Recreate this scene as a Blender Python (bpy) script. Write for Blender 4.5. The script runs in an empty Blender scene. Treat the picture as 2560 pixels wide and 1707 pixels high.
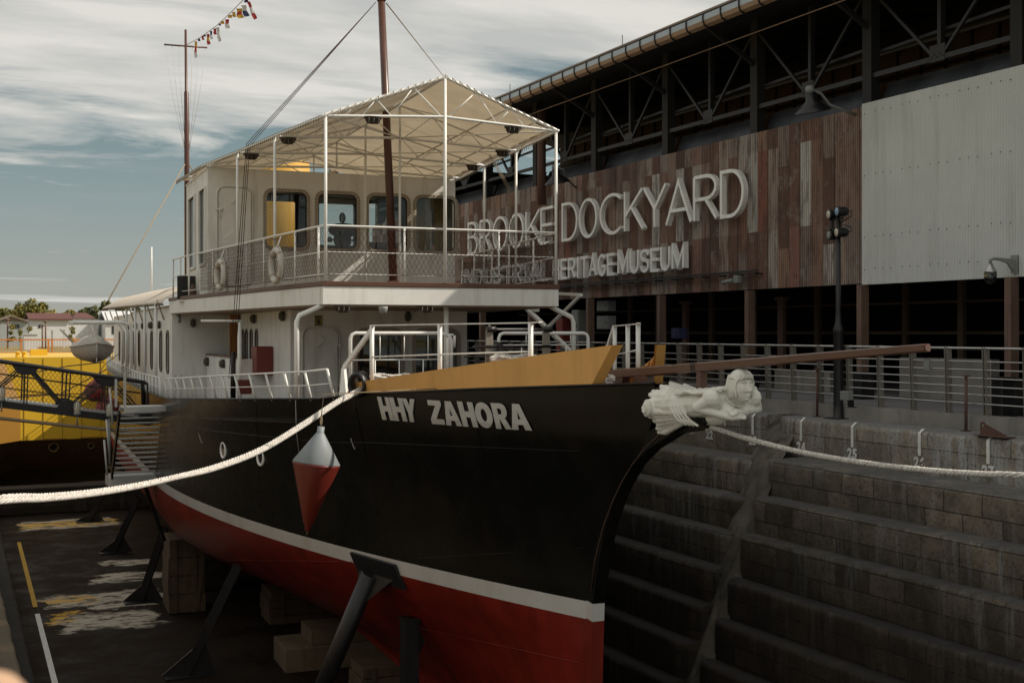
import bpy, bmesh, math, random
from mathutils import Vector, Matrix, noise
random.seed(7)
PI = math.pi
rad = math.radians
# ------------------------------------------------------------------ camera, world, sun, exposure
f_px, HZ = 3100.0, 832.0
TH = math.atan(1454 / f_px)
PSI = rad(3.3)
CAM = Vector((0, 0, 1.5))
FW = Vector((math.sin(TH), math.cos(TH), 0)); RT = Vector((math.cos(TH), -math.sin(TH), 0))
OS = Vector((9.523, 23.529, 0))
EA = Vector((math.cos(PSI), -math.sin(PSI), 0)); ES = Vector((math.sin(PSI), math.cos(PSI), 0))
scene = bpy.context.scene
C = scene.collection
cam = bpy.data.cameras.new('camera'); camo = bpy.data.objects.new('camera', cam); C.objects.link(camo)
camo.location = CAM
camo.rotation_euler = (PI / 2, 0, -TH)
cam.sensor_width = 36; cam.lens = 36 * f_px / 2560.0
cam.shift_y = -(853.5 - HZ) / 2560.0
cam.clip_end = 3000; cam.clip_start = 0.05
cam.dof.use_dof = True; cam.dof.focus_distance = 21; cam.dof.aperture_fstop = 6.3
scene.camera = camo
SD = Vector((1.0, -0.44, 0.928)).normalized()
sun_el = math.asin(SD.z); sun_az = math.atan2(SD.x, SD.y)
SL = bpy.data.lights.new('sun', 'SUN'); SL.energy = 5.0; SL.angle = rad(0.5); SL.color = (1, .90, .78)
so = bpy.data.objects.new('sun', SL); C.objects.link(so)
so.rotation_euler = SD.to_track_quat('Z', 'Y').to_euler()
scene.view_settings.view_transform = 'Standard'; scene.view_settings.look = 'None'
scene.view_settings.exposure = 0.0; scene.view_settings.gamma = 1.0
world = bpy.data.worlds.new('World'); scene.world = world; world.use_nodes = True
scene.render.engine = 'CYCLES'

def N(nt, t, **k):
    n = nt.nodes.new(t)
    for a, b in k.items():
        if a == 'inp':
            for i, val in b.items(): n.inputs[i].default_value = val
        else: setattr(n, a, b)
    return n
def lk(nt, a, b): nt.links.new(a, b)
def ramp(nt, src, stops):
    r = N(nt, 'ShaderNodeValToRGB'); cr = r.color_ramp
    while len(cr.elements) < len(stops): cr.elements.new(0.5)
    for e, (p, c) in zip(cr.elements, stops):
        e.position = p; e.color = (c, c, c, 1) if not isinstance(c, tuple) else (*c, 1)
    lk(nt, src, r.inputs[0]); return r.outputs[0]
def math_(nt, op, a, b=None, c=None, clamp=False):
    m = N(nt, 'ShaderNodeMath', operation=op); m.use_clamp = clamp
    for i, x in enumerate((a, b, c)):
        if x is None: continue
        if isinstance(x, (int, float)): m.inputs[i].default_value = x
        else: lk(nt, x, m.inputs[i])
    return m.outputs[0]
def mixc(nt, fac, a, b, bt='MIX'):
    m = N(nt, 'ShaderNodeMix', data_type='RGBA', blend_type=bt)
    for i, x in ((0, fac), (6, a), (7, b)):
        if isinstance(x, (int, float)): m.inputs[i].default_value = x
        elif isinstance(x, tuple): m.inputs[i].default_value = (*x, 1)
        else: lk(nt, x, m.inputs[i])
    return m.outputs[2]

nt = world.node_tree
for n in list(nt.nodes): nt.nodes.remove(n)
sky = N(nt, 'ShaderNodeTexSky', sky_type='NISHITA'); sky.sun_disc = False
sky.sun_elevation = sun_el; sky.sun_rotation = sun_az; sky.dust_density = 2.0; sky.air_density = 1.0
hs = N(nt, 'ShaderNodeHueSaturation', inp={'Hue': 0.475, 'Saturation': 0.55, 'Value': 0.105})
lk(nt, sky.outputs[0], hs.inputs['Color'])
tc = N(nt, 'ShaderNodeTexCoord')
sx = N(nt, 'ShaderNodeSeparateXYZ'); lk(nt, tc.outputs['Generated'], sx.inputs[0])
zc = math_(nt, 'ADD', math_(nt, 'MAXIMUM', sx.outputs[2], 0.0), 0.09)
px = math_(nt, 'DIVIDE', sx.outputs[0], zc); py = math_(nt, 'DIVIDE', sx.outputs[1], zc)
cb = N(nt, 'ShaderNodeCombineXYZ'); lk(nt, px, cb.inputs[0]); lk(nt, py, cb.inputs[1])
mp = N(nt, 'ShaderNodeMapping'); mp.inputs['Rotation'].default_value = (0, 0, rad(32)); mp.inputs['Scale'].default_value = (.62, 1.45, 1)
mp.inputs['Location'].default_value = (1.3, 0.4, 0)
lk(nt, cb.outputs[0], mp.inputs[0])
n1 = N(nt, 'ShaderNodeTexNoise', inp={'Scale': 1.15, 'Detail': 10, 'Roughness': .58, 'Distortion': .5}); lk(nt, mp.outputs[0], n1.inputs['Vector'])
el = ramp(nt, sx.outputs[2], [(0.0, .02), (.06, .0), (.10, -.0), (.135, .04), (.165, .12), (.20, .24), (.26, .34), (.45, .40), (.85, .34)])
cm2 = ramp(nt, math_(nt, 'ADD', n1.outputs['Fac'], el), [(.575, 0.0), (.65, .55), (.74, 1.0)])
n2 = N(nt, 'ShaderNodeTexNoise', inp={'Scale': 2.0, 'Detail': 7, 'Roughness': .6}); lk(nt, mp.outputs[0], n2.inputs['Vector'])
cloudc = mixc(nt, ramp(nt, n2.outputs['Fac'], [(.35, 0.0), (.62, 1.0)]), (.52, .53, .515), (.74, .72, .67))
grad = ramp(nt, sx.outputs[2], [(0.0, (.44, .44, .385)), (.05, (.35, .385, .36)), (.10, (.245, .315, .315)), (.15, (.175, .255, .27)), (.3, (.12, .19, .22)), (1.0, (.10, .16, .20))])
base = mixc(nt, .78, hs.outputs[0], grad)
# thin streaks of haze low down
mp3 = N(nt, 'ShaderNodeMapping'); mp3.inputs['Scale'].default_value = (2.2, 2.2, 26); lk(nt, tc.outputs['Generated'], mp3.inputs[0])
n3 = N(nt, 'ShaderNodeTexNoise', inp={'Scale': 1.6, 'Detail': 7, 'Roughness': .6, 'Distortion': .3}); lk(nt, mp3.outputs[0], n3.inputs['Vector'])
base = mixc(nt, ramp(nt, n3.outputs['Fac'], [(.50, 0.0), (.74, .28)]), base, (.43, .43, .40))
skyc = mixc(nt, cm2, base, cloudc)
bg = N(nt, 'ShaderNodeBackground'); bg.inputs[1].default_value = 1.0; lk(nt, skyc, bg.inputs[0])
ow = N(nt, 'ShaderNodeOutputWorld'); lk(nt, bg.outputs[0], ow.inputs[0])

# ------------------------------------------------------------------ back-projection on known planes
def ray(u, v): return FW + RT * ((u - 1280) / f_px) - Vector((0, 0, (v - HZ) / f_px))
def W(u, v, X=None, Y=None, Z=None):
    d = ray(u, v)
    t = X / d.x if X is not None else Y / d.y if Y is not None else (Z - 1.5) / d.z
    return CAM + d * t
def toS(p): q = p - OS; return Vector((q.dot(EA), q.dot(ES), p.z))
def S(u, v, a=None, s=None, z=None):
    d = ray(u, v); c0 = CAM - OS
    if a is not None: t = (a - c0.dot(EA)) / d.dot(EA)
    elif s is not None: t = (s - c0.dot(ES)) / d.dot(ES)
    else: t = (z - 1.5) / d.z
    return toS(CAM + d * t)
def lerp(a, b, t): return a + (b - a) * t
def interp(tab, x):
    if x <= tab[0][0]: return tab[0][1]
    for (x0, y0), (x1, y1) in zip(tab, tab[1:]):
        if x <= x1: return y0 + (y1 - y0) * (x - x0) / (x1 - x0)
    return tab[-1][1]

# ------------------------------------------------------------------ materials
M = {}
def mat(name, col, rough=.6, metal=0.0, var=.12, vs=1.5, dirt=None, dirt_amt=.5, streak=6.0, bump=0.0, bs=40.0, spec=.5, coat=0.0, dr=(.5, .75)):
    m = bpy.data.materials.new(name); m.use_nodes = True; nt = m.node_tree
    b = nt.nodes['Principled BSDF']
    b.inputs['Roughness'].default_value = rough; b.inputs['Metallic'].default_value = metal
    b.inputs['Specular IOR Level'].default_value = spec; b.inputs['Coat Weight'].default_value = coat
    g = N(nt, 'ShaderNodeNewGeometry'); pos = g.outputs['Position']
    n = N(nt, 'ShaderNodeTexNoise', inp={'Scale': vs, 'Detail': 6, 'Roughness': .6}); lk(nt, pos, n.inputs['Vector'])
    v = ramp(nt, n.outputs['Fac'], [(.3, 1 - var), (.7, 1 + var)])
    c = mixc(nt, 1.0, col, v, 'MULTIPLY')
    if dirt:
        mpp = N(nt, 'ShaderNodeMapping'); mpp.inputs['Scale'].default_value = (streak, streak, streak * .12); lk(nt, pos, mpp.inputs[0])
        nd = N(nt, 'ShaderNodeTexNoise', inp={'Scale': 1.0, 'Detail': 7, 'Roughness': .65}); lk(nt, mpp.outputs[0], nd.inputs['Vector'])
        dm = ramp(nt, nd.outputs['Fac'], [(dr[0], 0.0), (dr[1], dirt_amt)])
        c = mixc(nt, dm, c, dirt)
    lk(nt, c, b.inputs['Base Color'])
    rr = math_(nt, 'MULTIPLY_ADD', n.outputs['Fac'], .25, rough - .12, clamp=True); lk(nt, rr, b.inputs['Roughness'])
    if bump:
        nb = N(nt, 'ShaderNodeTexNoise', inp={'Scale': bs, 'Detail': 4}); lk(nt, pos, nb.inputs['Vector'])
        bp = N(nt, 'ShaderNodeBump', inp={'Strength': bump, 'Distance': .01}); lk(nt, nb.outputs['Fac'], bp.inputs['Height']); lk(nt, bp.outputs[0], b.inputs['Normal'])
    M[name] = m; return m
RUST = (.13, .06, .03)
mat('white', (.75, .745, .71), .5, dirt=(.33, .27, .19), dirt_amt=.55, var=.05, streak=3.5)
mat('pipe_white', (.74, .74, .70), .4, dirt=RUST, dirt_amt=.5, var=.05, streak=9, dr=(.62, .8))
mat('hull_black', (.0045, .005, .0045), .26, spec=.22, dirt=(.013, .009, .006), dirt_amt=.7, var=.3, streak=.8, bump=.16, bs=1.0)
mat('hull_red', (.20, .017, .009), .42, spec=.3, dirt=(.045, .009, .007), dirt_amt=.75, var=.25, streak=1.2, bump=.3, bs=1.4)
mat('hull_stripe', (.50, .49, .46), .45, dirt=(.35, .25, .16), dirt_amt=.5, var=.06, streak=1.5)
mat('bulwark_yellow', (.66, .35, .10), .5, dirt=(.33, .15, .05), dirt_amt=.35, var=.05, streak=2.5)
mat('wood', (.10, .044, .024), .45, dirt=(.07, .03, .02), dirt_amt=.6, streak=4, bump=.15)
mat('mast_brown', (.085, .033, .02), .35, dirt=(.06, .025, .02), dirt_amt=.5, streak=5)
mat('sprit_brown', (.095, .038, .020), .30, dirt=(.07, .03, .025), dirt_amt=.6, streak=3)
mat('figure_cream', (.72, .71, .63), .42, var=.08, bump=.08, bs=60, dirt=(.34, .28, .19), dirt_amt=.5, streak=5)
mat('steel_black', (.009, .009, .010), .42, dirt=(.05, .035, .03), dirt_amt=.4, streak=6, bump=.1)
mat('rail_steel', (.42, .41, .40), .28, metal=.9, var=.1)
mat('rail_post', (.20, .185, .155), .6, dirt=(.10, .07, .045), dirt_amt=.6, streak=8)
mat('lamp_bronze', (.055, .045, .035), .5, metal=.2, var=.2)
mat('rope_white', (.60, .57, .52), .9, var=.3, vs=35, bump=.6, bs=120, dirt=(.25, .21, .17), dirt_amt=.8, streak=30)
mat('rope_tan', (.26, .2, .13), .9, var=.2, vs=20)
mat('rope_dark', (.05, .025, .018), .9)
mat('buoy_red', (.125, .015, .008), .42, var=.1, dirt=(.12, .02, .01), dirt_amt=.4)
mat('buoy_grey', (.21, .235, .245), .6, var=.05, dirt=(.16, .15, .13), dirt_amt=.5, streak=4)
mat('fender_red', (.30, .04, .03), .6, var=.15)
mat('ring_white', (.52, .50, .45), .6, dirt=(.28, .2, .13), dirt_amt=.6, streak=10)
mat('red_metal', (.17, .028, .018), .5)
mat('orange_panel', (.50, .20, .03), .5)
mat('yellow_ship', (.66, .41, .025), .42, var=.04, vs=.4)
mat('yellow_ship_shade', (.26, .13, .015), .42, var=.05, vs=.4)  # shaded copy of the yellow, for bow plating turned away from light
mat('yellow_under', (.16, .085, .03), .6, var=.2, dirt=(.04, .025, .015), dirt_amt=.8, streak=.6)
mat('concrete', (.25, .235, .21), .85, var=.2, dirt=(.09, .08, .065), dirt_amt=.7, streak=2.0, bump=.3, bs=25)
mat('chute_concrete', (.12, .105, .085), .9, var=.4, vs=2.5, dirt=(.03, .026, .02), dirt_amt=.9, streak=2.5, bump=.6, bs=30, dr=(.42, .62))
mat('quay_floor', (.20, .195, .205), .75, var=.15, vs=.7, dirt=(.12, .11, .11), dirt_amt=.5, streak=.6, bump=.1)
mat('paint_line', (.74, .74, .70), .7, var=.15, vs=12, dirt=(.3, .28, .24), dirt_amt=.6, streak=14)
mat('block_concrete', (.17, .125, .08), .9, var=.25, dirt=(.04, .03, .02), dirt_amt=.6, streak=3, bump=.4, bs=20)
mat('block_wood', (.11, .075, .045), .9, var=.3, vs=4, dirt=(.03, .02, .014), dirt_amt=.7, streak=5, bump=.5, bs=15)
mat('shed_steel', (.011, .011, .011), .7, var=.3, dirt=(.03, .02, .015), dirt_amt=.5, streak=3)
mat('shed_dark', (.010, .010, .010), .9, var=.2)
mat('shed_column', (.15, .09, .065), .65, var=.2, dirt=(.04, .03, .025), dirt_amt=.7, streak=4)
mat('truss_steel', (.016, .016, .017), .55, var=.2)
mat('tarp', (.05, .055, .065), .35, var=.7, vs=.7, bump=.6, bs=1.5)
mat('roof_sheet', (.20, .155, .12), .6, var=.2)
mat('gutter', (.30, .20, .13), .5, var=.15)
mat('gutter_blue', (.36, .42, .46), .35, var=.12, vs=.8)  # sky reflection on the upper gutter face put into the colour
mat('sign_letter', (.86, .86, .82), .55, var=.05, dirt=(.26, .25, .22), dirt_amt=.4)
mat('hull_letter', (.46, .44, .40), .6, var=.06)
mat('grey_box', (.22, .23, .22), .6)
mat('dark_glass', (.01, .012, .012), .08, spec=.8)
mat('window_surround', (.40, .35, .28), .5, dirt=(.2, .14, .09), dirt_amt=.6, streak=8)
mat('frame_dark', (.11, .09, .07), .5, dirt=(.05, .04, .03), dirt_amt=.5)
mat('curtain', (.045, .042, .036), .9, var=.3, vs=6)
mat('boat_cream', (.34, .31, .27), .5, dirt=(.13, .1, .08), dirt_amt=.6, streak=3)
mat('boat_cover', (.40, .38, .34), .85, var=.25, vs=4, bump=.6, bs=5)
mat('funnel_yellow', (.56, .32, .05), .5, var=.05)
mat('house_wall', (.30, .33, .33), .8, var=.1)
mat('house_white', (.55, .56, .56), .8, var=.08)
mat('house_roof', (.10, .035, .028), .8, var=.15)
mat('inner_timber', (.13, .085, .055), .8, var=.2)
mat('sunlit_wood', (.55, .36, .16), .8)
mat('window_dark', (.02, .02, .022), .3)
mat('trunk', (.07, .05, .035), .9)
mat('fence_orange', (.52, .20, .04), .6, var=.1)
mat('steel_white_rail', (.50, .50, .47), .5)
mat('stone_tan', (.42, .27, .17), .8, var=.08, vs=8)
mat('lamp_lens', (.55, .50, .40), .25)
mat('lamp_lens_blue', (.25, .40, .55), .2)
mat('rust_metal', (.11, .055, .04), .7, dirt=(.05, .03, .025), dirt_amt=.6, streak=8)
mat('sign_yellow', (.26, .22, .05), .6, var=.2)
mat('flag_red', (.35, .03, .03), .8); mat('flag_white', (.5, .5, .48), .8); mat('flag_blue', (.03, .035, .10), .8); mat('flag_yellow', (.5, .30, .03), .8)
mat('tan_shade', (.36, .29, .22), .7, var=.05)

def leafmat(name, c1, c2):
    m = bpy.data.materials.new(name); m.use_nodes = True; nt = m.node_tree; b = nt.nodes['Principled BSDF']
    g = N(nt, 'ShaderNodeNewGeometry')
    n = N(nt, 'ShaderNodeTexNoise', inp={'Scale': .8, 'Detail': 5}); lk(nt, g.outputs['Position'], n.inputs['Vector'])
    lk(nt, mixc(nt, ramp(nt, n.outputs['Fac'], [(.4, 0.0), (.6, 1.0)]), c1, c2), b.inputs['Base Color']); b.inputs['Roughness'].default_value = .7
    M[name] = m
leafmat('leaves', (.12, .12, .028), (.30, .25, .055)); leafmat('leaves_dark', (.05, .065, .022), (.13, .13, .04))
def glassmat():
    m = bpy.data.materials.new('glass'); m.use_nodes = True; nt = m.node_tree; nt.nodes.clear()
    t = N(nt, 'ShaderNodeBsdfTransparent', inp={0: (.78, .8, .78, 1)}); g = N(nt, 'ShaderNodeBsdfGlossy', inp={'Roughness': .02, 'Color': (.85, .9, .9, 1)})
    fr = N(nt, 'ShaderNodeFresnel', inp={'IOR': 1.5}); mx = N(nt, 'ShaderNodeMixShader'); o = N(nt, 'ShaderNodeOutputMaterial')
    lk(nt, fr.outputs[0], mx.inputs[0]); lk(nt, t.outputs[0], mx.inputs[1]); lk(nt, g.outputs[0], mx.inputs[2]); lk(nt, mx.outputs[0], o.inputs[0]); M['glass'] = m
glassmat()
def translu(name, col, tcol, mixv=.5):
    m = bpy.data.materials.new(name); m.use_nodes = True; nt = m.node_tree; nt.nodes.clear()
    g = N(nt, 'ShaderNodeNewGeometry'); n = N(nt, 'ShaderNodeTexNoise', inp={'Scale': 1.3, 'Detail': 6, 'Roughness': .6}); lk(nt, g.outputs['Position'], n.inputs['Vector'])
    v = ramp(nt, n.outputs['Fac'], [(.3, .82), (.7, 1.08)])
    d = N(nt, 'ShaderNodeBsdfDiffuse'); lk(nt, mixc(nt, 1.0, col, v, 'MULTIPLY'), d.inputs[0])
    t = N(nt, 'ShaderNodeBsdfTranslucent'); lk(nt, mixc(nt, 1.0, tcol, v, 'MULTIPLY'), t.inputs[0])
    bp = N(nt, 'ShaderNodeBump', inp={'Strength': .3, 'Distance': .05}); lk(nt, n.outputs['Fac'], bp.inputs['Height']); lk(nt, bp.outputs[0], d.inputs['Normal'])
    mx = N(nt, 'ShaderNodeMixShader', inp={0: mixv}); o = N(nt, 'ShaderNodeOutputMaterial')
    lk(nt, d.outputs[0], mx.inputs[1]); lk(nt, t.outputs[0], mx.inputs[2]); lk(nt, mx.outputs[0], o.inputs[0]); M[name] = m
translu('canvas', (.47, .42, .33), (.36, .30, .21), .46)
translu('canvas_aft', (.74, .66, .56), (.4, .35, .28), .15)
translu('warm_sheet', (.12, .095, .07), (.085, .06, .042), .5)

def rustclad():
    m = bpy.data.materials.new('rust_cladding'); m.use_nodes = True; nt = m.node_tree; b = nt.nodes['Principled BSDF']
    g = N(nt, 'ShaderNodeNewGeometry'); s = N(nt, 'ShaderNodeSeparateXYZ'); lk(nt, g.outputs['Position'], s.inputs[0])
    y, z = s.outputs[1], s.outputs[2]
    col = math_(nt, 'FLOOR', math_(nt, 'DIVIDE', y, .43))
    wn = N(nt, 'ShaderNodeTexWhiteNoise', noise_dimensions='1D'); lk(nt, col, wn.inputs['W'])
    row = math_(nt, 'FLOOR', math_(nt, 'DIVIDE', math_(nt, 'ADD', z, math_(nt, 'MULTIPLY', math_(nt, 'GREATER_THAN', wn.outputs[0], .7), .5)), 2.05))
    cbn = N(nt, 'ShaderNodeCombineXYZ'); lk(nt, col, cbn.inputs[0]); lk(nt, row, cbn.inputs[1])
    w2 = N(nt, 'ShaderNodeTexWhiteNoise', noise_dimensions='2D'); lk(nt, cbn.outputs[0], w2.inputs['Vector'])
    pc = ramp(nt, w2.outputs[0], [(0.0, (.15, .078, .052)), (.13, (.24, .125, .082)), (.26, (.11, .06, .045)), (.38, (.34, .20, .135)), (.50, (.42, .37, .32)), (.6, (.17, .10, .075)), (.68, (.60, .59, .54)), (.76, (.27, .15, .10)), (.84, (.48, .44, .40)), (.91, (.28, .10, .065)), (1.0, (.30, .23, .185))])
    mpn = N(nt, 'ShaderNodeMapping'); mpn.inputs['Scale'].default_value = (5, 5, .9); lk(nt, g.outputs['Position'], mpn.inputs[0])
    n = N(nt, 'ShaderNodeTexNoise', inp={'Scale': 1.1, 'Detail': 9, 'Roughness': .7}); lk(nt, mpn.outputs[0], n.inputs['Vector'])
    c = mixc(nt, ramp(nt, n.outputs['Fac'], [(.48, 0.0), (.62, .7)]), pc, (.075, .038, .026))
    n3 = N(nt, 'ShaderNodeTexNoise', inp={'Scale': 2.2, 'Detail': 8, 'Roughness': .75}); lk(nt, g.outputs['Position'], n3.inputs['Vector'])
    c = mixc(nt, ramp(nt, n3.outputs['Fac'], [(.54, 0.0), (.66, .55)]), c, (.36, .33, .29))
    # lap joints
    fy = math_(nt, 'FRACT', math_(nt, 'DIVIDE', y, .43))
    ed = math_(nt, 'LESS_THAN', fy, .05)
    c = mixc(nt, math_(nt, 'MULTIPLY', ed, .7), c, (.02, .015, .012))
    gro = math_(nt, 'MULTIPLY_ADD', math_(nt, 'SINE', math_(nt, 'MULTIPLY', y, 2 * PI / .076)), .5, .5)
    c = mixc(nt, math_(nt, 'MULTIPLY', gro, .62), c, (.03, .02, .016))  # corrugation valleys painted dark: groove shade and rust in the colour
    lk(nt, c, b.inputs['Base Color']); b.inputs['Roughness'].default_value = .75
    M['rust_cladding'] = m
rustclad()
mat('white_cladding', (.56, .58, .56), .5, var=.07, vs=.6, dirt=(.36, .37, .33), dirt_amt=.5, streak=3)

def dockmat(name, base, bright, brick=(.85, .37), topmix=.5, deep=.95):
    m = bpy.data.materials.new(name); m.use_nodes = True; nt = m.node_tree; b = nt.nodes['Principled BSDF']
    g = N(nt, 'ShaderNodeNewGeometry'); pos = g.outputs['Position']; s = N(nt, 'ShaderNodeSeparateXYZ'); lk(nt, pos, s.inputs[0])
    cv = N(nt, 'ShaderNodeCombineXYZ'); lk(nt, s.outputs[1], cv.inputs[0]); lk(nt, s.outputs[2], cv.inputs[1])
    br = N(nt, 'ShaderNodeTexBrick', inp={'Scale': 1.0, 'Mortar Size': .012, 'Mortar Smooth': .3, 'Brick Width': brick[0], 'Row Height': brick[1], 'Bias': 0.0})
    br.inputs['Color1'].default_value = (*[x * .62 for x in base], 1); br.inputs['Color2'].default_value = (*[x * 1.35 for x in base], 1); br.inputs['Mortar'].default_value = (*[x * .25 for x in base], 1)
    lk(nt, cv.outputs[0], br.inputs['Vector'])
    n = N(nt, 'ShaderNodeTexNoise', inp={'Scale': 1.7, 'Detail': 10, 'Roughness': .75}); lk(nt, pos, n.inputs['Vector'])
    c = mixc(nt, 1.0, br.outputs[0], ramp(nt, n.outputs['Fac'], [(.3, .45), (.55, 1.0), (.7, 1.4)]), 'MULTIPLY')
    # light lime streaks running down
    mpn = N(nt, 'ShaderNodeMapping'); mpn.inputs['Scale'].default_value = (4, 4, .35); lk(nt, pos, mpn.inputs[0])
    st = N(nt, 'ShaderNodeTexNoise', inp={'Scale': 1.2, 'Detail': 6, 'Roughness': .7}); lk(nt, mpn.outputs[0], st.inputs['Vector'])
    big = N(nt, 'ShaderNodeTexNoise', inp={'Scale': .33, 'Detail': 3}); lk(nt, pos, big.inputs['Vector'])
    sm = math_(nt, 'MULTIPLY', ramp(nt, st.outputs['Fac'], [(.47, 0.0), (.62, 1.0)]), ramp(nt, big.outputs['Fac'], [(.42, 0.0), (.62, .85)]))
    c = mixc(nt, sm, c, bright)
    # soot-black growth, dark speckles
    pn = N(nt, 'ShaderNodeTexNoise', inp={'Scale': 16, 'Detail': 5, 'Roughness': .8}); lk(nt, pos, pn.inputs['Vector'])
    c = mixc(nt, ramp(nt, pn.outputs['Fac'], [(.52, 0.0), (.66, .75)]), c, (.015, .013, .011))
    wp = N(nt, 'ShaderNodeTexNoise', inp={'Scale': 26, 'Detail': 3, 'Roughness': .8}); lk(nt, pos, wp.inputs['Vector'])
    c = mixc(nt, ramp(nt, wp.outputs['Fac'], [(.66, 0.0), (.75, .45)]), c, (.3, .27, .22))
    # shade low in the dock painted in: stone darkens with depth
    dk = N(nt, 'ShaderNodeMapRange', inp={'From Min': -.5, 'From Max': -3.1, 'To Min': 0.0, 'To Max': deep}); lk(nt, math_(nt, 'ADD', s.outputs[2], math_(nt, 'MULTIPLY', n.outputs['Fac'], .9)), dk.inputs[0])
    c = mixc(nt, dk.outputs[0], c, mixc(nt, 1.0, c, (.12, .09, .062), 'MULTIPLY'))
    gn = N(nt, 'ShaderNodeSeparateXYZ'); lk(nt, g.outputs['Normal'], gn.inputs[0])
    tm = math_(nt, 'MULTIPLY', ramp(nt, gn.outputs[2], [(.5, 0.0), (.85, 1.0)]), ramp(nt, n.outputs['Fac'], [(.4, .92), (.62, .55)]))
    c = mixc(nt, tm, c, mixc(nt, dk.outputs[0], tuple(x * topmix * .5 for x in bright), (.009, .007, .005)))  # tread tops repainted by depth, dark below to offset the sky light
    lk(nt, c, b.inputs['Base Color']); b.inputs['Roughness'].default_value = .85
    hsum = math_(nt, 'ADD', math_(nt, 'MULTIPLY', pn.outputs['Fac'], .5), math_(nt, 'MULTIPLY', br.outputs['Fac'], -.6))
    bp = N(nt, 'ShaderNodeBump', inp={'Strength': .7, 'Distance': .03}); lk(nt, hsum, bp.inputs['Height']); lk(nt, bp.outputs[0], b.inputs['Normal'])
    M[name] = m
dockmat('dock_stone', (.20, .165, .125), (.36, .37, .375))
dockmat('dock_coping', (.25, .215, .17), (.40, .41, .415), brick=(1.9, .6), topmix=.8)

dockmat('dock_stone_sunlit', (.30, .21, .12), (.50, .42, .30), topmix=.6, deep=.15)  # sunlit copy of the dock stone, brighter and with little depth shade
def floormat():
    m = bpy.data.materials.new('dock_floor'); m.use_nodes = True; nt = m.node_tree; b = nt.nodes['Principled BSDF']
    g = N(nt, 'ShaderNodeNewGeometry'); pos = g.outputs['Position']; s = N(nt, 'ShaderNodeSeparateXYZ'); lk(nt, pos, s.inputs[0])
    n = N(nt, 'ShaderNodeTexNoise', inp={'Scale': .7, 'Detail': 10, 'Roughness': .75}); lk(nt, pos, n.inputs['Vector'])
    c = mixc(nt, ramp(nt, n.outputs['Fac'], [(.35, 0.0), (.65, 1.0)]), (.010, .007, .005), (.034, .022, .014))
    y = s.outputs[1]; x = s.outputs[0]
    mpn = N(nt, 'ShaderNodeMapping'); mpn.inputs['Scale'].default_value = (.6, .9, 1); lk(nt, pos, mpn.inputs[0])
    dn = N(nt, 'ShaderNodeTexNoise', inp={'Scale': 1.6, 'Detail': 8, 'Roughness': .7}); lk(nt, mpn.outputs[0], dn.inputs['Vector'])
    dd = math_(nt, 'MULTIPLY', math_(nt, 'SUBTRACT', dn.outputs['Fac'], .5), 2.6)
    def band(y0, hw, x0, x1):
        a = math_(nt, 'SUBTRACT', 1.0, math_(nt, 'DIVIDE', math_(nt, 'ABSOLUTE', math_(nt, 'SUBTRACT', math_(nt, 'ADD', y, dd), y0)), hw))
        e = math_(nt, 'MULTIPLY', math_(nt, 'GREATER_THAN', math_(nt, 'ADD', x, math_(nt, 'MULTIPLY', dd, 1.1)), x0), math_(nt, 'LESS_THAN', math_(nt, 'ADD', x, math_(nt, 'MULTIPLY', dd, 1.0)), x1))
        return math_(nt, 'MULTIPLY', math_(nt, 'MULTIPLY', a, 3.0, clamp=True), e, clamp=True)
    def bands(L):
        o = None
        for q in L:
            k = band(*q); o = k if o is None else math_(nt, 'MAXIMUM', o, k)
        return o
    mq = N(nt, 'ShaderNodeMapping'); mq.inputs['Scale'].default_value = (.8, 1.6, 1); lk(nt, pos, mq.inputs[0])
    fn = N(nt, 'ShaderNodeTexNoise', inp={'Scale': 2.0, 'Detail': 9, 'Roughness': .7}); lk(nt, mq.outputs[0], fn.inputs['Vector'])
    br = ramp(nt, fn.outputs['Fac'], [(.40, 0.0), (.50, 1.0)])
    wb = math_(nt, 'MULTIPLY', bands([(58.5, 1.5, 3.6, 7.6), (47.6, .6, 5.5, 7.6), (44.9, .8, 5.1, 7.6), (41.6, 1.0, 3.3, 6.9), (40.2, .35, 4.4, 6.5), (38.3, 1.3, 3.5, 6.2)]), br)
    yb = math_(nt, 'MULTIPLY', bands([(58.5, 1.0, 3.6, 7.6), (41.7, .7, 3.3, 4.9), (39.2, .8, 3.2, 3.9)]), ramp(nt, fn.outputs['Fac'], [(.46, 0.0), (.52, 1.0)]))
    c = mixc(nt, math_(nt, 'MULTIPLY', wb, .9), c, (.62, .56, .46)); c = mixc(nt, yb, c, (.70, .42, .06))
    sp = N(nt, 'ShaderNodeTexNoise', inp={'Scale': 9, 'Detail': 4, 'Roughness': .8}); lk(nt, pos, sp.inputs['Vector'])
    c = mixc(nt, ramp(nt, sp.outputs['Fac'], [(.68, 0.0), (.76, .5)]), c, (.25, .2, .15))
    lk(nt, c, b.inputs['Base Color'])
    lk(nt, ramp(nt, n.outputs['Fac'], [(.4, .6), (.6, .95)]), b.inputs['Roughness'])
    b.inputs['Specular IOR Level'].default_value = .12
    bp = N(nt, 'ShaderNodeBump', inp={'Strength': .4, 'Distance': .05}); lk(nt, fn.outputs['Fac'], bp.inputs['Height']); lk(nt, bp.outputs[0], b.inputs['Normal'])
    M['dock_floor'] = m
floormat()
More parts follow.
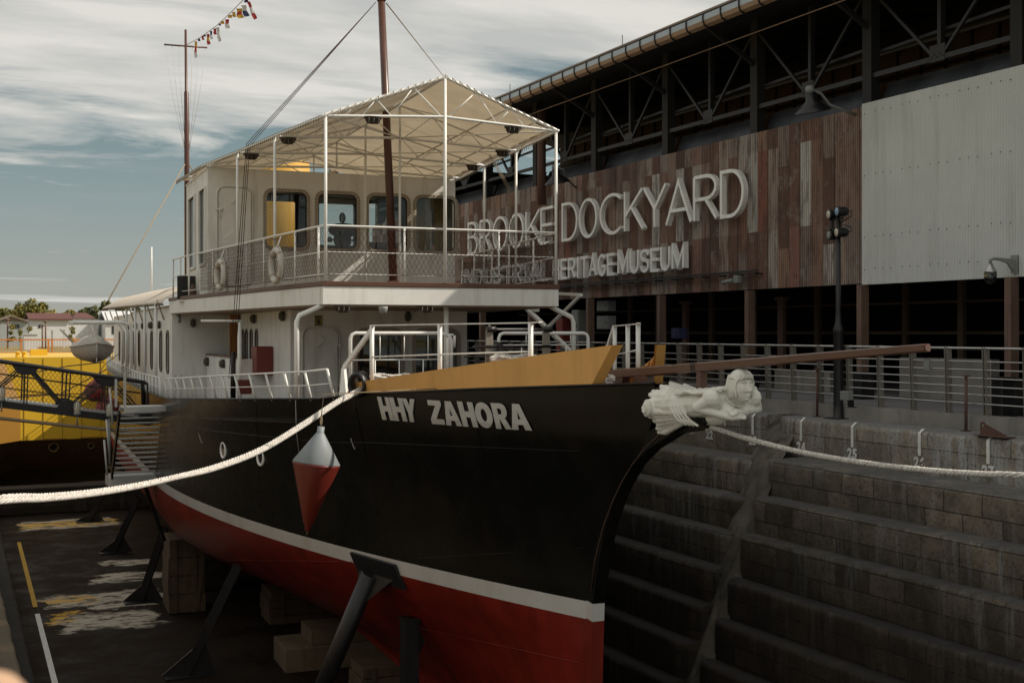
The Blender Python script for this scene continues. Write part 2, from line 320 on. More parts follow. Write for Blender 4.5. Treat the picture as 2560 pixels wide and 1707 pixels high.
def grassmat():
    m = bpy.data.materials.new('ground'); m.use_nodes = True; nt = m.node_tree; b = nt.nodes['Principled BSDF']
    g = N(nt, 'ShaderNodeNewGeometry'); pos = g.outputs['Position']
    n = N(nt, 'ShaderNodeTexNoise', inp={'Scale': .12, 'Detail': 8, 'Roughness': .7}); lk(nt, pos, n.inputs['Vector'])
    lk(nt, mixc(nt, ramp(nt, n.outputs['Fac'], [(.4, 0.0), (.6, 1.0)]), (.16, .13, .045), (.26, .19, .07)), b.inputs['Base Color']); b.inputs['Roughness'].default_value = .95
    M['ground'] = m
grassmat()

# ------------------------------------------------------------------ mesh helpers
def tag(o, label, cat, group=None, kind=None):
    o['label'] = label; o['category'] = cat
    if group: o['group'] = group
    if kind: o['kind'] = kind
    return o
class MB:
    def __init__(s): s.v = []; s.f = []; s.sm = []
    def add(s, vs, fs, smooth=False):
        b = len(s.v); s.v += [tuple(x) for x in vs]; s.f += [tuple(b + i for i in q) for q in fs]; s.sm += [smooth] * len(fs); return s
    def box(s, x0, x1, y0, y1, z0, z1):
        vs = [(x, y, z) for z in (z0, z1) for y in (y0, y1) for x in (x0, x1)]
        return s.add(vs, [(0, 2, 3, 1), (4, 5, 7, 6), (0, 1, 5, 4), (2, 6, 7, 3), (0, 4, 6, 2), (1, 3, 7, 5)])
    def beam(s, p, q, w, h=None, up=Vector((0, 0, 1))):
        h = h or w; p = Vector(p); q = Vector(q); d = (q - p).normalized()
        if abs(d.dot(up)) > .98: up = Vector((0, 1, 0))
        sd = d.cross(up).normalized() * w / 2; uu = sd.cross(d).normalized() * h / 2
        vs = [c + a * sd + b * uu for c in (p, q) for a, b in ((-1, -1), (1, -1), (1, 1), (-1, 1))]
        return s.add(vs, [(0, 1, 2, 3), (7, 6, 5, 4), (0, 4, 5, 1), (1, 5, 6, 2), (2, 6, 7, 3), (3, 7, 4, 0)])
    def tube(s, pts, r, n=8, closed=False, smooth=True):
        pts = [Vector(p) for p in pts]; k = len(pts); rs = r if isinstance(r, (list, tuple)) else [r] * k
        T = []
        for i in range(k):
            a = pts[(i - 1) % k] if (closed or i) else pts[0]; b = pts[(i + 1) % k] if (closed or i < k - 1) else pts[-1]
            T.append((b - a).normalized())
        up = Vector((0, 0, 1)) if abs(T[0].z) < .95 else Vector((0, 1, 0))
        nrm = T[0].cross(up).normalized(); vs = []
        for i in range(k):
            nrm = (nrm - T[i] * nrm.dot(T[i])).normalized(); bn = T[i].cross(nrm)
            for j in range(n):
                a = 2 * PI * j / n; vs.append(pts[i] + (nrm * math.cos(a) + bn * math.sin(a)) * rs[i])
        fs = []; m = k if closed else k - 1
        for i in range(m):
            i2 = (i + 1) % k
            for j in range(n): fs.append((i * n + j, i * n + (j + 1) % n, i2 * n + (j + 1) % n, i2 * n + j))
        s.add(vs, fs, smooth)
        if not closed:
            b = len(s.v) - k * n
            s.f += [tuple(b + j for j in reversed(range(n))), tuple(b + (k - 1) * n + j for j in range(n))]; s.sm += [False, False]
        return s
    def prism(s, poly, off):
        off = Vector(off); n = len(poly); vs = [Vector(p) for p in poly] + [Vector(p) + off for p in poly]
        return s.add(vs, [tuple(reversed(range(n))), tuple(range(n, 2 * n))] + [(i, (i + 1) % n, n + (i + 1) % n, n + i) for i in range(n)])
    def lathe(s, prof, o=(0, 0, 0), n=24, axis=Vector((0, 0, 1)), smooth=True):
        axis = Vector(axis).normalized(); t = Vector((1, 0, 0)) if abs(axis.x) < .9 else Vector((0, 1, 0))
        e1 = axis.cross(t).normalized(); e2 = axis.cross(e1); o = Vector(o); vs = []
        for r, z in prof:
            for j in range(n): a = 2 * PI * j / n; vs.append(o + axis * z + (e1 * math.cos(a) + e2 * math.sin(a)) * max(r, .0001))
        fs = [(i * n + j, i * n + (j + 1) % n, (i + 1) * n + (j + 1) % n, (i + 1) * n + j) for i in range(len(prof) - 1) for j in range(n)]
        s.add(vs, fs, smooth); b = len(s.v) - len(vs)
        s.f += [tuple(b + j for j in reversed(range(n))), tuple(b + (len(prof) - 1) * n + j for j in range(n))]; s.sm += [False, False]
        return s
    def grid(s, rows, smooth=True, close=False):
        m = len(rows[0]); vs = [p for r in rows for p in r]; fs = []
        for i in range(len(rows) - 1):
            for j in range(m if close else m - 1): fs.append((i * m + j, i * m + (j + 1) % m, (i + 1) * m + (j + 1) % m, (i + 1) * m + j))
        return s.add(vs, fs, smooth)
    def ell(s, c, r, n=12):
        rows = []
        for i in range(n // 2 + 1):
            a = PI * i / (n // 2)
            rows.append([(c[0] + r[0] * max(math.sin(a), .001) * math.cos(2 * PI * j / n), c[1] + r[1] * max(math.sin(a), .001) * math.sin(2 * PI * j / n), c[2] - r[2] * math.cos(a)) for j in range(n)])
        return s.grid(rows, True, True)
    def build(s, name, m, parent=None, bevel=0, fix=True):
        me = bpy.data.meshes.new(name); me.from_pydata(s.v, [], s.f)
        me.polygons.foreach_set('use_smooth', s.sm)
        if fix:
            bm = bmesh.new(); bm.from_mesh(me); bmesh.ops.recalc_face_normals(bm, faces=bm.faces); bm.to_mesh(me); bm.free()
        me.materials.append(M[m] if isinstance(m, str) else m); me.update()
        o = bpy.data.objects.new(name, me); C.objects.link(o)
        if parent: o.parent = parent
        if bevel:
            b = o.modifiers.new('bevel', 'BEVEL'); b.width = bevel; b.segments = 2; b.limit_method = 'ANGLE'; b.angle_limit = rad(40)
        return o
def empty(name, loc=(0, 0, 0), rz=0, label=None, cat=None, group=None):
    o = bpy.data.objects.new(name, None); C.objects.link(o); o.location = loc; o.rotation_euler = (0, 0, rz); o.empty_display_size = .2
    if label: tag(o, label, cat, group)
    return o
def kids(o): return [c for c in bpy.data.objects if c.parent == o]
def copy_tree(o, parent=None):
    c = o.copy(); C.objects.link(c); c.parent = parent
    for ch in kids(o): copy_tree(ch, c)
    return c
def merge(o, mb):
    bm = bmesh.new(); bm.from_mesh(o.data); me = bpy.data.meshes.new('t'); me.from_pydata(mb.v, [], mb.f); o.data.materials.append(M['lamp_bronze']); k = len(bm.faces); bm.from_mesh(me)
    bm.faces.ensure_lookup_table()
    for f in bm.faces[k:]: f.material_index = 1
    bm.to_mesh(o.data); bm.free(); bpy.data.meshes.remove(me)
def rr(x0, x1, y0, y1, r, n=5):
    out = []
    for cx, cy, a0 in ((x1 - r, y0 + r, -90), (x1 - r, y1 - r, 0), (x0 + r, y1 - r, 90), (x0 + r, y0 + r, 180)):
        for i in range(n + 1):
            a = rad(a0 + 90 * i / n); out.append((cx + r * math.cos(a), cy + r * math.sin(a)))
    return out
def plate(outer, holes, th, mp, name, m, parent=None):
    """flat sheet with holes; (x, y, t) -> mp(x, y, t)"""
    cu = bpy.data.curves.new('t', 'CURVE'); cu.dimensions = '2D'; cu.fill_mode = 'BOTH'; cu.extrude = th / 2
    for poly in [outer] + list(holes):
        sp = cu.splines.new('POLY'); sp.points.add(len(poly) - 1); sp.use_cyclic_u = True
        for i, p in enumerate(poly): sp.points[i].co = (p[0], p[1], 0, 1)
    return fromcurve(cu, mp, name, m, parent)
def fromcurve(cu, mp, name, m, parent):
    t = bpy.data.objects.new('t', cu); C.objects.link(t); dg = bpy.context.evaluated_depsgraph_get(); dg.update()
    me = bpy.data.meshes.new_from_object(t.evaluated_get(dg)); bpy.data.objects.remove(t); bpy.data.curves.remove(cu)
    me.name = name
    if callable(mp):
        for v in me.vertices: v.co = mp(v.co.x, v.co.y, v.co.z)
    bm = bmesh.new(); bm.from_mesh(me); bmesh.ops.remove_doubles(bm, verts=bm.verts, dist=.0003); bmesh.ops.recalc_face_normals(bm, faces=bm.faces); bm.to_mesh(me); bm.free()
    for p in me.polygons: p.use_smooth = False
    me.materials.clear(); me.materials.append(M[m]); o = bpy.data.objects.new(name, me); C.objects.link(o)
    if parent: o.parent = parent
    return o
def glyph(ch, mp, name, m, parent, off=0.0, th=.1):
    """one character of the built-in font normalised to the unit square, then mapped"""
    cu = bpy.data.curves.new('t', 'FONT'); cu.body = ch; cu.size = 1; cu.offset = off; cu.extrude = .5; cu.resolution_u = 6
    t = bpy.data.objects.new('t', cu); C.objects.link(t); dg = bpy.context.evaluated_depsgraph_get(); dg.update()
    me = bpy.data.meshes.new_from_object(t.evaluated_get(dg)); bpy.data.objects.remove(t); bpy.data.curves.remove(cu)
    xs = [v.co.x for v in me.vertices]; ys = [v.co.y for v in me.vertices]; x0, x1, y0, y1 = min(xs), max(xs), min(ys), max(ys)
    for v in me.vertices: v.co = mp((v.co.x - x0) / (x1 - x0), (v.co.y - y0) / (y1 - y0), v.co.z)
    bm = bmesh.new(); bm.from_mesh(me); bmesh.ops.remove_doubles(bm, verts=bm.verts, dist=.0003); bmesh.ops.recalc_face_normals(bm, faces=bm.faces); bm.to_mesh(me); bm.free()
    me.name = name
    for p in me.polygons: p.use_smooth = False
    me.materials.clear(); me.materials.append(M[m]); o = bpy.data.objects.new(name, me); C.objects.link(o)
    if parent: o.parent = parent
    return o
def arcp(cx, cy, rx, ry, a0, a1, n=8): return [(cx + rx * math.cos(rad(lerp(a0, a1, i / n))), cy + ry * math.sin(rad(lerp(a0, a1, i / n)))) for i in range(n + 1)]
SG = {
 'B': [[(0, 0), (0, 1)], [(0, 1), (.5, 1)] + arcp(.5, .77, .38, .23, 90, -90) + [(0, .54)], [(0, .54), (.55, .54)] + arcp(.55, .27, .45, .27, 90, -90) + [(0, 0)]],
 'R': [[(0, 0), (0, 1)], [(0, 1), (.55, 1)] + arcp(.55, .74, .42, .26, 90, -90) + [(0, .48)], [(.5, .48), (1, 0)]],
 'K': [[(0, 0), (0, 1)], [(0, .36), (.95, 1)], [(.34, .60), (1, 0)]], 'E': [[(1, 1), (0, 1), (0, 0), (1, 0)], [(0, .52), (.9, .52)]],
 'D': [[(0, 0), (.38, 0)] + arcp(.42, .5, .58, .5, -90, 90, 16) + [(.38, 1), (0, 1), 'c']], 'O': [arcp(.5, .5, .5, .5, 0, 348, 29) + ['c']],
 'C': [arcp(.55, .5, .55, .5, 52, 308, 22)], 'G': [arcp(.52, .5, .52, .5, 52, 330, 22) + [(1, .45), (.58, .45)]], 'Y': [[(0, 1), (.5, .45), (1, 1)], [(.5, .45), (.5, 0)]],
 'A': [[(0, 0), (.5, 1), (1, 0)], [(.17, .32), (.83, .32)]], 'H': [[(0, 0), (0, 1)], [(1, 0), (1, 1)], [(0, .52), (1, .52)]], 'I': [[(.5, 0), (.5, 1)]],
 'T': [[(0, 1), (1, 1)], [(.5, 1), (.5, 0)]], 'M': [[(0, 0), (0, 1), (.5, .1), (1, 1), (1, 0)]], 'U': [[(0, 1), (0, .35)] + arcp(.5, .35, .5, .35, 180, 360, 12) + [(1, 1)]],
 'S': [arcp(.5, .76, .48, .24, 20, 250, 12) + arcp(.5, .27, .5, .27, 80, -160, 12)], 'N': [[(0, 0), (0, 1), (1, 0), (1, 1)]], 'L': [[(0, 1), (0, 0), (1, 0)]],
}
def stroke_letter(ch, ya, yb, z0, z1, X, dep, w, parent, m='sign_letter'):
    mb = MB(); h = w / 2; sgy = 1 if yb > ya else -1
    for k, st_ in enumerate(SG[ch]):
        closed = st_[-1] == 'c'; P = [Vector((lerp(ya + h * sgy, yb - h * sgy, p[0]), lerp(z0 + h, z1 - h, p[1]))) for p in st_ if p != 'c']; Q = [P[0]]
        for p in P[1:]:
            if (p - Q[-1]).length > 1e-4: Q.append(p)
        P = Q; n = len(P); L, R_ = [], []
        for i in range(n):
            a = P[(i - 1) % n] if (closed or i) else None; b = P[(i + 1) % n] if (closed or i < n - 1) else None
            d1 = (P[i] - a).normalized() if a is not None else None; d2 = (b - P[i]).normalized() if b is not None else None
            if d1 is None: d1 = d2
            if d2 is None: d2 = d1
            n1 = Vector((-d1.y, d1.x)); n2 = Vector((-d2.y, d2.x)); nn = n1 + n2
            nn = nn.normalized() if nn.length > .05 else n1; q_ = P[i].copy(); sc_ = h / max(.35, nn.dot(n1))
            if not closed and i == 0: q_ = q_ - d1 * h * (0 if ch in 'AKRMY' else 1)
            if not closed and i == n - 1: q_ = q_ + d1 * h * (0 if ch in 'AKRMY' else 1)
            L.append(q_ + nn * sc_); R_.append(q_ - nn * sc_)
        x0 = X + .0015 * k; x1 = X + dep - .0015 * k; rows = [[(x0, l.x, l.y), (x0, r.x, r.y), (x1, r.x, r.y), (x1, l.x, l.y)] for l, r in zip(L, R_)]
        if closed: rows.append(rows[0])
        mb.grid(rows, smooth=False, close=True)
        if not closed: mb.add(rows[0], [(0, 1, 2, 3)]); mb.add(rows[-1], [(3, 2, 1, 0)])
    o = mb.build('letter', m, None); o['text'] = ch; return o
def rope_mesh(pts, r, name, m, parent=None, pitch=.16, strands=3, step=.02, n=6):
    pts = [Vector(p) for p in pts]; L = [0]
    for a, b in zip(pts, pts[1:]): L.append(L[-1] + (b - a).length)
    tot = L[-1]; k = max(2, int(tot / step)); path = []; j = 0
    def cr(p0, p1, p2, p3, t): return .5 * ((2 * p1) + (-p0 + p2) * t + (2 * p0 - 5 * p1 + 4 * p2 - p3) * t * t + (-p0 + 3 * p1 - 3 * p2 + p3) * t ** 3)
    for i in range(k + 1):
        d = tot * i / k
        while j < len(L) - 2 and L[j + 1] < d: j += 1
        t = (d - L[j]) / (L[j + 1] - L[j]); P = lambda q: pts[min(max(q, 0), len(pts) - 1)]
        path.append(cr(P(j - 1), P(j), P(j + 1), P(j + 2), t))
    mb = MB()
    for s_ in range(strands):
        q = []
        for i, p in enumerate(path):
            T = (path[min(i + 1, k)] - path[max(i - 1, 0)]).normalized(); e1 = T.cross(Vector((0, 0, 1))).normalized(); e2 = e1.cross(T)
            a = 2 * PI * (tot * i / k / pitch + s_ / strands) + 1.1 * noise.noise(Vector((tot * i / k * 1.7, s_ * .1, 0)))
            q.append(p + (e1 * math.cos(a) + e2 * math.sin(a)) * r * .56)
        mb.tube(q, r * (.50 if strands < 4 else .42), n)
    return mb.build(name, m, parent, fix=False)
def arc(c, r, a0, a1, n, e1, e2): return [Vector(c) + (Vector(e1) * math.cos(rad(lerp(a0, a1, i / n))) + Vector(e2) * math.sin(rad(lerp(a0, a1, i / n)))) * r for i in range(n + 1)]

# ================================================================== THE SETTING
XE, XK = 16.32, 17.10            # coping edge, kerb face
# ground with the dock and the basin beyond it left open
g = MB()
def sheet(mb, x0, x1, y0, y1, z, nx=1, ny=1): return mb.add([(x0, y0, z), (x1, y0, z), (x1, y1, z), (x0, y1, z)], [(0, 1, 2, 3)])
sheet(g, -900, -1.6, -300, 62, -.28); sheet(g, -900, -24, 62, 88, -.28); sheet(g, -900, 1500, 88, 2600, -.28); sheet(g, 17.0, 1500, 76, 88, -.28); sheet(g, 40, 1500, -300, 76, -.28)
tag(g.build('ground', 'ground', fix=False), 'dry grassy ground beyond the dock', 'ground', kind='structure')
q = MB(); q.box(XK, 40, 2.5, 76, -.6, 0)
tag(q.build('quay_pavement', 'quay_floor'), 'grey concrete quay floor in front of the shed', 'pavement', kind='structure')
fl = MB(); rows = []
for i in range(60):
    y = -1 + i * 1.3; rows.append([(x, y, -7.0 + .02 * noise.noise(Vector((x, y, 3)))) for x in [-2 + j * .5 for j in range(38)]])
fl.grid(rows); tag(fl.build('dock_floor', 'dock_floor', fix=False), 'dark wet dock floor with yellow and white paint spills', 'dock floor', kind='structure')
w = MB(); sheet(w, -24, 17, 62, 88, -6.6)
tag(w.build('basin_floor', 'dock_floor', fix=False), 'dark bed of the basin under the yellow vessel', 'basin floor', kind='structure')

def course(X0, Xb, z0, z1, Y0, Y1, side=1, step=.11, e=.05):
    """one stepped course of worn stone, face towards the dock"""
    mb = MB(); n = max(3, int((Y1 - Y0) / step)); rows = []
    for i in range(n + 1):
        y = lerp(Y0, Y1, i / n); de = min(y - Y0, Y1 - y); inn = .10 * max(0, 1 - de / .22) ** 2
        f = lambda z, k, sc=1.0: noise.noise(Vector((X0 * 3, y * sc * 1.6, z * 2 + k))) * .016 + noise.noise(Vector((X0, y * 7, z * 6 + k))) * .008
        chip = max(0, noise.noise(Vector((X0 * 7, y * 2.6, 5))) - .22) * .10
        P = [(Xb, z1), (X0 + .30, z1 + f(z1, 9) * .5), (X0 + e * 1.7, z1 - .004 + f(z1, 2) * .6), (X0 + e * .7 + chip, z1 - e * .35 - chip * .5), (X0 + e * .15 + chip * .5, z1 - e * 1.1), (X0 + f(0, 1), z1 - e * 2.2)]
        for q_ in (.35, .65): P.append((X0 + f(q_, 4), lerp(z1 - e * 2.2, z0, q_)))
        P.append((X0 + f(3, 6) + .01, z0))
        rows.append([(Xb + ((x - Xb) if x == Xb else (x + inn - Xb)) if side > 0 else -(x + inn) + 2 * 0, y, z) for x, z in P])
    if side < 0: pass
    mb.grid(rows); m_ = len(rows[0]); b = 0
    for r_, rev in ((rows[0], 0), (rows[-1], 1)):
        cap = list(r_) + [(r_[0][0], r_[0][1], z0)]
        mb.add(cap, [tuple(range(len(cap))) if rev else tuple(reversed(range(len(cap))))])
    return mb
# right dock wall: two runs of altars either side of a sloping chute
STEPS_R = [(16.32, -.27), (15.35, -1.06), (14.86, -1.78), (14.50, -2.49), (14.17, -3.33), (13.84, -4.10), (13.5, -4.85), (13.15, -5.6), (12.8, -6.3), (12.8, -7.0)]
STEPS_L = [(16.32, -.27), (15.45, -1.17), (14.97, -1.88), (14.55, -2.56), (14.17, -3.22), (13.8, -3.92), (13.45, -4.62), (13.1, -5.35), (12.8, -6.2), (12.8, -7.0)]
wr = empty('dock_wall', (16.3, 20, 0)); tag(wr, 'stepped stone dock wall with painted numbers under the quay railing', 'dock wall')
CH0, CH1 = 21.35, 22.1
ENDR = [W(u, 1100, X=x).y for x, u in ((16.32, 1942), (15.35, 1913), (14.86, 1876), (14.5, 1841), (14.17, 1809), (13.84, 1777), (13.5, 1740), (13.15, 1700), (12.8, 1665))]
ENDL = [W(u, 1100, X=x).y for x, u in ((16.32, 1905), (15.45, 1883), (14.97, 1854), (14.55, 1814), (14.17, 1780), (13.8, 1745), (13.45, 1710), (13.1, 1672), (12.8, 1640))]
def wallpart(name, mb, m, parent):
    o = mb.build(name, m, None); o.parent = parent; o.matrix_parent_inverse = Matrix.Translation(-Vector(parent.location)); return o
def addto(o, parent): o.parent = parent; o.matrix_parent_inverse = Matrix.Translation(-Vector(parent.location)); return o
for steps, Y0, Y1 in ((STEPS_R, 3.0, CH0), (STEPS_L, CH1, 62)):
    for i in range(len(steps) - 1):
        X0, z1 = steps[i]; z0 = steps[i + 1][1]
        Y0_, Y1_ = (Y0, ENDR[i]) if steps is STEPS_R else (ENDL[i], Y1)
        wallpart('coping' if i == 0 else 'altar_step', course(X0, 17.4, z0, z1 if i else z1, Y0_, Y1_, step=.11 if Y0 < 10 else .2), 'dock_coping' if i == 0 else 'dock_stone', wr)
ch = MB(); rows = []
for i in range(40):
    t = i / 39; z = lerp(-.29, -7.0, t); X = interp([(-7, 12.95), (-6.2, 13.1), (-4.1, 14.05), (-2.5, 14.75), (-1.1, 15.5), (-.29, 16.75)], z); yr = interp([(-7, ENDR[8]), (-4.1, ENDR[5]), (-1.06, ENDR[1]), (-.27, ENDR[0])], z) - .15; yl_ = interp([(-7, ENDL[8]), (-3.9, ENDL[5]), (-1.2, ENDL[1]), (-.27, ENDL[0])], z) + .25
    rows.append([(X + .03 * noise.noise(Vector((t * 19, k, 1))) + .12 * abs(k - 3) / 3, lerp(yr, yl_, k / 6), z) for k in range(7)])
ch.grid(rows); ch.add([rows[0][0], rows[0][-1], (17.4, rows[0][-1][1], -.29), (17.4, rows[0][0][1], -.29)], [(0, 1, 2, 3)]); wallpart('chute', ch, 'chute_concrete', wr)
kb = MB(); kb.box(XK - .015, 17.42, 3.0, 62, -.269, .012); wallpart('kerb', kb, 'concrete', wr)
# painted marks
NUMS = [('22', 1775), ('23', 1883), ('24', 2004), ('25', 2132), ('26', 2300), ('27', 2472)]
for txt, u in NUMS:
    y = W(u, 1100, X=XE).y
    tk = MB(); tk.box(XE - .021, XE - .012, y - .035, y + .035, -.73, -.33)
    tk.add([(XE - .021, y - .035, -.33), (XE - .021, y + .035, -.33), (XE + .075, y + .035, -.252), (XE + .075, y - .035, -.252), (XE + .11, y + .035, -.250), (XE + .11, y - .035, -.250)], [(0, 1, 2, 3), (3, 2, 4, 5)])
    wallpart('painted_tick', tk, 'paint_line', wr)
    for k, chh in enumerate(txt):
        addto(glyph(chh, lambda a, b, c, k=k, y=y: Vector((XE - .018 + c * .01, y + .135 - k * .145 - a * .125, -.955 + b * .20)), 'painted_digit', 'paint_line', None, off=.045), wr)
# left dock wall (only its foot shows at the lower left of the view), mirrored courses facing +X
wl = empty('dock_wall', (-1.6, 30, 0)); tag(wl, 'left stepped dock wall with sunlit stone ledges beside the yellow line', 'dock wall')
def xl(y, x0, x1): return lerp(x0, x1, (y - 27) / 25)
for (xa, xb, z0, z1) in ((2.05, 2.45, -7, -6.1), (1.62, 1.70, -6.1, -5.1), (1.1, 1.1, -5.1, -4.6), (.6, .6, -4.6, -4.0), (.1, .1, -4.0, -3.3), (-.4, -.4, -3.3, -2.6), (-.8, -.8, -2.6, -1.9), (-1.2, -1.2, -1.9, -.28)):
    mb = MB(); rows = []
    for i in range(200):
        y = lerp(14, 62, i / 199); X = xl(y, xa, xb) + .03 * noise.noise(Vector((xa, y * 1.5, 0))); q_ = noise.noise(Vector((xa * 3, y * 4, 1))) * .02
        rows.append([(X, y, z0), (X + q_, y, lerp(z0, z1, .5)), (X, y, z1 - .10), (X - .03, y, z1 - .03), (X - .09 - abs(q_), y, z1), (-1.8, y, z1)])
    mb.grid(rows); mb.add([rows[0][0], rows[0][2], rows[0][4], rows[0][5], (-1.8, 14, z0)], [(0, 1, 2, 3, 4)]); wallpart('altar_step', mb, 'dock_stone' if z0 < -6.5 else 'dock_stone_sunlit', wl)
yl = MB(); wlm = MB()
for mb, ya, yb in ((yl, 41, 54), (wlm, 20, 40)):
    rows = []
    for i in range(24):
        y = lerp(ya, yb, i / 23); X = xl(y, 2.62, 3.2); rows.append([(X - .07, y, -6.972), (X + .07, y, -6.972)])
    mb.grid(rows)
addto(yl.build('painted_line', 'flag_yellow', None, fix=False), wl)['label'] = 'yellow painted line along the foot of the wall'
addto(wlm.build('painted_line', 'paint_line', None, fix=False), wl)['label'] = 'white painted line along the foot of the wall'
# far sill of the dock
sl = empty('dock_sill', (8, 62, -7), 0, 'dark stone sill at the far end of the dock below the yellow vessel', 'dock sill')
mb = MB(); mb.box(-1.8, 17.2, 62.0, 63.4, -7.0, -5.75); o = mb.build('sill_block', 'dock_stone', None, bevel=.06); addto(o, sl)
mb = MB(); mb.box(-1.8, 17.2, 63.4, 64.6, -7.0, -5.95); addto(mb.build('sill_step', 'concrete', None), sl)

# ------------------------------------------------------------------ shed
XC = 19.30
zt = W(2160, 267, X=XC).z; zb = W(2160, 709, X=XC).z
sh = empty('museum_shed', (XC, 25, 0)); tag(sh, 'long open dockyard shed with rusty corrugated cladding and white sheet wall', 'shed')
def sp(name, mb, m, bevel=0):
    o = mb.build(name, m, None, bevel=bevel); return addto(o, sh)
def corr(X, y0, y1, z0, z1, per, amp):
    mb = MB(); n = int((y1 - y0) / per * 6); rows = []
    for i in range(n + 1):
        y = y0 + (y1 - y0) * i / n; x = X + amp * math.sin(2 * PI * y / per)
        rows.append([(x, y, z0), (x, y, z1)])
    mb.grid(rows); return mb
ysplit = W(2160, 400, X=XC).y
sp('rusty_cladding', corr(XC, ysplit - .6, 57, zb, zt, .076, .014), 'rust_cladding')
sp('white_cladding', corr(XC - .07, 6, ysplit, zb - .03, zt + .05, .076, .012), 'white_cladding')
fx = MB()
for z_ in (zt - .18, zb + 2.45, zb + 1.05, zb + .32):
    y = ysplit - .12; k = 0
    while y > 9:
        fx.ell((XC - .09, y, z_ + (.01 if k % 3 else -.01)), (.012, .013, .013), 6); y -= .24 if k % 3 else .36; k += 1
sp('cladding_screws', fx, 'shed_steel')['kind'] = 'stuff'
colY = [W(u, 500, X=19.4).y for u in (2545, 2172, 1889, 1666, 1487)]
dY = (colY[-1] - colY[0]) / 4
cy = [colY[0] + dY * k for k in range(-2, 10)]
EX, EZ = 17.6, 1.5 + .454 * 17.6
for y in cy:
    mb = MB(); mb.box(19.36, 19.62, y - .13, y + .13, zb, EZ + .3); mb.box(19.345, 19.36, y - .15, y + .15, zt, EZ); sp('column', mb, 'shed_steel')
    mb = MB(); mb.box(19.12, 19.34, y - .08, y + .08, 0, zb - .03); sp('lower_column', mb, 'shed_column')
    mb = MB(); mb.box(18.95, 19.35, y - .26, y + .26, 0, .62); sp('plinth', mb, 'steel_black', .02)
    # roof bracket out to the eave
    mb = MB(); mb.beam((19.5, y, EZ - 1.1), (EX + .15, y, EZ - .1), .09, .12); mb.beam((19.5, y, EZ + .25), (EX + .1, y, EZ - .06), .09, .14); sp('eave_bracket', mb, 'shed_steel')
zch = W(2164, 194, X=19.4).z
for y0, y1 in zip(cy, cy[1:]):
    ym = (y0 + y1) / 2
    mb = MB(); mb.beam((19.42, y0, zch), (19.42, y1, zch), .06, .11); mb.beam((19.52, y0, zch + .03), (19.52, y1, zch + .03), .14, .03)
    mb.beam((19.42, ym - .08, zch), (19.42, y0 + .1, EZ - .2), .07, .07); mb.beam((19.42, ym + .08, zch), (19.42, y1 - .1, EZ - .2), .07, .07); mb.beam((19.5, ym, zch), (19.5, ym, EZ), .14, .1)
    mb.box(19.38, 19.40, ym - .22, ym + .22, zch - .08, zch + .28); mb.beam((19.6, y0, zch + .7), (19.6, y1, zch + .55), .05, .07)
    for k_ in range(5): mb.ell((19.37, ym - .16 + .08 * k_, zch + .02 + .05 * (k_ % 2)), (.012, .015, .015), 6)
    sp('roof_truss', mb, 'truss_steel')
    mb = MB(); rows = []
    for i in range(13):
        yy = lerp(y0 + .15, y1 - .05, i / 12); rows.append([(19.62 + .3 * j / 5 - .03 * noise.noise(Vector((yy, j * .4, 0))), yy, lerp(zt - .15, zch - .12, j / 5)) for j in range(6)])
    mb.grid(rows); sp('slanted_panel', mb, 'tarp')
rf = MB()
rf.prism([(EX, 0, EZ), (28.5, 0, EZ + 2.35), (30.4, 0, EZ + 1.95), (30.4, 0, EZ + 1.80), (28.5, 0, EZ + 2.2), (EX + .02, 0, EZ - .10)], (0, 52, 0))
for i_ in range(len(rf.v)): rf.v[i_] = (rf.v[i_][0], rf.v[i_][1] + 6.5, rf.v[i_][2])
sp('roof', rf, 'roof_sheet')
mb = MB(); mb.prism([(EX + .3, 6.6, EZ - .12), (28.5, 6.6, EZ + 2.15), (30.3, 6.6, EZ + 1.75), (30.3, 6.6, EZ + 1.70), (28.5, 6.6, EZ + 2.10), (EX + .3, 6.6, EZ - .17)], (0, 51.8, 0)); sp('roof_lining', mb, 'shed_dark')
gt = MB(); gt.grid([[(x, y, z) for x, z in ((EX + .05, EZ - .03), (EX - .10, EZ - .03), (EX - .13, EZ - .06), (EX - .13, EZ - .20))] for y in (6.5, 58.4)], smooth=False); sp('gutter_face', gt, 'gutter_blue')
gt = MB(); gt.grid([[(x, y, z) for x, z in ((EX - .13, EZ - .2005), (EX - .09, EZ - .30), (EX + .03, EZ - .35), (EX + .06, EZ - .33))] for y in (6.5, 58.4)], smooth=False); sp('gutter_sole', gt, 'gutter')
mb = MB(); mb.beam((EX - .08, 6.5, EZ + .01), (EX - .08, 58.4, EZ + .01), .12, .05); sp('roof_edge', mb, 'roof_sheet')
b0 = None
for k in range(90):
    y = 7.0 + k * .76
    if y > 58: break
    if b0 is None:
        mb = MB(); pp = [(EX - .12, EZ - .02), (EX - .14, EZ - .07), (EX - .14, EZ - .20), (EX - .10, EZ - .31), (EX + .03, EZ - .365)]
        for (xa, za), (xb, zb_) in zip(pp, pp[1:]): mb.beam((xa, 0, za), (xb, 0, zb_), .045, .03, up=Vector((0, 1, 0)))
        b0 = sp('gutter_bracket', mb, 'steel_black'); o = b0
    else:
        o = b0.copy(); C.objects.link(o)
    o.location = (0, y, 0)
mb = MB(); mb.tube([(18.35, 8, EZ - .62), (18.35, 58, EZ - .62)], .013, 6); sp('conduit', mb, 'gutter')
mb = MB()
for y in [7 + 2.43 * k for k in range(21)]:
    mb.beam((20, y, EZ + .1), (28.5, y, EZ + 1.9), .08, .2)
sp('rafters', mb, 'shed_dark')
mb = MB(); mb.box(30.0, 30.1, 6.6, 58, 9.2, EZ + 1.66); sp('translucent_wall_sheet', mb, 'warm_sheet')
mb = MB()
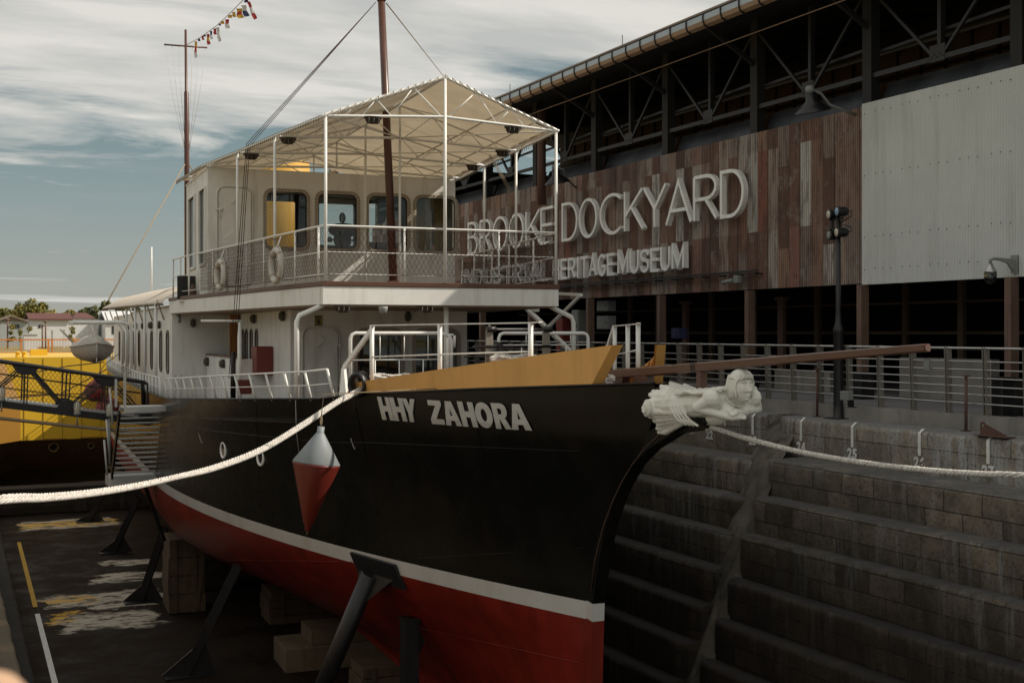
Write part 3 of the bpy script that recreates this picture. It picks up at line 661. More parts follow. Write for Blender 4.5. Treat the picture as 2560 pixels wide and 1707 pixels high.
for k in range(45): mb.box(29.9, 29.98, 7 + k * 1.12, 7.07 + k * 1.12, 9.2, EZ + 1.62)
mb.box(29.9, 29.98, 6.7, 58, 10.2, 10.32)
sp('wall_mullions', mb, 'shed_dark')
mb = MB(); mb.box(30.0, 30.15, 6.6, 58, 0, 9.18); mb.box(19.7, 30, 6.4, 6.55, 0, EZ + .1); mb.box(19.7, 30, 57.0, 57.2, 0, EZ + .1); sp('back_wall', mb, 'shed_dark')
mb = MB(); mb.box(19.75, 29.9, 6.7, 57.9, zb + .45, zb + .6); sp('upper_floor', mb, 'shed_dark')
p0 = W(1354, 512, X=19.0); mb = MB(); mb.tube([(19.0, p0.y, p0.z), (19.0, p0.y, EZ - .35)], .15, 14); sp('downpipe', mb, 'rust_metal')
mb = MB(); a_ = W(1396, 718, X=19.12); b_ = W(1892, 679, X=19.12)
mb.beam((19.12, b_.y, a_.z), (19.12, 56, a_.z), .12, .02); mb.tube([(19.08, b_.y, a_.z + .05), (19.08, 56, a_.z + .05)], .018, 6); mb.tube([(19.14, b_.y, a_.z + .07), (19.14, 56, a_.z + .07)], .02, 6)
y = b_.y
while y < 56: mb.beam((19.05, y, a_.z - .02), (19.3, y, a_.z - .02), .03, .03); y += .8
sp('cable_tray', mb, 'steel_black')
for k_, (u_, x_) in enumerate(((1572, 22.5), (1640, 23.5), (1775, 23), (1880, 22.2), (2040, 23), (2260, 24), (2400, 23))):
    y = W(u_, 850, X=x_).y; mb = MB(); mb.box(x_, x_ + .12, y - .09, y + .09, 0, zb + .4); sp('inner_post', mb, 'inner_timber')
mb = MB(); mb.beam((23.8, 8, 1.5), (23.8, 50, 1.5), .06, .08); mb.beam((23.8, 8, 2.3), (23.8, 50, 2.3), .06, .06); sp('inner_rail', mb, 'inner_timber')
for (u_, v0, v1) in ((1556, 88, 112), (1275, 210, 240)):
    p_0, p_1 = W(u_, v1, X=18.3), W(u_, v0, X=18.3); mb = MB(); mb.tube([p_0 - Vector((0, 0, .3)), p_1], .012, 5); sp('lightning_rod', mb, 'shed_steel')
# low walls and boxes inside the open ground floor
for (u0, u1, vb_, vt_) in ((2248, 2478, 992, 893), (1936, 2075, 972, 925)):
    p = W(u0, vb_, Z=0.0); x = p.x; y0 = p.y; y1 = W(u1, 900, X=x).y; zt_ = W(u0, vt_, X=x).z
    mb = MB(); mb.box(x, x + .25, y1, y0, 0, zt_); o = mb.build('low_wall', 'concrete', None, bevel=.01); o.location = (0, 0, 0)
    tag(o, 'tall grey concrete low wall under the shed right of the black plinths' if u0 > 2100 else 'short grey concrete low wall under the shed seen left of the lamp post', 'low wall')
for (u0, u1, v0, v1, lab) in ((2478, 2505, 942, 1040, 'black square bollard behind the railing near the tan wall end'), (2531, 2556, 946, 1038, 'black square bollard behind the railing at the right edge')):
    p = W(u0, v1, Z=0.0); y1 = W(u1, v1, X=p.x).y; z_ = W(u0, v0, X=p.x).z
    mb = MB(); mb.box(p.x, p.x + .3, y1, p.y, .012, z_ - .06); o = mb.build('bollard', 'steel_black', None, bevel=.015)
    tag(o, lab, 'bollard', 'black bollards behind the railing'); mb = MB(); mb.box(p.x - .02, p.x + .32, y1 - .02, p.y + .02, z_ - .058, z_); mb.build('cap', 'steel_black', o, bevel=.01); mb = MB(); mb.box(p.x - .04, p.x + .34, y1 - .04, p.y + .04, .001, .011); mb.build('base_plate', 'steel_black', o)
# cabinets seen past the bow
for (u0, u1, v0, v1, mm, lab) in ((1492, 1520, 752, 778, 'grey_box', 'small grey electrical box high under the rusty cladding'), (1492, 1520, 790, 823, 'grey_box', 'larger grey electrical box below the small one under the cladding'), (1429, 1446, 775, 855, 'grey_box', 'tall narrow grey cabinet beside the red column'), (1390, 1407, 795, 880, 'red_metal', 'dark red fire cabinet behind the starboard bridge pipe'), (1678, 1696, 820, 846, 'flag_blue', 'small blue notice box in the dark shed')):
    p = W(u0, v1, X=19.6); y1 = W(u1, v1, X=19.6).y; z0_ = p.z; z1_ = W(u0, v0, X=19.6).z
    mb = MB(); mb.box(19.6, 19.9, y1, p.y, z0_, z1_); o = mb.build('cabinet', mm, None, bevel=.01); tag(o, lab, 'cabinet')
    mb = MB(); mb.box(19.585, 19.598, y1 + .03, p.y - .03, z0_ + .04, z1_ - .04); mb.build('door', mm, o); mb = MB(); mb.box(19.57, 19.584, y1 + .08, y1 + .11, (z0_ + z1_) / 2 - .05, (z0_ + z1_) / 2 + .05); mb.build('handle', 'steel_black', o)
for k, (u_, lab) in enumerate(((1950, 'pale timber upright in the dark shed left of the lamp post'), (1710, 'pale upright in the dark shed above the bowsprit base'), (1960, 'second pale upright in the dark shed beside the lamp post'))):
    if k == 2: continue
    y = W(u_, 850, X=21.5).y; mb = MB(); mb.box(21.5, 21.62, y - .12, y + .12, 0, 2.4); mb.box(21.45, 21.66, y - .2, y + .2, 2.401, 2.5); tag(mb.build('upright', 'shed_column', None), lab, 'upright')

# sign letters
sg = empty('building_sign', (19.0, 25, 4)); tag(sg, 'raised white letters reading Brooke Dockyard on the rusty cladding', 'sign')
s2 = empty('building_sign', (19.0, 25, 3)); tag(s2, 'smaller raised white letters reading Industrial Heritage Museum below the big ones', 'sign')
XL = 19.0
L1 = [('B', 203, 272), ('R', 290, 372), ('O', 385, 492), ('O', 505, 612), ('K', 627, 738), ('E', 737, 828), ('D', 893, 1008), ('O', 1020, 1152), ('C', 1172, 1345), ('K', 1350, 1495), ('Y', 1490, 1662), ('A', 1655, 1848), ('R', 1860, 2036), ('D', 2057, 2232)]
zb1 = W(1100 + 2057 / 2.94, 400 + 435 / 2.94, X=XL).z; zt1 = W(1100 + 2057 / 2.94, 400 + 82 / 2.94, X=XL).z
def letter(ch, u0, u1, z0, z1, par, dep, off):
    ya = W(u0, 600, X=XL).y; yb = W(u1, 600, X=XL).y
    o = stroke_letter(ch, ya, yb, z0, z1, XL, dep, off, None)
    addto(o, par); return o
for ch, x0, x1 in L1: letter(ch, 1100 + x0 / 2.94, 1100 + x1 / 2.94, zb1, zt1, sg, .15, .095)
zb2 = W(1100 + 1310 / 2.94, 400 + 845 / 2.94, X=XL).z; zt2 = W(1100 + 1310 / 2.94, 400 + 677 / 2.94, X=XL).z
def word(t, u0, u1, par):
    wd = {'I': .42, 'M': 1.25, 'T': .92, 'E': .88, 'L': .85, 'S': .95, 'A': 1.0}
    ya = W(u0, 650, X=XL).y; yb = W(u1, 650, X=XL).y; ws = [wd.get(c, 1.0) for c in t]; gap = .17; tot = sum(ws) + gap * (len(t) - 1); x = 0
    for c, w_ in zip(t, ws):
        y0 = lerp(ya, yb, x / tot); y1 = lerp(ya, yb, (x + w_ * 1.0) / tot)
        o = stroke_letter(c, y0, y1, zb2, zt2, XL, .16, .092, None); addto(o, par); x += w_ + gap
word('INDUSTRIAL', 1150, 1372, s2); word('HERITAGE', 1100 + 826 / 2.94, 1100 + 1278 / 2.94, s2); word('MUSEUM', 1100 + 1303 / 2.94, 1100 + 1792 / 2.94, s2)

# dish lamps, cameras
def dish_lamp(u, v, lab, ua):
    p = W(u, v, X=18.2); r = empty('dish_lamp', p, 0, lab, 'lamp', 'dish lamps along the shed')
    mb = MB(); mb.lathe([(.10, .30), (.12, .30), (.13, .12), (.30, -.02), (.42, -.12), (.42, -.14), (.40, -.13), (.28, -.03), (.1, .1)], (0, 0, 0), 20, Vector((-.25, -.1, 1))); mb.build('shade', 'steel_black', r)
    mb = MB(); mb.lathe([(.39, -.125), (.25, -.02), (.05, .03)], (0, 0, 0), 20, Vector((-.25, -.1, 1))); mb.build('reflector', 'boat_cream', r)
    mb = MB(); mb.lathe([(.1, .29), (.1, .42), (.06, .46)], (0, 0, 0), 14, Vector((-.25, -.1, 1))); mb.build('cap', 'grey_box', r)
    mb = MB(); q_ = W(ua, v, X=19.3) - p; q_.z = -.15; mb.tube([(0, 0, .36), (.25, -.3 * 0, .3), (.45, q_.y * .3, .05), tuple(q_)], .035, 8); mb.build('arm', 'grey_box', r)
dish_lamp(2030, 265, 'wide dish lamp hanging above the rusty cladding beside the white wall', 2140)
dish_lamp(1392, 447, 'dish lamp above the letters near the downpipe', 1440)
p = W(1838, 700, X=18.95); r = empty('security_camera', p, 0, 'small grey bullet camera below the letter sign on the cable tray', 'camera')
mb = MB(); mb.box(-.02, .1, -.14, .06, -.08, .12); mb.build('bracket_box', 'grey_box', r, .008); mb = MB(); mb.tube([(-.04, .05, 0), (-.1, .42, -.06)], .055, 12); mb.build('housing', 'grey_box', r); mb = MB(); mb.tube([(-.101, .425, -.061), (-.104, .44, -.063)], .045, 12); mb.build('lens', 'dark_glass', r)
p = W(2476, 690, X=18.62); r = empty('dome_camera', p, 0, 'silver and black dome camera on a grey arm on the white wall', 'camera'); r.scale = (.74, .74, .74)
mb = MB(); mb.lathe([(.02, .34), (.06, .32), (.09, .24), (.15, .14), (.16, .06)], n=18); mb.build('housing', 'rail_steel', r)
mb = MB(); mb.lathe([(.162, .059), (.162, -.06), (.15, -.1), (.12, -.17), (.02, -.22)], n=18); mb.build('dome', 'dark_glass', r)
mb = MB(); mb.tube([(0, 0, .33), (0, 0, .42), (.12, -.02, .46), (.6, -.1, .42)], .04, 10); mb.prism([(.1, -.05, .44), (.74, -.08, .44), (.74, -.08, .12), (.6, -.08, .2), (.5, -.07, .34)], (0, -.06, 0)); mb.build('arm', 'grey_box', r)
mb = MB(); mb.box(.74, .79, -.2, .02, .08, .56); mb.build('wall_plate', 'grey_box', r)
mb = MB(); mb.box(-.166, -.160, -.05, .05, -.02, .04); mb.build('sticker', 'sign_yellow', r)

# quay railing
ra = empty('quay_railing', (XK + .1, 20, 0)); tag(ra, 'stainless steel railing with seven bars along the quay edge', 'railing')
ys = []; y = 15.62
while y > 4: y -= .915
y += .915
while y < 62: ys.append(y); y += .915
p0_ = None
for y in ys:
    if p0_ is None:
        mb = MB(); mb.prism([(XK + .02, -.035, .013), (XK + .13, -.035, .013), (XK + .10, -.035, 1.25), (XK - .02, -.035, 1.25)], (0, .012, 0)); mb.prism([(XK + .02, .023, .013), (XK + .13, .023, .013), (XK + .10, .023, 1.25), (XK - .02, .023, 1.25)], (0, .012, 0))
        mb.box(XK - .0, XK + .15, -.06, .06, .0125, .022); p0_ = addto(mb.build('post', 'rail_post', None), ra); o = p0_
    else: o = p0_.copy(); C.objects.link(o)
    o.location = (0, y, 0)
for k, z in enumerate((1.22, .98, .83, .68, .53, .38, .22)):
    mb = MB(); r_ = .024 if k == 0 else .013; x = XK + .04 - (.02 if k == 0 else 0) + .0; mb.tube([(x, ys[0] - .3, z), (x, ys[-1] + .3, z)], r_, 8); addto(mb.build('rail', 'rail_steel', None), ra)
pp = W(1900 + 1493 / 3.5636, 840 + 255 / 3.5636, X=XK - .02); mb = MB(); mb.box(pp.x - .03, pp.x, pp.y - .07, pp.y + .07, pp.z - .1, pp.z + .1); o = mb.build('notice_plate', 'grey_box', None); tag(o, 'small square plate clipped between the railing bars below the bowsprit tip', 'plate')

# lamp post with four floodlights
bp_ = W(2096, 1046, Z=-.27); lp = empty('lamp_post', bp_, 0, 'black lamp post with four round floodlights standing on the dock coping', 'lamp post')
tz = W(2088, 560, X=bp_.x).z + .27
mb = MB(); mb.lathe([(.13, 0), (.13, .02), (.105, .04), (.1, .3), (.1, 1.75), (.11, 1.78), (.11, 1.86), (.07, 1.95), (.052, 2.2), (.05, tz + .2)], n=16); mb.build('pole', 'steel_black', lp)
mb = MB(); mb.box(-.22, .22, -.22, .22, .002, .018); mb.build('base_plate', 'steel_black', lp)
mb = MB(); mb.beam((0, .24, tz - .12), (0, -.12, tz - .12), .05, .05); mb.beam((0, .24, tz + .1), (0, -.12, tz + .1), .05, .05); mb.beam((0, .2, tz - .12), (0, .2, tz + .1), .05, .05); mb.build('cross_arm', 'steel_black', lp)
for (dy, dz, ml) in ((.20, .20, 'lamp_lens'), (-.06, .24, 'lamp_lens_blue'), (.19, -.23, 'grey_box'), (-.05, -.19, 'lamp_lens')):
    ax = Vector((-1, .25, -.03)).normalized(); c_ = Vector((0, dy, tz + dz))
    mb = MB(); mb.lathe([(.03, -.22), (.08, -.21), (.10, -.14), (.104, 0), (.112, 0.02), (.104, .03)], c_ + Vector((-.06, 0, 0)), 18, ax); hd = mb.build('floodlight', 'steel_black', lp)
    mb = MB(); mb.lathe([(.085, 0), (.082, .006), (.03, .014), (.01, .015)], c_ + Vector((-.06, 0, 0)) + ax * .032, 18, ax); mb.build('lens', ml, hd)
    mb = MB(); mb.tube([tuple(c_ + Vector((.12, -.05, 0))), tuple(c_ + Vector((.17, -.15, .02))), tuple(c_ + Vector((.15, -.17, -.1 if dz > 0 else .1))), (0, -.05, tz)], .012, 6); mb.build('cable', 'steel_black', hd)
bx_ = empty('brace_frame', W(1372, 815, X=15.6), 0, 'white crossed steel brace frame behind the starboard bridge pipe', 'frame')
for (pa_, pb_, w_) in (((1318, 772), (1432, 884), .13), ((1452, 738), (1368, 820), .07), ((1398, 734), (1455, 737), .05), ((1318, 772), (1345, 776), .10)):
    mb = MB(); mb.beam(W(pa_[0], pa_[1], X=15.6), W(pb_[0], pb_[1], X=15.6 + (.0 if w_ > .1 else .08)), w_, .08); addto(mb.build('brace', 'pipe_white', None), bx_)
# things on the coping
for k, (u, v0, v1, lab) in enumerate(((2043, 925, 1041, 'thin rusty post on the coping left of the lamp post'), (2415, 942, 1077, 'thin rusty post on the coping between numbers 26 and 27'))):
    b_ = W(u, v1, Z=-.265); h = W(u, v0, X=b_.x).z - b_.z; r = empty('rusty_post', b_, 0, lab, 'post', 'thin rusty posts on the coping')
    mb = MB(); mb.tube([(0, 0, 0), (0, 0, h)], .028, 8); mb.build('shaft', 'rust_metal', r); mb = MB(); mb.box(-.05, .05, -.05, .05, h - .0, h + .03); mb.build('cap', 'rust_metal', r); mb = MB(); mb.box(-.07, .07, -.07, .07, .0, .012); mb.build('foot', 'rust_metal', r)
b_ = W(2457, 1088, Z=-.262); r = empty('mooring_bracket', b_, 0, 'rusty triangular steel bracket with an eye on the coping near number 27', 'bracket')
mb = MB(); mb.box(-.12, .12, -.62, .1, 0, .015); mb.build('base_plate', 'rust_metal', r)
y1 = -.5
plate([(0.05, .015), (.05, .2), (.02, .235), (-.03, .235), (-.06, .2), (-.5, .04), (-.5, .015)][::-1], [[(.0 + .03 * math.cos(a), .17 + .03 * math.sin(a)) for a in [PI / 6 * i for i in range(12)]]], .02, lambda a, b, c: Vector((c, a, b)), 'web', 'rust_metal', r)
b_ = W(2126, 1018, Z=.012); r = empty('junction_box', b_, 0, 'grey junction box on a short stand at the foot of a railing post', 'box')
mb = MB(); mb.box(-.1, .05, -.03, .2, .14, .32); mb.build('box_body', 'grey_box', r, .01); mb = MB(); mb.box(-.04, .02, -.08, .03, 0, .15); mb.box(-.06, .04, -.16, .03, 0, .015); mb.build('stand', 'steel_black', r)

# ================================================================== THE SHIP (ship-local frame: x starboard, y aft)
ship = empty('ship', OS, -PSI, 'black and red hulled ship with white bridge, canvas awning and carved figurehead', 'ship')
ZD = [(-9.4, .82), (-9.1, .80), (-6, .62), (-2.7, .40), (-1.4, .27), (6.6, -.10), (10, -.25), (18, -.30), (28, -.18), (38, .0), (46, .25)]
zdk = lambda s: interp(ZD, s)
YS = [(-5.9, 2.2), (-5.85, .9), (-5.75, -1.0), (-5.5, -3.6), (-5.1, -5.6), (-4.6, -6.7), (-4.0, -6.94), (-2.56, -6.99), (-1.94, -7.13), (-1.4, -7.48), (-.93, -7.86), (-.44, -8.4), (.11, -9.0), (.36, -9.10), (.8, -9.14)]
YE = [(-5.9, 36), (-5, 39), (-4, 41), (-2.57, 43.5), (-1, 45.5), (0, 46.5), (.3, 46.8)]
BT = [(-5.9, .14), (-5.8, .5), (-5.55, 1.55), (-5.2, 2.45), (-4.8, 3.2), (-4.3, 3.85), (-3.8, 4.2), (-3.3, 4.38), (-2.57, 4.45), (.8, 4.5)]
PT = [(-5.9, 1.4), (-4.8, 1.55), (-4, 1.75), (-2.57, 2.03), (-1, 2.1), (.8, 2.45)]
def hb(z, s):
    ys = interp(YS, z); ye = interp(YE, z); B = interp(BT, z); p = interp(PT, z); L = 20 + 2 * max(0, min(1, (z + 2.57) / 3.4))
    x = min(1, max(0, (s - ys) / L)) ** (1 + .75 * max(0, min(1, (-3.0 - z) / 2))); v = .10 + (B - .10) * (1 - (1 - x) ** p)
    if s > 28: qv = min(1, (s - 28) / (ye - 28)); v *= math.sqrt(max(0, 1 - qv ** 2.6)) if qv < 1 else 0
    return max(v, .02)
def hullray(u, v, off=.0):
    d = ray(u, v); t = 12.0
    while t < 70:
        p = toS(CAM + d * t)
        if -p.x < hb(p.z, p.y) and p.y > interp(YS, p.z): break
        t += .05
    a, b = t - .05, t
    for _ in range(20):
        m_ = (a + b) / 2; p = toS(CAM + d * m_)
        if -p.x < hb(p.z, p.y): b = m_
        else: a = m_
    p = toS(CAM + d * (a - off)); return p
NS = 90
def hullrow(kind, val):
    out = []
    for i in range(NS + 1):
        w_ = (i / NS) ** 1.5
        if kind == 'z': z = val; s = lerp(interp(YS, z), interp(YE, z), w_)
        else:
            z = lerp(.79, -2.57, val)
            for _ in range(6): s = lerp(interp(YS, z), interp(YE, z), w_); z = lerp(zdk(s), -2.57, val)
        out.append((hb(z, s), s, z))
    return out
def shell(name, keys, m, off=0.0):
    for sg_ in (-1, 1):
        mb = MB(); rows = [[(sg_ * (b + off), s, z) for b, s, z in hullrow(*k)] for k in keys]
        mb.grid(rows); o = mb.build(name, m, ship); yield o
rk = [('f', x) for x in (0, .06, .14, .24, .36, .48, .6, .72, .84, .93)] + [('z', -2.57)]
list(shell('hull_side', rk, 'hull_black'))
list(shell('boot_stripe', [('z', -2.57), ('z', -2.70), ('z', -2.84)], 'hull_stripe'))
list(shell('hull_bottom', [('z', z) for z in (-2.84, -3.1, -3.4, -3.7, -4.0, -4.3, -4.6, -4.9, -5.2, -5.45, -5.65, -5.8, -5.9)], 'hull_red'))
# bulwark cap rail and weld seams
for sg_ in (-1, 1):
    mb = MB(); mb.tube([(sg_ * (b + .0), s, z + .012) for b, s, z in hullrow('f', 0)], .022, 6); mb.build('gunwale', 'hull_black', ship)
mb = MB(); mb.tube([(-(b + .004), s, z) for b, s, z in hullrow('f', .285)[6:80]], .007, 5); mb.build('weld_seam', 'hull_black', ship)
for u0, u1 in ((905, 985),):
    pts = []
    for i in range(14):
        t = i / 13; pts.append(tuple(hullray(lerp(884, 948, t), lerp(998, 1290, t), .004)))
    mb = MB(); mb.tube(pts, .008, 5); mb.build('weld_seam', 'hull_black', ship)
def seam(p0, p1, n=24, m='hull_black', r=.006):
    pts = [hullray(lerp(p0[0], p1[0], i / n), lerp(p0[1], p1[1], i / n), .002) for i in range(n + 1)]; mb = MB(); mb.tube(pts, r, 5); mb.build('weld_seam', m, ship)
seam((560, 1399), (890, 1404), m='hull_red'); seam((1035, 1566), (1452, 1657), m='hull_red', r=.008); seam((1030, 1397), (1462, 1369))
seam((1180, 1010), (1250, 1330), 16); seam((640, 1010), (652, 1270), 16)
# keel
mb = MB(); mb.box(-.14, .14, .6, 36, -6.0, -5.86); mb.build('keel', 'hull_red', ship)
# stem post: outer profile swept forward to the beak that carries the figurehead
ST = [(-10.46, .30), (-9.63, .17), (-8.95, -.09), (-8.5, -.35), (-8.17, -.62), (-7.9, -.95), (-7.62, -1.35), (-7.40, -1.9), (-7.25, -2.38), (-7.19, -2.57), (-7.18, -2.84), (-7.14, -3.4), (-7.12, -4.1), (-6.85, -4.75), (-5.6, -5.35), (-3.2, -5.75), (-.5, -5.93), (1.0, -6.0)]
def stem(i0, i1, m, lab=None):
    outer = ST[i0:i1 + 1]; mb = MB(); rows = []
    for s, z in outer:
        s_in = interp(YS, z) + .30 if s > -9.0 else None
        if s_in is None: inn = (s, .36 if s > -10.4 else .42); inn = (s + .02, .40)
        else: inn = (s_in, z + .04)
        rows.append([(-.108, inn[0], inn[1]), (-.10, s, z), (.10, s, z), (.108, inn[0], inn[1])])
    mb.grid(rows, smooth=False, close=True)
    mb.add(rows[0], [(0, 1, 2, 3)]); mb.add(rows[-1], [(3, 2, 1, 0)])
    o = mb.build('stem_post', m, ship)
    if lab: o['label'] = lab
stem(0, 9, 'hull_black', 'black curved upper stem'); stem(9, 10, 'hull_stripe', 'white band on the stem'); stem(10, len(ST) - 1, 'hull_red', 'red lower stem')
mb = MB(); mb.box(-.14, .14, -10.5, -9.0, .36, .44); mb.build('beak_top', 'hull_black', ship, bevel=.01)
mb = MB(); mb.tube([(-.112, lerp(interp(YS, z), s, .55), z) for s, z in [(a, b) for a, b in ST[1:9]]], .006, 5); mb.build('rust_seam', 'rust_metal', ship)
# decks
mb = MB(); rows = []
for i in range(50):
    s = lerp(-8.9, 46.2, (i / 49) ** 1.2); z = zdk(s) - .03 if s < -1.5 else zdk(s) - (.03 + .42 * min(1, (s + 1.5) / .2)); b = max(.05, hb(zdk(s), s) - .02)
    rows.append([(-b, s, z), (0, s, z + .05), (b, s, z)])
mb.grid(rows, smooth=False); mb.build('main_deck', 'wood', ship)

# ---- hull lettering, hand-cut block glyphs
def el(cx, cy, rx, ry, n=28): return [(cx + rx * math.cos(2 * PI * i / n), cy + ry * math.sin(2 * PI * i / n)) for i in range(n)]
BG = {
 'H': ([(0, 0), (.33, 0), (.33, .38), (.67, .38), (.67, 0), (1, 0), (1, 1), (.67, 1), (.67, .62), (.33, .62), (.33, 1), (0, 1)], []),
 'Y': ([(.34, 0), (.66, 0), (.66, .38), (1, 1), (.66, 1), (.5, .66), (.34, 1), (0, 1), (.34, .38)], []),
 'Z': ([(0, 0), (1, 0), (1, .22), (.42, .22), (1, .8), (1, 1), (.02, 1), (.02, .78), (.56, .78), (0, .2)], []),
 'A': ([(0, 0), (.31, 0), (.36, .2), (.64, .2), (.69, 0), (1, 0), (.68, 1), (.32, 1)], [[(.41, .41), (.59, .41), (.5, .76)]]),
 'O': (el(.5, .5, .5, .52), [el(.5, .5, .19, .26)]),
 'R': ([(0, 0), (.32, 0), (.32, .36), (.4, .36), (.64, 0), (1, 0), (.72, .42), (.86, .5), (.94, .62), (.95, .74), (.9, .88), (.78, .97), (.6, 1), (0, 1)], [[(.32, .57), (.32, .8), (.52, .8), (.6, .76), (.62, .69), (.6, .61), (.52, .57)]]),
}
ND = [('H', (612, 1070), (700, 1076), (748, 1258), (655, 1250)), ('H', (707, 1075), (803, 1083), (850, 1265), (752, 1258)), ('Y', (806, 1083), (903, 1090), (935, 1272), (838, 1265)),
      ('Z', (1003, 1095), (1103, 1102), (1145, 1290), (1045, 1283)), ('A', (1104, 1102), (1226, 1110), (1278, 1302), (1158, 1293)), ('H', (1238, 1106), (1355, 1115), (1405, 1311), (1290, 1303)),
      ('O', (1364, 1114), (1492, 1122), (1536, 1316), (1408, 1308)), ('R', (1503, 1118), (1615, 1125), (1667, 1328), (1550, 1320)), ('A', (1625, 1122), (1768, 1131), (1826, 1336), (1673, 1328))]
for ch, TL, TR, BR, BL in ND:
    def mp(a, b, c, TL=TL, TR=TR, BR=BR, BL=BL):
        x = lerp(lerp(BL[0], BR[0], a), lerp(TL[0], TR[0], a), b); y = lerp(lerp(BL[1], BR[1], a), lerp(TL[1], TR[1], a), b)
        p = hullray(750 + x / 3.136, 650 + y / 3.136); return Vector((p.x - .016 - c, p.y, p.z))
    ou, ho = BG[ch]
    # finer outline so the plate follows the shell
    def dens(P): return [(lerp(p[0], q_[0], k / 4), lerp(p[1], q_[1], k / 4)) for p, q_ in zip(P, P[1:] + P[:1]) for k in range(4)]
    plate(dens(ou), [dens(h) for h in ho], .012, mp, 'name_letter', 'hull_letter', ship)['text'] = ch
# small white arrow marks and scuttles
for (u, v) in ((882, 1108), (501, 1094)):
    a, b = hullray(u - 5, v - 12, .006), hullray(u + 3, v + 12, .006); mb = MB(); mb.beam(a, b, .02, .006)
    c_ = hullray(u + 5, v + 15, .006); mb.beam(c_ + Vector((0, -.06, .07)), c_, .015, .006); mb.beam(c_ + Vector((0, .05, .07)), c_, .015, .006); mb.build('draught_mark', 'hull_letter', ship)
def porthole(u, v):
    p = hullray(u, v); q1 = hullray(u + 4, v); ax = Vector((-1, (p.x - q1.x) / (p.y - q1.y) if abs(p.y - q1.y) > .001 else 0, 0)).normalized()
    mb = MB(); mb.lathe([(.13, -.03), (.19, -.03), (.20, .015), (.185, .03), (.15, .03), (.145, .0), (.13, .0)], p, 22, ax); o = mb.build('porthole', 'pipe_white', ship)
    mb = MB(); mb.lathe([(.144, -.005), (.144, .006)], p, 22, ax); mb.build('pane', 'dark_glass', o)
porthole(652, 1142); porthole(559, 1125)

# ---- yellow bow bulwarks (port and starboard) with their frames
def bul_pts(sg_):
    lo, hi = [], []
    for i in range(25):
        t = i / 24; s = lerp(-8.15, -2.35, t); sh_ = lerp(-8.55, -2.6, t) if t < 1 else -2.6
        zb_ = zdk(s) + .03; b = hb(zb_, s) + .0
        zt_ = lerp(1.33, .62, t) if t > 0 else 1.33
        lo.append(Vector((sg_ * b, s, zb_))); hi.append(Vector((sg_ * (hb(zdk(lerp(-8.5, -2.75, t)), lerp(-8.5, -2.75, t)) + lerp(.02, .07, t)), lerp(-8.5, -2.75, t), zt_)))
    return lo, hi
for sg_ in (-1, 1):
    lo, hi = bul_pts(sg_); th = Vector((-sg_ * .03, 0, 0)); mb = MB()
    mb.grid([[l, h, h + th, l + th] for l, h in zip(lo, hi)], smooth=False, close=True); mb.add([lo[0], hi[0], hi[0] + th, lo[0] + th], [(0, 1, 2, 3)]); mb.add([lo[-1], hi[-1], hi[-1] + th, lo[-1] + th], [(3, 2, 1, 0)])
    o = mb.build('bow_bulwark', 'bulwark_yellow', ship)
    mb = MB(); e0 = Vector((sg_ * -.16, .0, 0)); l, h = lo[0], hi[0]
    mb.grid([[l, l + e0 + Vector((0, -.02, 0))], [h, h + e0 + Vector((0, -.02, 0))]], smooth=False); v_ = Vector((0, .03, 0)); mb.grid([[l + v_, l + e0 + v_], [h + v_, h + e0 + v_]], smooth=False)
    mb.add([h, h + e0 + Vector((0, -.02, 0)), h + e0 + v_, h + v_], [(0, 1, 2, 3)]); mb.build('end_flange', 'bulwark_yellow', o)
    for k in (3, 6, 9, 12, 16, 20):
        l, h = lo[k], hi[k]; mb = MB(); mb.prism([l + th * 1.1, h + th * 1.1 - Vector((0, 0, .02)), h + th * 2 - Vector((0, 0, .02)), l + th * 6], (0, .02, 0)); mb.build('frame', 'bulwark_yellow', o)

# ---- bowsprit
A_, B_ = S(1545, 935, a=0), S(2318, 869, a=0)
bw = MB(); dirn = (B_ - A_)
mb = MB(); k = 8
def sprit_ring(t, w_, h_):
    c = A_ + dirn * t; up = dirn.cross(Vector((1, 0, 0))).normalized() * -1
    if up.z < 0: up = -up
    ch_ = .28
    P = [(-1, -1 + ch_), (-1, 1 - ch_), (-1 + ch_, 1), (1 - ch_, 1), (1, 1 - ch_), (1, -1 + ch_), (1 - ch_, -1), (-1 + ch_, -1)]
    return [c + Vector((x * w_ / 2, 0, 0)) + up * (y * h_ / 2) for x, y in P]
rows = [sprit_ring(t, lerp(.14, .078, t), lerp(.14, .078, t)) for t in (-.02, .25, .5, .75, 1)]
mb.grid(rows, smooth=False, close=True); mb.add(rows[0], [tuple(range(8))]); mb.add(rows[-1], [tuple(reversed(range(8)))])
bs = mb.build('bowsprit', 'sprit_brown', ship)
mb = MB(); c = A_ + dirn * 1.001; mb.lathe([(.034, 0), (.034, .005)], c, 14, dirn); mb.build('end_disc', 'rust_metal', bs)
for t in (.335, .345): 
    rows = [sprit_ring(t - .002, .134, .134), sprit_ring(t + .002, .134, .134)]; mb = MB(); mb.grid(rows, smooth=False, close=True); mb.build('band', 'steel_black', bs)
for t, h0 in ((.13, .30), (.36, .42)):
    c = A_ + dirn * t; mb = MB(); mb.box(-.05, .05, c.y - .05, c.y + .05, c.z - h0 - .1, c.z - .06)
    if t < .2: mb.prism([(-.06, c.y - .12, c.z + .08), (-.06, c.y + .22, c.z - .05), (-.06, c.y + .4, c.z - .35), (-.06, c.y - .16, c.z - .35)], (.12, 0, 0))
    mb.build('bowsprit_bracket', 'sprit_brown' if t < .2 else 'rust_metal', ship)
mb = MB(); mb.tube([(0, -9.0, .74), (0, -10.2, .76)], .012, 6); mb.build('stay_rod', 'rust_metal', ship)
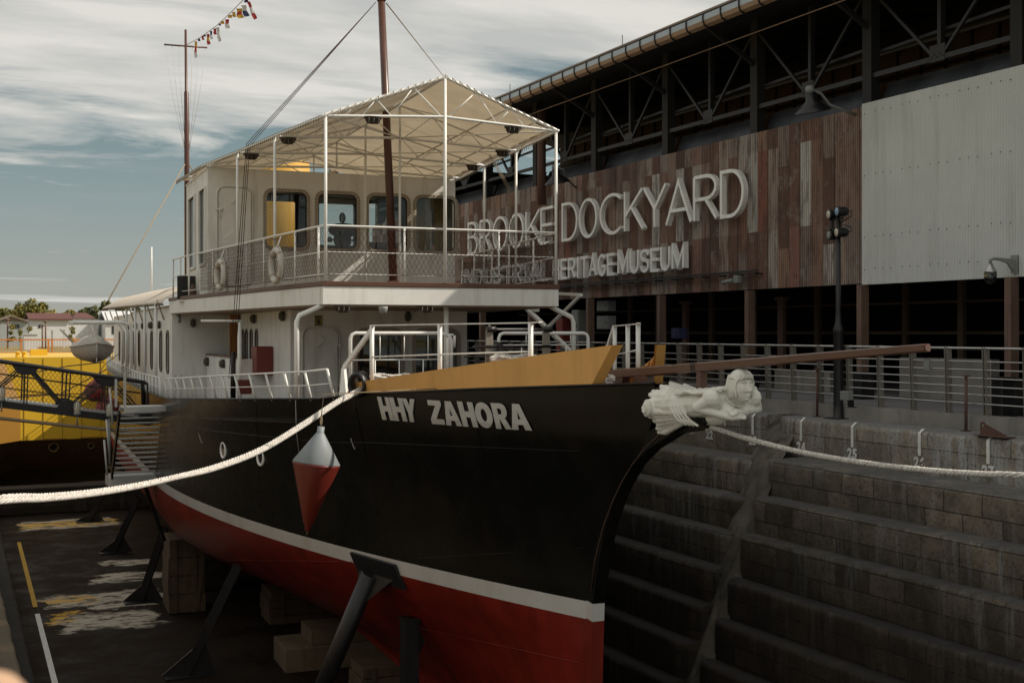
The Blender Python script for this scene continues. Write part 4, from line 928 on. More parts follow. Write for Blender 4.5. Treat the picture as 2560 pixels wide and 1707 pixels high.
mb = MB(); mb.prism([(-.06, A_.y + .35, A_.z - .22), (-.06, A_.y + .05, A_.z + .05), (-.06, A_.y - .3, A_.z + .02), (-.06, A_.y - .2, A_.z - .22)], (.12, 0, 0)); mb.build('bowsprit_heel', 'mast_brown', ship)

# ---- bridge deck
WD = [(0, 2.54), (3.2, 2.93), (6.2, 3.24), (9.3, 3.60), (11.5, 3.86), (13.3, 3.98)]
wdk = lambda s: interp(WD, s)
edge = [(-w_, s) for s, w_ in WD] ; ol = [(-2.54, 0), (2.54, 0)] + [(w_, s) for s, w_ in WD[1:]] + [(-w_, s) for s, w_ in reversed(WD[1:])]
mb = MB(); mb.prism([(x, y, 2.06) for x, y in ol], (0, 0, .36)); mb.build('bridge_deck', 'white', ship, bevel=.006)
mb = MB(); sc = lambda x, y, d: (x + (d if x > 0 else -d), y - (d if y < .01 else -d if y > 13.2 else 0))
mb.prism([(*sc(x, y, .022), 2.424) for x, y in ol], (0, 0, .095)); mb.build('deck_coaming', 'wood', ship, bevel=.008)
mb = MB(); mb.prism([(x * .96, y * .985 + .1, 2.03) for x, y in ol], (0, 0, .028)); mb.build('deck_head', 'tan_shade', ship)
# support pipes
mb = MB(); mb.tube([(2.36, .25, 2.12), (2.58, .25, 2.0), (2.95, .25, 1.84), (3.0, .25, 1.72), (3.0, .25, .05)], .052, 12); o1 = mb.build('support_pipe', 'pipe_white', ship)
mb = MB(); mb.tube([(-2.36, .25, 2.12), (-2.58, .25, 2.0), (-2.95, .25, 1.84), (-3.0, .25, 1.72), (-3.0, .25, .05)], .052, 12); mb.build('support_pipe', 'pipe_white', ship)
mb = MB(); mb.tube([(.16, .4, .3), (.16, .4, 2.06)], .055, 12); mb.build('support_pipe', 'pipe_white', ship)
# bridge railing with net
rl = MB()
path = [(-wdk(s) + .04, s) for s in (13.0, 11.5, 9.3, 6.2, 3.2, .05)] + [(wdk(.05) - .04, .05)] + [(wdk(s) - .04, s) for s in (3.2, 6.2, 9.3)]
brl = empty('bridge_railing'); brl.parent = ship
for z, r_ in ((3.62, .022), (3.10, .011), (2.66, .011)):
    mb = MB(); mb.tube([(x, y, z) for x, y in path], r_, 7, smooth=False); mb.build('rail', 'pipe_white', brl)
def rpost(x, y, z0=2.52, z1=3.6, r=.024): mb = MB(); mb.tube([(x, y, z0), (x, y, z1)], r, 8); mb.build('post', 'pipe_white', brl)
for s in (.35, 1.75, 3.9, 5.3, 7.0, 8.3, 9.8, 10.8, 11.8, 12.9): rpost(-wdk(s) + .04, s)
for s in (1.8, 3.9, 5.5, 7.4, 8.8): rpost(wdk(s) - .04, s)
for a in (-.85, 1.2): rpost(a, .05)
def net(name, P, Q, z0, z1, d, sag=0, rr_=.0035):
    P = Vector(P); Q = Vector(Q); L = (Q - P).length; e = (Q - P) / L; mb = MB(); H = z1 - z0; n = int((L + H) / d)
    f = lambda x, h: P + e * x + Vector((0, 0, z0 + h - sag * 4 * (x / L) * (1 - x / L) * (h / H) - P.z + .012 * math.sin(x * 23 + h * 31)))
    for i in range(n + 1):
        for sg_ in (1, -1):
            pts = []
            for k in range(9):
                h = H * k / 8; x = i * d - (h * .55 if sg_ > 0 else (H - h) * .55)
                if 0 <= x <= L: pts.append(f(x, h))
            if len(pts) > 1: mb.tube(pts, rr_, 3, smooth=False)
    mb.tube([f(L * k / 10, H) for k in range(11)], .008, 5); mb.tube([f(L * k / 10, 0) for k in range(11)], .006, 5)
    return mb.build(name, 'rope_dark', brl, fix=False)
net('safety_net', (-2.5, .02, 0), (2.5, .02, 0), 2.66, 3.56, .10)
net('safety_net', (-wdk(9.6) + .03, 9.6, 0), (-wdk(3.2) + .03, 3.2, 0), 2.62, 3.56, .10); net('safety_net', (-wdk(3.2) + .03, 3.2, 0), (-2.5, .05, 0), 2.62, 3.56, .10)
net('safety_net', (2.52, .05, 0), (wdk(3.2) - .02, 3.2, 0), 2.62, 3.52, .075, .1); net('safety_net', (wdk(3.2) - .02, 3.2, 0), (wdk(9.0) - .02, 9.0, 0), 2.62, 3.5, .075, .12)

# ---- wheelhouse
WS = 9.3; WE = 13.6; WW = 3.45; WT = 5.83
wh = empty('wheelhouse'); wh.parent = ship
WIN = [(665, 767, 479, 619), (794, 892, 485, 623), (921, 1018, 491, 626), (1039, 1137, 495, 628)]
holes = []
for u0, u1, v0, v1 in WIN:
    p = S(u0, v1, s=WS); q_ = S(u1, v0, s=WS); holes.append(rr(p.x, q_.x, 3.80, 5.30, .17))
plate([(-WW, 2.53), (WW, 2.53), (WW, WT), (-WW, WT)], holes, .06, lambda a, b, c: Vector((a, WS + c, b)), 'front_wall', 'white', wh)
for h in holes:
    x0 = min(p[0] for p in h); x1 = max(p[0] for p in h); z0 = min(p[1] for p in h); z1 = max(p[1] for p in h)
    fr = plate(rr(x0 - .085, x1 + .085, z0 - .085, z1 + .085, .25), [rr(x0 + .005, x1 - .005, z0 + .005, z1 - .005, .17)], .022, lambda a, b, c: Vector((a, WS - .045 + c, b)), 'window_frame', 'window_surround', wh)
    mb = MB()
    P = rr(x0 - .045, x1 + .045, z0 - .045, z1 + .045, .21, 4); per = []
    for a, b in zip(P, P[1:] + P[:1]):
        L = math.dist(a, b); k = max(1, int(L / .085)); per += [(lerp(a[0], b[0], j / k), lerp(a[1], b[1], j / k)) for j in range(k)]
    for a, b in per: mb.ell((a, WS - .058, b), (.016, .010, .016), 6)
    merge(fr, mb)
    sl_ = plate(rr(x0 - .01, x1 + .01, z0 - .01, z1 + .01, .18), [rr(x0 + .02, x1 - .02, z0 + .02, z1 - .02, .16)], .02, lambda a, b, c: Vector((a, WS + .012 + c, b)), 'seal', 'steel_black', fr)
    mb = MB(); mb.box(x0 - .01, x1 + .01, WS + .035, WS + .041, z0 - .01, z1 + .01); mb.build('pane', 'glass', fr)
for (u0, u1) in ((1040, 1062), (1086, 1128)):
    p, q_ = S(u0, 620, s=WS + .5), S(u1, 500, s=WS + .5); mb = MB(); mb.grid([[(lerp(p.x, q_.x, i / 12), WS + .5 + .02 * math.sin(i * 1.9), z) for z in (3.6, 5.35)] for i in range(13)]); mb.build('curtain', 'sunlit_wood', wh)  # added panels standing for sunlit wood inside, lit tone in their colour
# side walls with windows
sa = [S(u, 600, a=-WW).y for u in (515, 501, 489, 474)]
zt1_ = S(515, 468, a=-WW).z
hs_ = [rr(sa[0], sa[1], 3.35, zt1_, .03, 2), rr(sa[2], sa[3], 3.35, zt1_ , .03, 2)]
plate([(WS + .03, 2.53), (WE, 2.53), (WE, WT), (WS + .03, WT)], hs_, .06, lambda a, b, c: Vector((-WW + c + .03, a, b)), 'side_wall', 'white', wh)
for h in hs_:
    y0 = min(p[0] for p in h); y1 = max(p[0] for p in h); fr = plate(rr(y0 - .05, y1 + .05, 3.3, zt1_ + .05, .03, 2), [rr(y0 + .02, y1 - .02, 3.37, zt1_ - .02, .03, 2)], .05, lambda a, b, c: Vector((-WW - .03 + c, a, b)), 'window_frame', 'white', wh)
    mb = MB(); mb.box(-WW + .01, -WW + .02, y0 - .01, y1 + .01, 3.34, zt1_ + .01); mb.build('pane', 'dark_glass', fr)
plate([(WS + .03, 2.53), (WE, 2.53), (WE, WT), (WS + .03, WT)], [rr(10.0, 11.4, 3.7, 5.2, .1), rr(11.8, 13.2, 3.7, 5.2, .1)], .06, lambda a, b, c: Vector((WW - .03 + c, a, b)), 'side_wall', 'white', wh)
bh = []
for u0, u1, v0, v1 in ((640, 738, 505, 640), (798, 884, 512, 612), (922, 1003, 512, 605), (1050, 1120, 515, 610)):
    p = S(u0, v1, s=WE); q_ = S(u1, v0, s=WE); bh.append(rr(max(p.x, -WW + .05), q_.x, p.z, q_.z, .04, 2))
plate([(-WW, 2.53), (WW, 2.53), (WW, WT), (-WW, WT)], bh, .06, lambda a, b, c: Vector((a, WE + .03 + c, b)), 'back_wall', 'frame_dark', wh)
mb = MB(); mb.box(-WW - .02, WW + .02, WS - .02, WE + .06, WT + .003, WT + .04); mb.build('roof', 'white', wh)
mb = MB(); mb.box(-WW + .04, WW - .04, WS + .05, WE - .02, WT - .12, WT - .0); mb.build('ceiling', 'frame_dark', wh)
# bridge equipment behind the glass
mb = MB(); mb.box(-1.1, -.0, WS + .7, WS + 1.2, 2.53, 3.75); mb.build('console', 'frame_dark', wh, bevel=.03)
mb = MB(); p = S(856, 600, s=WS + .5); mb.lathe([(.02, -.1), (.22, -.08), (.26, .0), (.22, .08), (.05, .16)], p, 18, Vector((0, -1, .1))); mb.tube([p + Vector((-.32, 0, 0)), p + Vector((.32, 0, 0))], .02, 6); mb.ell(p + Vector((-.36, 0, 0)), (.08, .08, .08)); mb.ell(p + Vector((.36, 0, 0)), (.08, .08, .08)); mb.tube([p, p + Vector((0, 0, -1))], .06, 8); mb.build('binnacle', 'steel_black', wh)
mb = MB(); p = S(856, 545, s=WS + 1.6); mb.ell(p, (.1, .08, .16)); mb.ell(p + Vector((.05, .1, -.35)), (.45, .25, .22)); mb.build('bridge_chair', 'frame_dark', wh)
# weathertight doors
def wdoor(par, x0, x1, z0, z1, y, hs_side=1):
    d = plate(rr(x0, x1, z0, z1, .18), [], .04, lambda a, b, c: Vector((a, y - .035 + c, b)), 'door', 'white', par)
    cu = rr(x0 - .05, x1 + .05, z0, z1 + .05, .22)
    mb = MB(); mb.tube([(a, y - .025, b) for a, b in cu], .022, 6, closed=True); mb.build('frame', 'white', d)
    for zz in (z0 + (z1 - z0) * .78, z0 + (z1 - z0) * .25):
        x = x1 if hs_side > 0 else x0; mb = MB(); mb.beam((x - .12, y - .08, zz), (x + .1, y - .08, zz), .03, .05); mb.tube([(x - .02 * hs_side, y - .09, zz), (x - .03 * hs_side, y - .1, zz - .26)], .014, 6); mb.ell((x + .06, y - .09, zz), (.035, .035, .05)); mb.build('door_clip', 'white', d)
    mb = MB(); mb.tube([((x0 + x1) / 2, y - .07, z1 - .18), ((x0 + x1) / 2 + .06, y - .09, z1 - .28), ((x0 + x1) / 2 - .12, y - .09, z1 - .42)], .014, 6); mb.build('door_handle', 'white', d)
pa, pb = S(546, 600, s=WS), S(626, 600, s=WS); wdoor(wh, pa.x, pb.x, 2.75, S(590, 472, s=WS).z, WS - .03, -1)

# ---- deck house below the bridge
HS = 4.8; HW = 2.19
dh = empty('deck_house'); dh.parent = ship
hh = []
for u0, u1 in ((892, 1002), (1038, 1142)): hh.append(rr(S(u0, 850, s=HS).x, S(u1, 850, s=HS).x, .22, 1.53, .2))
plate([(-HW, -.45), (HW, -.45), (HW, 2.055), (-HW, 2.055)], hh, .06, lambda a, b, c: Vector((a, HS + c, b)), 'front_wall', 'white', dh)
for k, h in enumerate(hh):
    x0 = min(p[0] for p in h); x1 = max(p[0] for p in h); z0, z1 = .22, 1.53
    fr = plate(rr(x0 - .09, x1 + .09, z0 - .09, z1 + .09, .28), [rr(x0 + .005, x1 - .005, z0 + .005, z1 - .005, .2)], .025, lambda a, b, c: Vector((a, HS - .045 + c, b)), 'window_frame', 'window_surround', dh)
    mb = MB()
    for i in range(14):
        for x in (x0 - .045, x1 + .045): mb.ell((x, HS - .06, z0 + .1 + i * .09), (.011, .008, .011), 6)
    merge(fr, mb)
    mb = MB(); mb.box(x0 - .01, x1 + .01, HS + .0, HS + .006, z0 - .01, z1 + .01); mb.build('pane', 'glass', fr)
    if k == 0:
        mb = MB(); mb.grid([[(lerp(x0 - .1, x1 + .1, i / 60), HS + .2 + .03 * math.sin(i * 1.3), z) for z in (0, 1.9)] for i in range(61)]); mb.build('curtain', 'curtain', fr)
ov = [S(u, 880, a=-HW).y for u in (608, 617, 629, 642)]
zo0, zo1 = S(642, 938, a=-HW).z, S(642, 826, a=-HW).z
plate([(HS + .03, -.45), (11.6, -.45), (11.6, 2.055), (HS + .03, 2.055)], [rr(y - .16, y + .16, zo0, zo1, .155) for y in ov], .05, lambda a, b, c: Vector((-HW + .025 + c, a, b)), 'side_wall', 'white', dh)
for y in ov:
    fr = plate(rr(y - .21, y + .21, zo0 - .05, zo1 + .05, .20), [rr(y - .15, y + .15, zo0 + .01, zo1 - .01, .145)], .03, lambda a, b, c: Vector((-HW - .012 + c, a, b)), 'oval_window', 'frame_dark', dh)
    mb = MB(); mb.box(-HW + .02, -HW + .03, y - .15, y + .15, zo0, zo1); mb.build('pane', 'dark_glass', fr)
mb = MB(); mb.box(HW - .05, HW, HS + .03, 13, -.45, 2.055); mb.build('side_wall', 'white', dh)
mb = MB(); mb.box(-1.9, 1.9, 6.8, 6.85, -.4, 2.05); mb.build('inner_bulkhead', 'shed_dark', dh)
pa, pb = S(760, 900, s=HS), S(842, 900, s=HS); wdoor(dh, pa.x, pb.x, -.2, S(800, 822, s=HS).z, HS - .03, 1)
p = S(795, 801, s=HS); mb = MB(); mb.box(p.x - .09, p.x + .09, HS - .05, HS - .034, p.z - .13, p.z + .12); sgn = mb.build('warning_sign', 'sign_yellow', dh)
mb = MB(); mb.ell((p.x, HS - .052, p.z + .03), (.022, .003, .022), 8); mb.box(p.x - .03, p.x + .03, HS - .056, HS - .0515, p.z - .07, p.z); mb.box(p.x - .05, p.x + .05, HS - .056, HS - .0515, p.z - .1, p.z - .085); mb.box(p.x - .07, p.x + .07, HS - .056, HS - .0515, p.z + .07, p.z + .095); mb.build('symbol', 'steel_black', sgn)
# aft part: recess, low side wall, tan end wall, orange board
AW = -2.95
la, lb = S(597, 900, a=AW), S(517, 900, a=AW); zlw = S(560, 893, a=AW).z
mb = MB(); mb.box(AW, AW + .08, la.y, lb.y, -.45, zlw); mb.box(AW + .08, -HW, la.y, la.y + .06, -.45, zlw); mb.build('low_side_wall', 'white', dh)
mb = MB(); mb.box(AW - .03, AW + .12, la.y - .02, lb.y + .02, zlw + .002, zlw + .05); mb.build('cap_rail', 'wood', dh)
TS = max(lb.y + .1, 12.4)
tr = S(574, 800, s=TS); tl = S(430, 800, s=TS)
mb = MB(); mb.box(tl.x, tr.x + 1.2, TS, TS + .08, -.45, 2.4); mb.build('aft_front_wall', 'white', dh)
mb = MB(); mb.box(tr.x, S(598, 800, s=TS - .05).x, TS - .06, TS - .01, .2, 2.05); mb.build('orange_board', 'orange_panel', dh)
AX = tl.x
wy = [S(u, 870, a=AX).y for u in (420, 403, 380)]
zw1, zw0 = S(420, 830, a=AX).z, S(420, 929, a=AX).z
plate([(TS + .08, -.45), (36, -.45), (36, 2.25), (TS + .08, 2.25)], [rr(y - .28, y + .28, zw0, zw1, .2) for y in wy], .05, lambda a, b, c: Vector((AX + .025 + c, a, b)), 'aft_side_wall', 'white', dh)
for y in wy:
    fr = plate(rr(y - .34, y + .34, zw0 - .06, zw1 + .06, .26), [rr(y - .27, y + .27, zw0 + .01, zw1 - .01, .19)], .035, lambda a, b, c: Vector((AX - .015 + c, a, b)), 'oval_window', 'frame_dark', dh)
    mb = MB(); mb.box(AX + .02, AX + .03, y - .27, y + .27, zw0, zw1); mb.build('pane', 'dark_glass', fr)
for k in range(6):
    y = wy[-1] + 2.2 + k * 2.3
    if y < 35: fr = plate(rr(y - .34, y + .34, zw0 - .06, zw1 + .06, .26), [rr(y - .27, y + .27, zw0 + .01, zw1 - .01, .19)], .035, lambda a, b, c: Vector((AX - .015 + c, a, b)), 'oval_window', 'frame_dark', dh); mb = MB(); mb.box(AX - .006, AX - .001, y - .26, y + .26, zw0, zw1); mb.build('pane', 'dark_glass', fr)
mb = MB(); mb.box(-AX - .05, -AX, TS, 36, -.45, 2.25); mb.box(AX, -AX, 35.9, 36, -.45, 2.25); mb.build('aft_wall', 'white', dh); mb = MB(); mb.box(AX + .04, -AX - .04, TS + .1, 36, 2.1, 2.2); mb.build('aft_roof', 'white', dh)
p = S(641, 900, a=-HW - .42); mb = MB(); za, zb_ = S(641, 938, a=-HW - .42).z, S(641, 866, a=-HW - .42).z
mb.box(-HW - .42, -HW - .002, p.y, p.y + .75, za, zb_); mb.build('red_locker', 'red_metal', dh, bevel=.02)
# bulkhead lamps
def blamp(par, c, ax, name='bulkhead_lamp', hang=False):
    ax = Vector(ax); mb = MB(); vert = Vector((0, 0, 1)); sd = ax.cross(vert).normalized()
    rows = []
    for t, k_ in ((0, 1), (.03, 1), (.06, .92), (.1, .75), (.125, .45), (.13, .05)):
        rows.append([Vector(c) + ax * t + sd * .075 * k_ * math.cos(2 * PI * j / 14) + vert * (.125 * k_ * math.sin(2 * PI * j / 14)) for j in range(14)])
    mb.grid(rows, True, True); mb.add(rows[0], [tuple(range(14))]); o = mb.build(name, 'lamp_bronze', par)
    mb = MB()
    for k_ in (-.5, 0, .5):
        mb.tube([Vector(c) + ax * (.055 + .085 * math.sin(a)) + sd * (-.085 * math.cos(a)) + vert * (.12 * k_) for a in [PI * j / 8 for j in range(9)]], .007, 5)
    mb.tube([Vector(c) + ax * (.055 + .085 * math.sin(a)) + vert * (-.13 * math.cos(a)) for a in [PI * j / 8 for j in range(9)]], .007, 5); mb.build('guard', 'rail_post', o)
for (u, v) in ((711, 790), (638, 797)): blamp(dh, S(u, v, a=-HW - .03), (-1, 0, 0))
blamp(dh, S(1019, 791, s=HS - .04), (0, -1, 0)); blamp(dh, S(482, 808, s=TS - .01), (0, -1, 0))
for (u, v) in ((521, 904), (561, 909)): blamp(dh, S(u, v, a=AW - .01), (-1, 0, 0))
def dlamp(c, par):
    mb = MB(); rows = []
    for t, k_ in ((0, 1), (.04, 1), (.045, .85), (.11, .75), (.14, .45), (.145, .03)): rows.append([Vector(c) + Vector((.19 * k_ * math.cos(2 * PI * j / 16), .10 * k_ * math.sin(2 * PI * j / 16), -t)) for j in range(16)])
    mb.grid(rows, True, True); mb.add(rows[0], [tuple(range(16))]); o = mb.build('deck_lamp', 'lamp_bronze', par)
    mb = MB()
    for a_ in (-.1, 0, .1): mb.tube([Vector(c) + Vector((a_, .1 * math.cos(a), -.04 - .11 * math.sin(a))) for a in [PI * j / 6 for j in range(7)]], .006, 5)
    mb.build('guard', 'rail_post', o)
for u in (857, 1065): dlamp(S(u, 763, z=2.028), ship)
mb = MB(); p = S(958, 766, z=2.02); mb.lathe([(.09, 0), (.09, -.05), (.07, -.12), (.03, -.15)], p, 14); mb.build('dome_camera', 'grey_box', ship)
mb = MB(); p = S(448, 796, s=TS - .35); mb.tube([p + Vector((0, .3, .12)), p, p + Vector((0, -.1, -.1))], .05, 8); mb.build('bullet_camera', 'grey_box', ship)

# ---- awning over the bridge
AWD = [(0, 2.50), (3.2, 2.88), (6.2, 3.2), (9.3, 3.58), (13.6, 3.74)]
aw = empty('awning'); aw.parent = ship
wa = lambda s: interp(AWD, s); ze = lambda s: 5.77 + .012 * s; zr = 6.72
frs = [0, 3.2, 6.2, 9.2, 12.0]
def pole(x, y, z0, z1, r, n='post'): mb = MB(); mb.tube([(x, y, z0), (x, y, z1)], r, 10); mb.build(n, 'pipe_white', aw)
for i, s in enumerate(frs):
    w_ = wa(s); z_ = ze(s)
    mb = MB(); mb.tube([(-w_, s, z_), (0, s, z_ + .14), (w_, s, z_)], .03, 8, smooth=False); mb.build('tie_beam', 'pipe_white', aw)
    if i == 0: mb = MB(); mb.tube([(-w_ - .04, s, z_), (0, s, zr), (w_ + .04, s, z_)], .036, 8, smooth=False); mb.build('gable_pipe', 'pipe_white', aw)
    else: mb = MB(); mb.tube([(-w_, s, z_), (0, s, zr - .03), (w_, s, z_)], .026, 8, smooth=False); mb.build('gable_pipe', 'pipe_white', aw)
    mb = MB()
    for sg_ in (-1, 1):
        T = lambda f_: Vector((sg_ * w_ * (1 - f_), s, lerp(z_, zr, f_))); Bm = lambda f_: Vector((sg_ * w_ * (1 - f_), s, lerp(z_, z_ + .14, f_)))
        for a, b in ((.22, .40), (.40, .40), (.40, .60), (.60, .72), (.72, 1.0)):
            pass
        mb.tube([Bm(.16), T(.22 + .02), ], .010, 5)
        mb.tube([Bm(.30), T(.42)], .012, 6); mb.tube([T(.42), Bm(.55)], .012, 6); mb.tube([Bm(.55), T(.73)], .013, 6); mb.tube([T(.73), Bm(.97)], .013, 6)
    mb.build('braces', 'pipe_white', aw)
    if s < 9: pole(-w_ + .02, s, 2.52, z_, .032); pole(w_ - .02, s, 2.52, z_, .032); pole(0, s, 2.43 if i else 2.52, zr if i == 0 else z_ + .14, .036 if i == 0 else .03)
    if i: pole(0, s, z_ + .14, zr, .026, 'king_post')
for sg_ in (-1, 1):
    mb = MB(); mb.tube([(sg_ * wa(s), s, ze(s)) for s in (0, 3.2, 6.2, 9.3, 13.6)], .028, 8); mb.build('eave_pipe', 'pipe_white', aw)
    mb = MB(); mb.tube([(sg_ * wa(s) * .55, s, lerp(ze(s), zr, .45) - .03) for s in (0, 3.2, 6.2, 9.3, 13.4)], .022, 8); mb.tube([(sg_ * wa(s) * .8, s, lerp(ze(s), zr, .2) - .03) for s in (0, 3.2, 6.2, 9.3, 13.4)], .02, 8); mb.build('purlin', 'pipe_white', aw)
mb = MB(); mb.tube([(0, 0, zr), (0, 13.5, zr)], .03, 8); mb.build('ridge_pipe', 'pipe_white', aw)
mb = MB(); 
for a, b in zip(frs, frs[1:]): mb.tube([(0, a, ze(a) + .14), (0, b, zr - .05)], .014, 6); mb.tube([(-wa(a), a, ze(a)), (0, b, ze(b) + .14)], .014, 6); mb.tube([(wa(a), a, ze(a)), (0, b, ze(b) + .14)], .014, 6)
mb.build('diagonal_ties', 'pipe_white', aw)
for sg_ in (-1, 1):
    mb = MB(); rows = []
    for i in range(57):
        s = .10 + 13.5 * i / 56; row = []
        for j in range(13):
            f_ = j / 12; inset = .17 + .035 * math.sin(i * PI / 2) * (j == 0); x = (wa(s) - inset) * (1 - f_); z = lerp(ze(s) + .05, zr + .045, f_)
            ph = (s % 3.1) / 3.1; sagv = -.05 * math.sin(PI * ph) * math.sin(PI * f_) + .015 * noise.noise(Vector((s * 1.3, x * 1.1, sg_)))
            row.append((sg_ * x, s + (.06 * math.sin(j * PI / 2) if i == 0 else 0), z + sagv))
        rows.append(row)
    mb.grid(rows); mb.build('canvas', 'canvas', aw, fix=False)
    mb = MB(); k = 0; s = .2; pts = []
    while s < 13.5:
        pts += [(sg_ * (wa(s) - .20), s, ze(s) + .06), (sg_ * (wa(s) + .03), s + .06, ze(s) + .035), (sg_ * (wa(s) + .03), s + .07, ze(s) - .07), (sg_ * (wa(s) + .03), s + .08, ze(s) + .035)]; s += .155
    mb.tube(pts, .008, 4)
    mb.build('lacing', 'rope_tan', aw)
for sg_ in (-1, 1):
    mb = MB(); pts = []
    for i in range(17):
        f_ = i / 16; x = sg_ * wa(0) * f_; z = lerp(zr, ze(0), f_); pts += [(x, -.045, z - .04), (x, -.03, z + .045), (x * .985, .12, z + .03), (x, -.03, z + .05)]
    mb.tube(pts, .006, 4); mb.build('lacing', 'rope_tan', aw)
for (u, v, s_) in ((932, 296, 0), (1282, 320, 0), (720, 348, 3.2), (628, 388, 6.2), (1257, 380, 3.2), (1182, 416, 6.2)): 
    p = S(u, v, s=s_); dlamp((p.x, s_, p.z + .03), aw)

# ---- mast and rigging
mp0, mp1 = S(984, 706, a=0), S(952, -30, a=0)
mst = MB(); mst.tube([mp0 + Vector((0, 0, -.1)), mp0.lerp(mp1, .5), mp1], [.098, .092, .085], 20); ms = mst.build('mast', 'mast_brown', ship)
mb = MB(); p = mp0.lerp(mp1, .955); mb.lathe([(.10, -.02), (.11, 0), (.11, .05), (.10, .07)], p, 16); mb.tube([p + Vector((-.2, 0, .08)), p + Vector((0, 0, .02)), p + Vector((.2, 0, .08))], .02, 6); mb.build('mast_band', 'steel_black', ms)
mb = MB(); p = mp0 + Vector((0, 0, -.12)); mb.prism([p + Vector((-.28, -.1, 0)), p + Vector((.28, -.1, 0)), p + Vector((.1, -.1, .16)), p + Vector((-.1, -.1, .16))], (0, .22, 0)); mb.build('tabernacle', 'mast_brown', ms)
top = S(940, 6, a=-.15); topr = S(966, 8, a=.15)
for k in range(3):
    e_ = S(616 + 4 * k, 360 + k * 3, a=-3.0 - .0); q_ = hullray(578 + k * 7, 948); q_ = Vector((-hb(zdk(q_.y), q_.y) + .05, q_.y, zdk(q_.y) + .45))
    low = S(572 + 7 * k, 946, a=-3.75)
    mb = MB(); mb.tube([top + Vector((0, .02 * k, 0)), e_, low], .009, 5); mb.build('shroud', 'rope_dark', ship)
    e_ = S(1268 + 4 * k, 470, a=3.3); low = S(1276 + 5 * k, 720, a=3.4)
    mb = MB(); mb.tube([topr + Vector((0, .02 * k, 0)), S(1108, 190, a=1.5), e_, low], .008, 5); mb.build('shroud', 'rope_tan', ship)
# second mast with signal yard
m2 = lambda u, v: S(u, v, a=0)
P0 = m2(466, 470); bY = P0.y; p_ = lambda u, v: S(u, v, s=bY)
mb = MB(); mb.tube([p_(469, 760), p_(467, 420), p_(466, 232), p_(465.5, 228), p_(464, 75)], [.15, .13, .12, .075, .06], 10); m2o = mb.build('signal_mast', 'mast_brown', ship)
mb = MB(); mb.tube([p_(410, 112), p_(518, 120)], .045, 6); mb.build('yard', 'mast_brown', m2o)
mb = MB()
for u in (413, 430, 447, 482, 499, 516): mb.tube([p_(u, 115), p_(lerp(u, 466, .35), 240), p_(464 if u < 466 else 471, 385)], .010, 4)
mb.build('halyards', 'steel_white_rail', m2o)
q_ = S(270, 752, s=33); mb = MB(); mb.tube([p_(464, 408), q_], .03, 5); mb.tube([p_(470, 408), p_(500, 455)], .03, 5); mb.build('backstay', 'rope_tan', m2o)
p = S(379, 727, a=-2); mb = MB(); mb.tube([p, S(379, 617, a=-2)], .035, 8); mb.build('light_pole', 'pipe_white', ship)
# funnel
fs = 18.5; fc = S(711, 386, s=fs); fr_ = (S(772, 386, s=fs).x - S(650, 386, s=fs).x) / 2
mb = MB(); mb.lathe([(fr_ * 1.25, -fc.z + 2.3), (fr_ * 1.0, 0), (fr_ * .93, 0), (fr_ * .93, -.5)], (fc.x, fs, fc.z), 28); mb.build('funnel', 'funnel_yellow', ship)
mb = MB(); mb.lathe([(.16, -.6), (.16, .12)], (fc.x, fs, fc.z), 12); mb.build('exhaust_pipe', 'steel_black', ship)
mb = MB(); mb.box(-3.5, 3.5, 13.7, 32, 2.25, 2.4); mb.build('boat_deck', 'white', ship)

# ---- aft awning
E0 = S(441, 752, a=-4.15); E1 = S(256, 771, a=-4.15); s0, s1 = 13.4, E1.y
mb = MB(); rows = []
for i in range(41):
    s = lerp(s0, s1, i / 40); zb_ = lerp(E0.z, E1.z, (s - E0.y) / (E1.y - E0.y)); row = []
    for a, dz in ((-4.15, 0), (-4.1, .06), (-3.3, .50), (-1.8, .86), (0, .98), (1.8, .86), (3.3, .50), (4.15, 0)):
        row.append((a, s, zb_ + dz + .025 * math.sin(s * 2.1 + a) * (abs(a) < 4) + .015 * noise.noise(Vector((s, a, 1)))))
    rows.append(row)
mb.grid(rows); mb.build('aft_canvas', 'canvas_aft', ship, fix=False)
mb = MB()
s = s0
while s < s1: zb_ = lerp(E0.z, E1.z, (s - E0.y) / (E1.y - E0.y)); mb.tube([(-4.16, s, zb_), (-4.2, s + .05, zb_ - .09)], .012, 4); s += .28
mb.tube([(-4.15, s0, E0.z - .03), (-4.15, s1, E1.z - .03)], .03, 6); mb.build('aft_canvas_edge', 'rope_tan', ship)
for u in (390, 362, 338, 316): 
    p = S(u, 900, a=-4.15); mb = MB(); mb.tube([(-4.15, p.y, -.3), (-4.15, p.y, E0.z + .05)], .045, 8); mb.build('awning_post', 'pipe_white', ship)
for k in range(8):
    y = 15 + k * 3.4; mb = MB(); mb.tube([(-4.15, y, 2.5), (AX - .02, y, 1.9)], .025, 5); mb.build('awning_strut', 'tan_shade', ship)
for y in (16, 18.5, 21, 24, 27): blamp(ship, (AX - .02, y, 1.75), (-1, 0, 0))

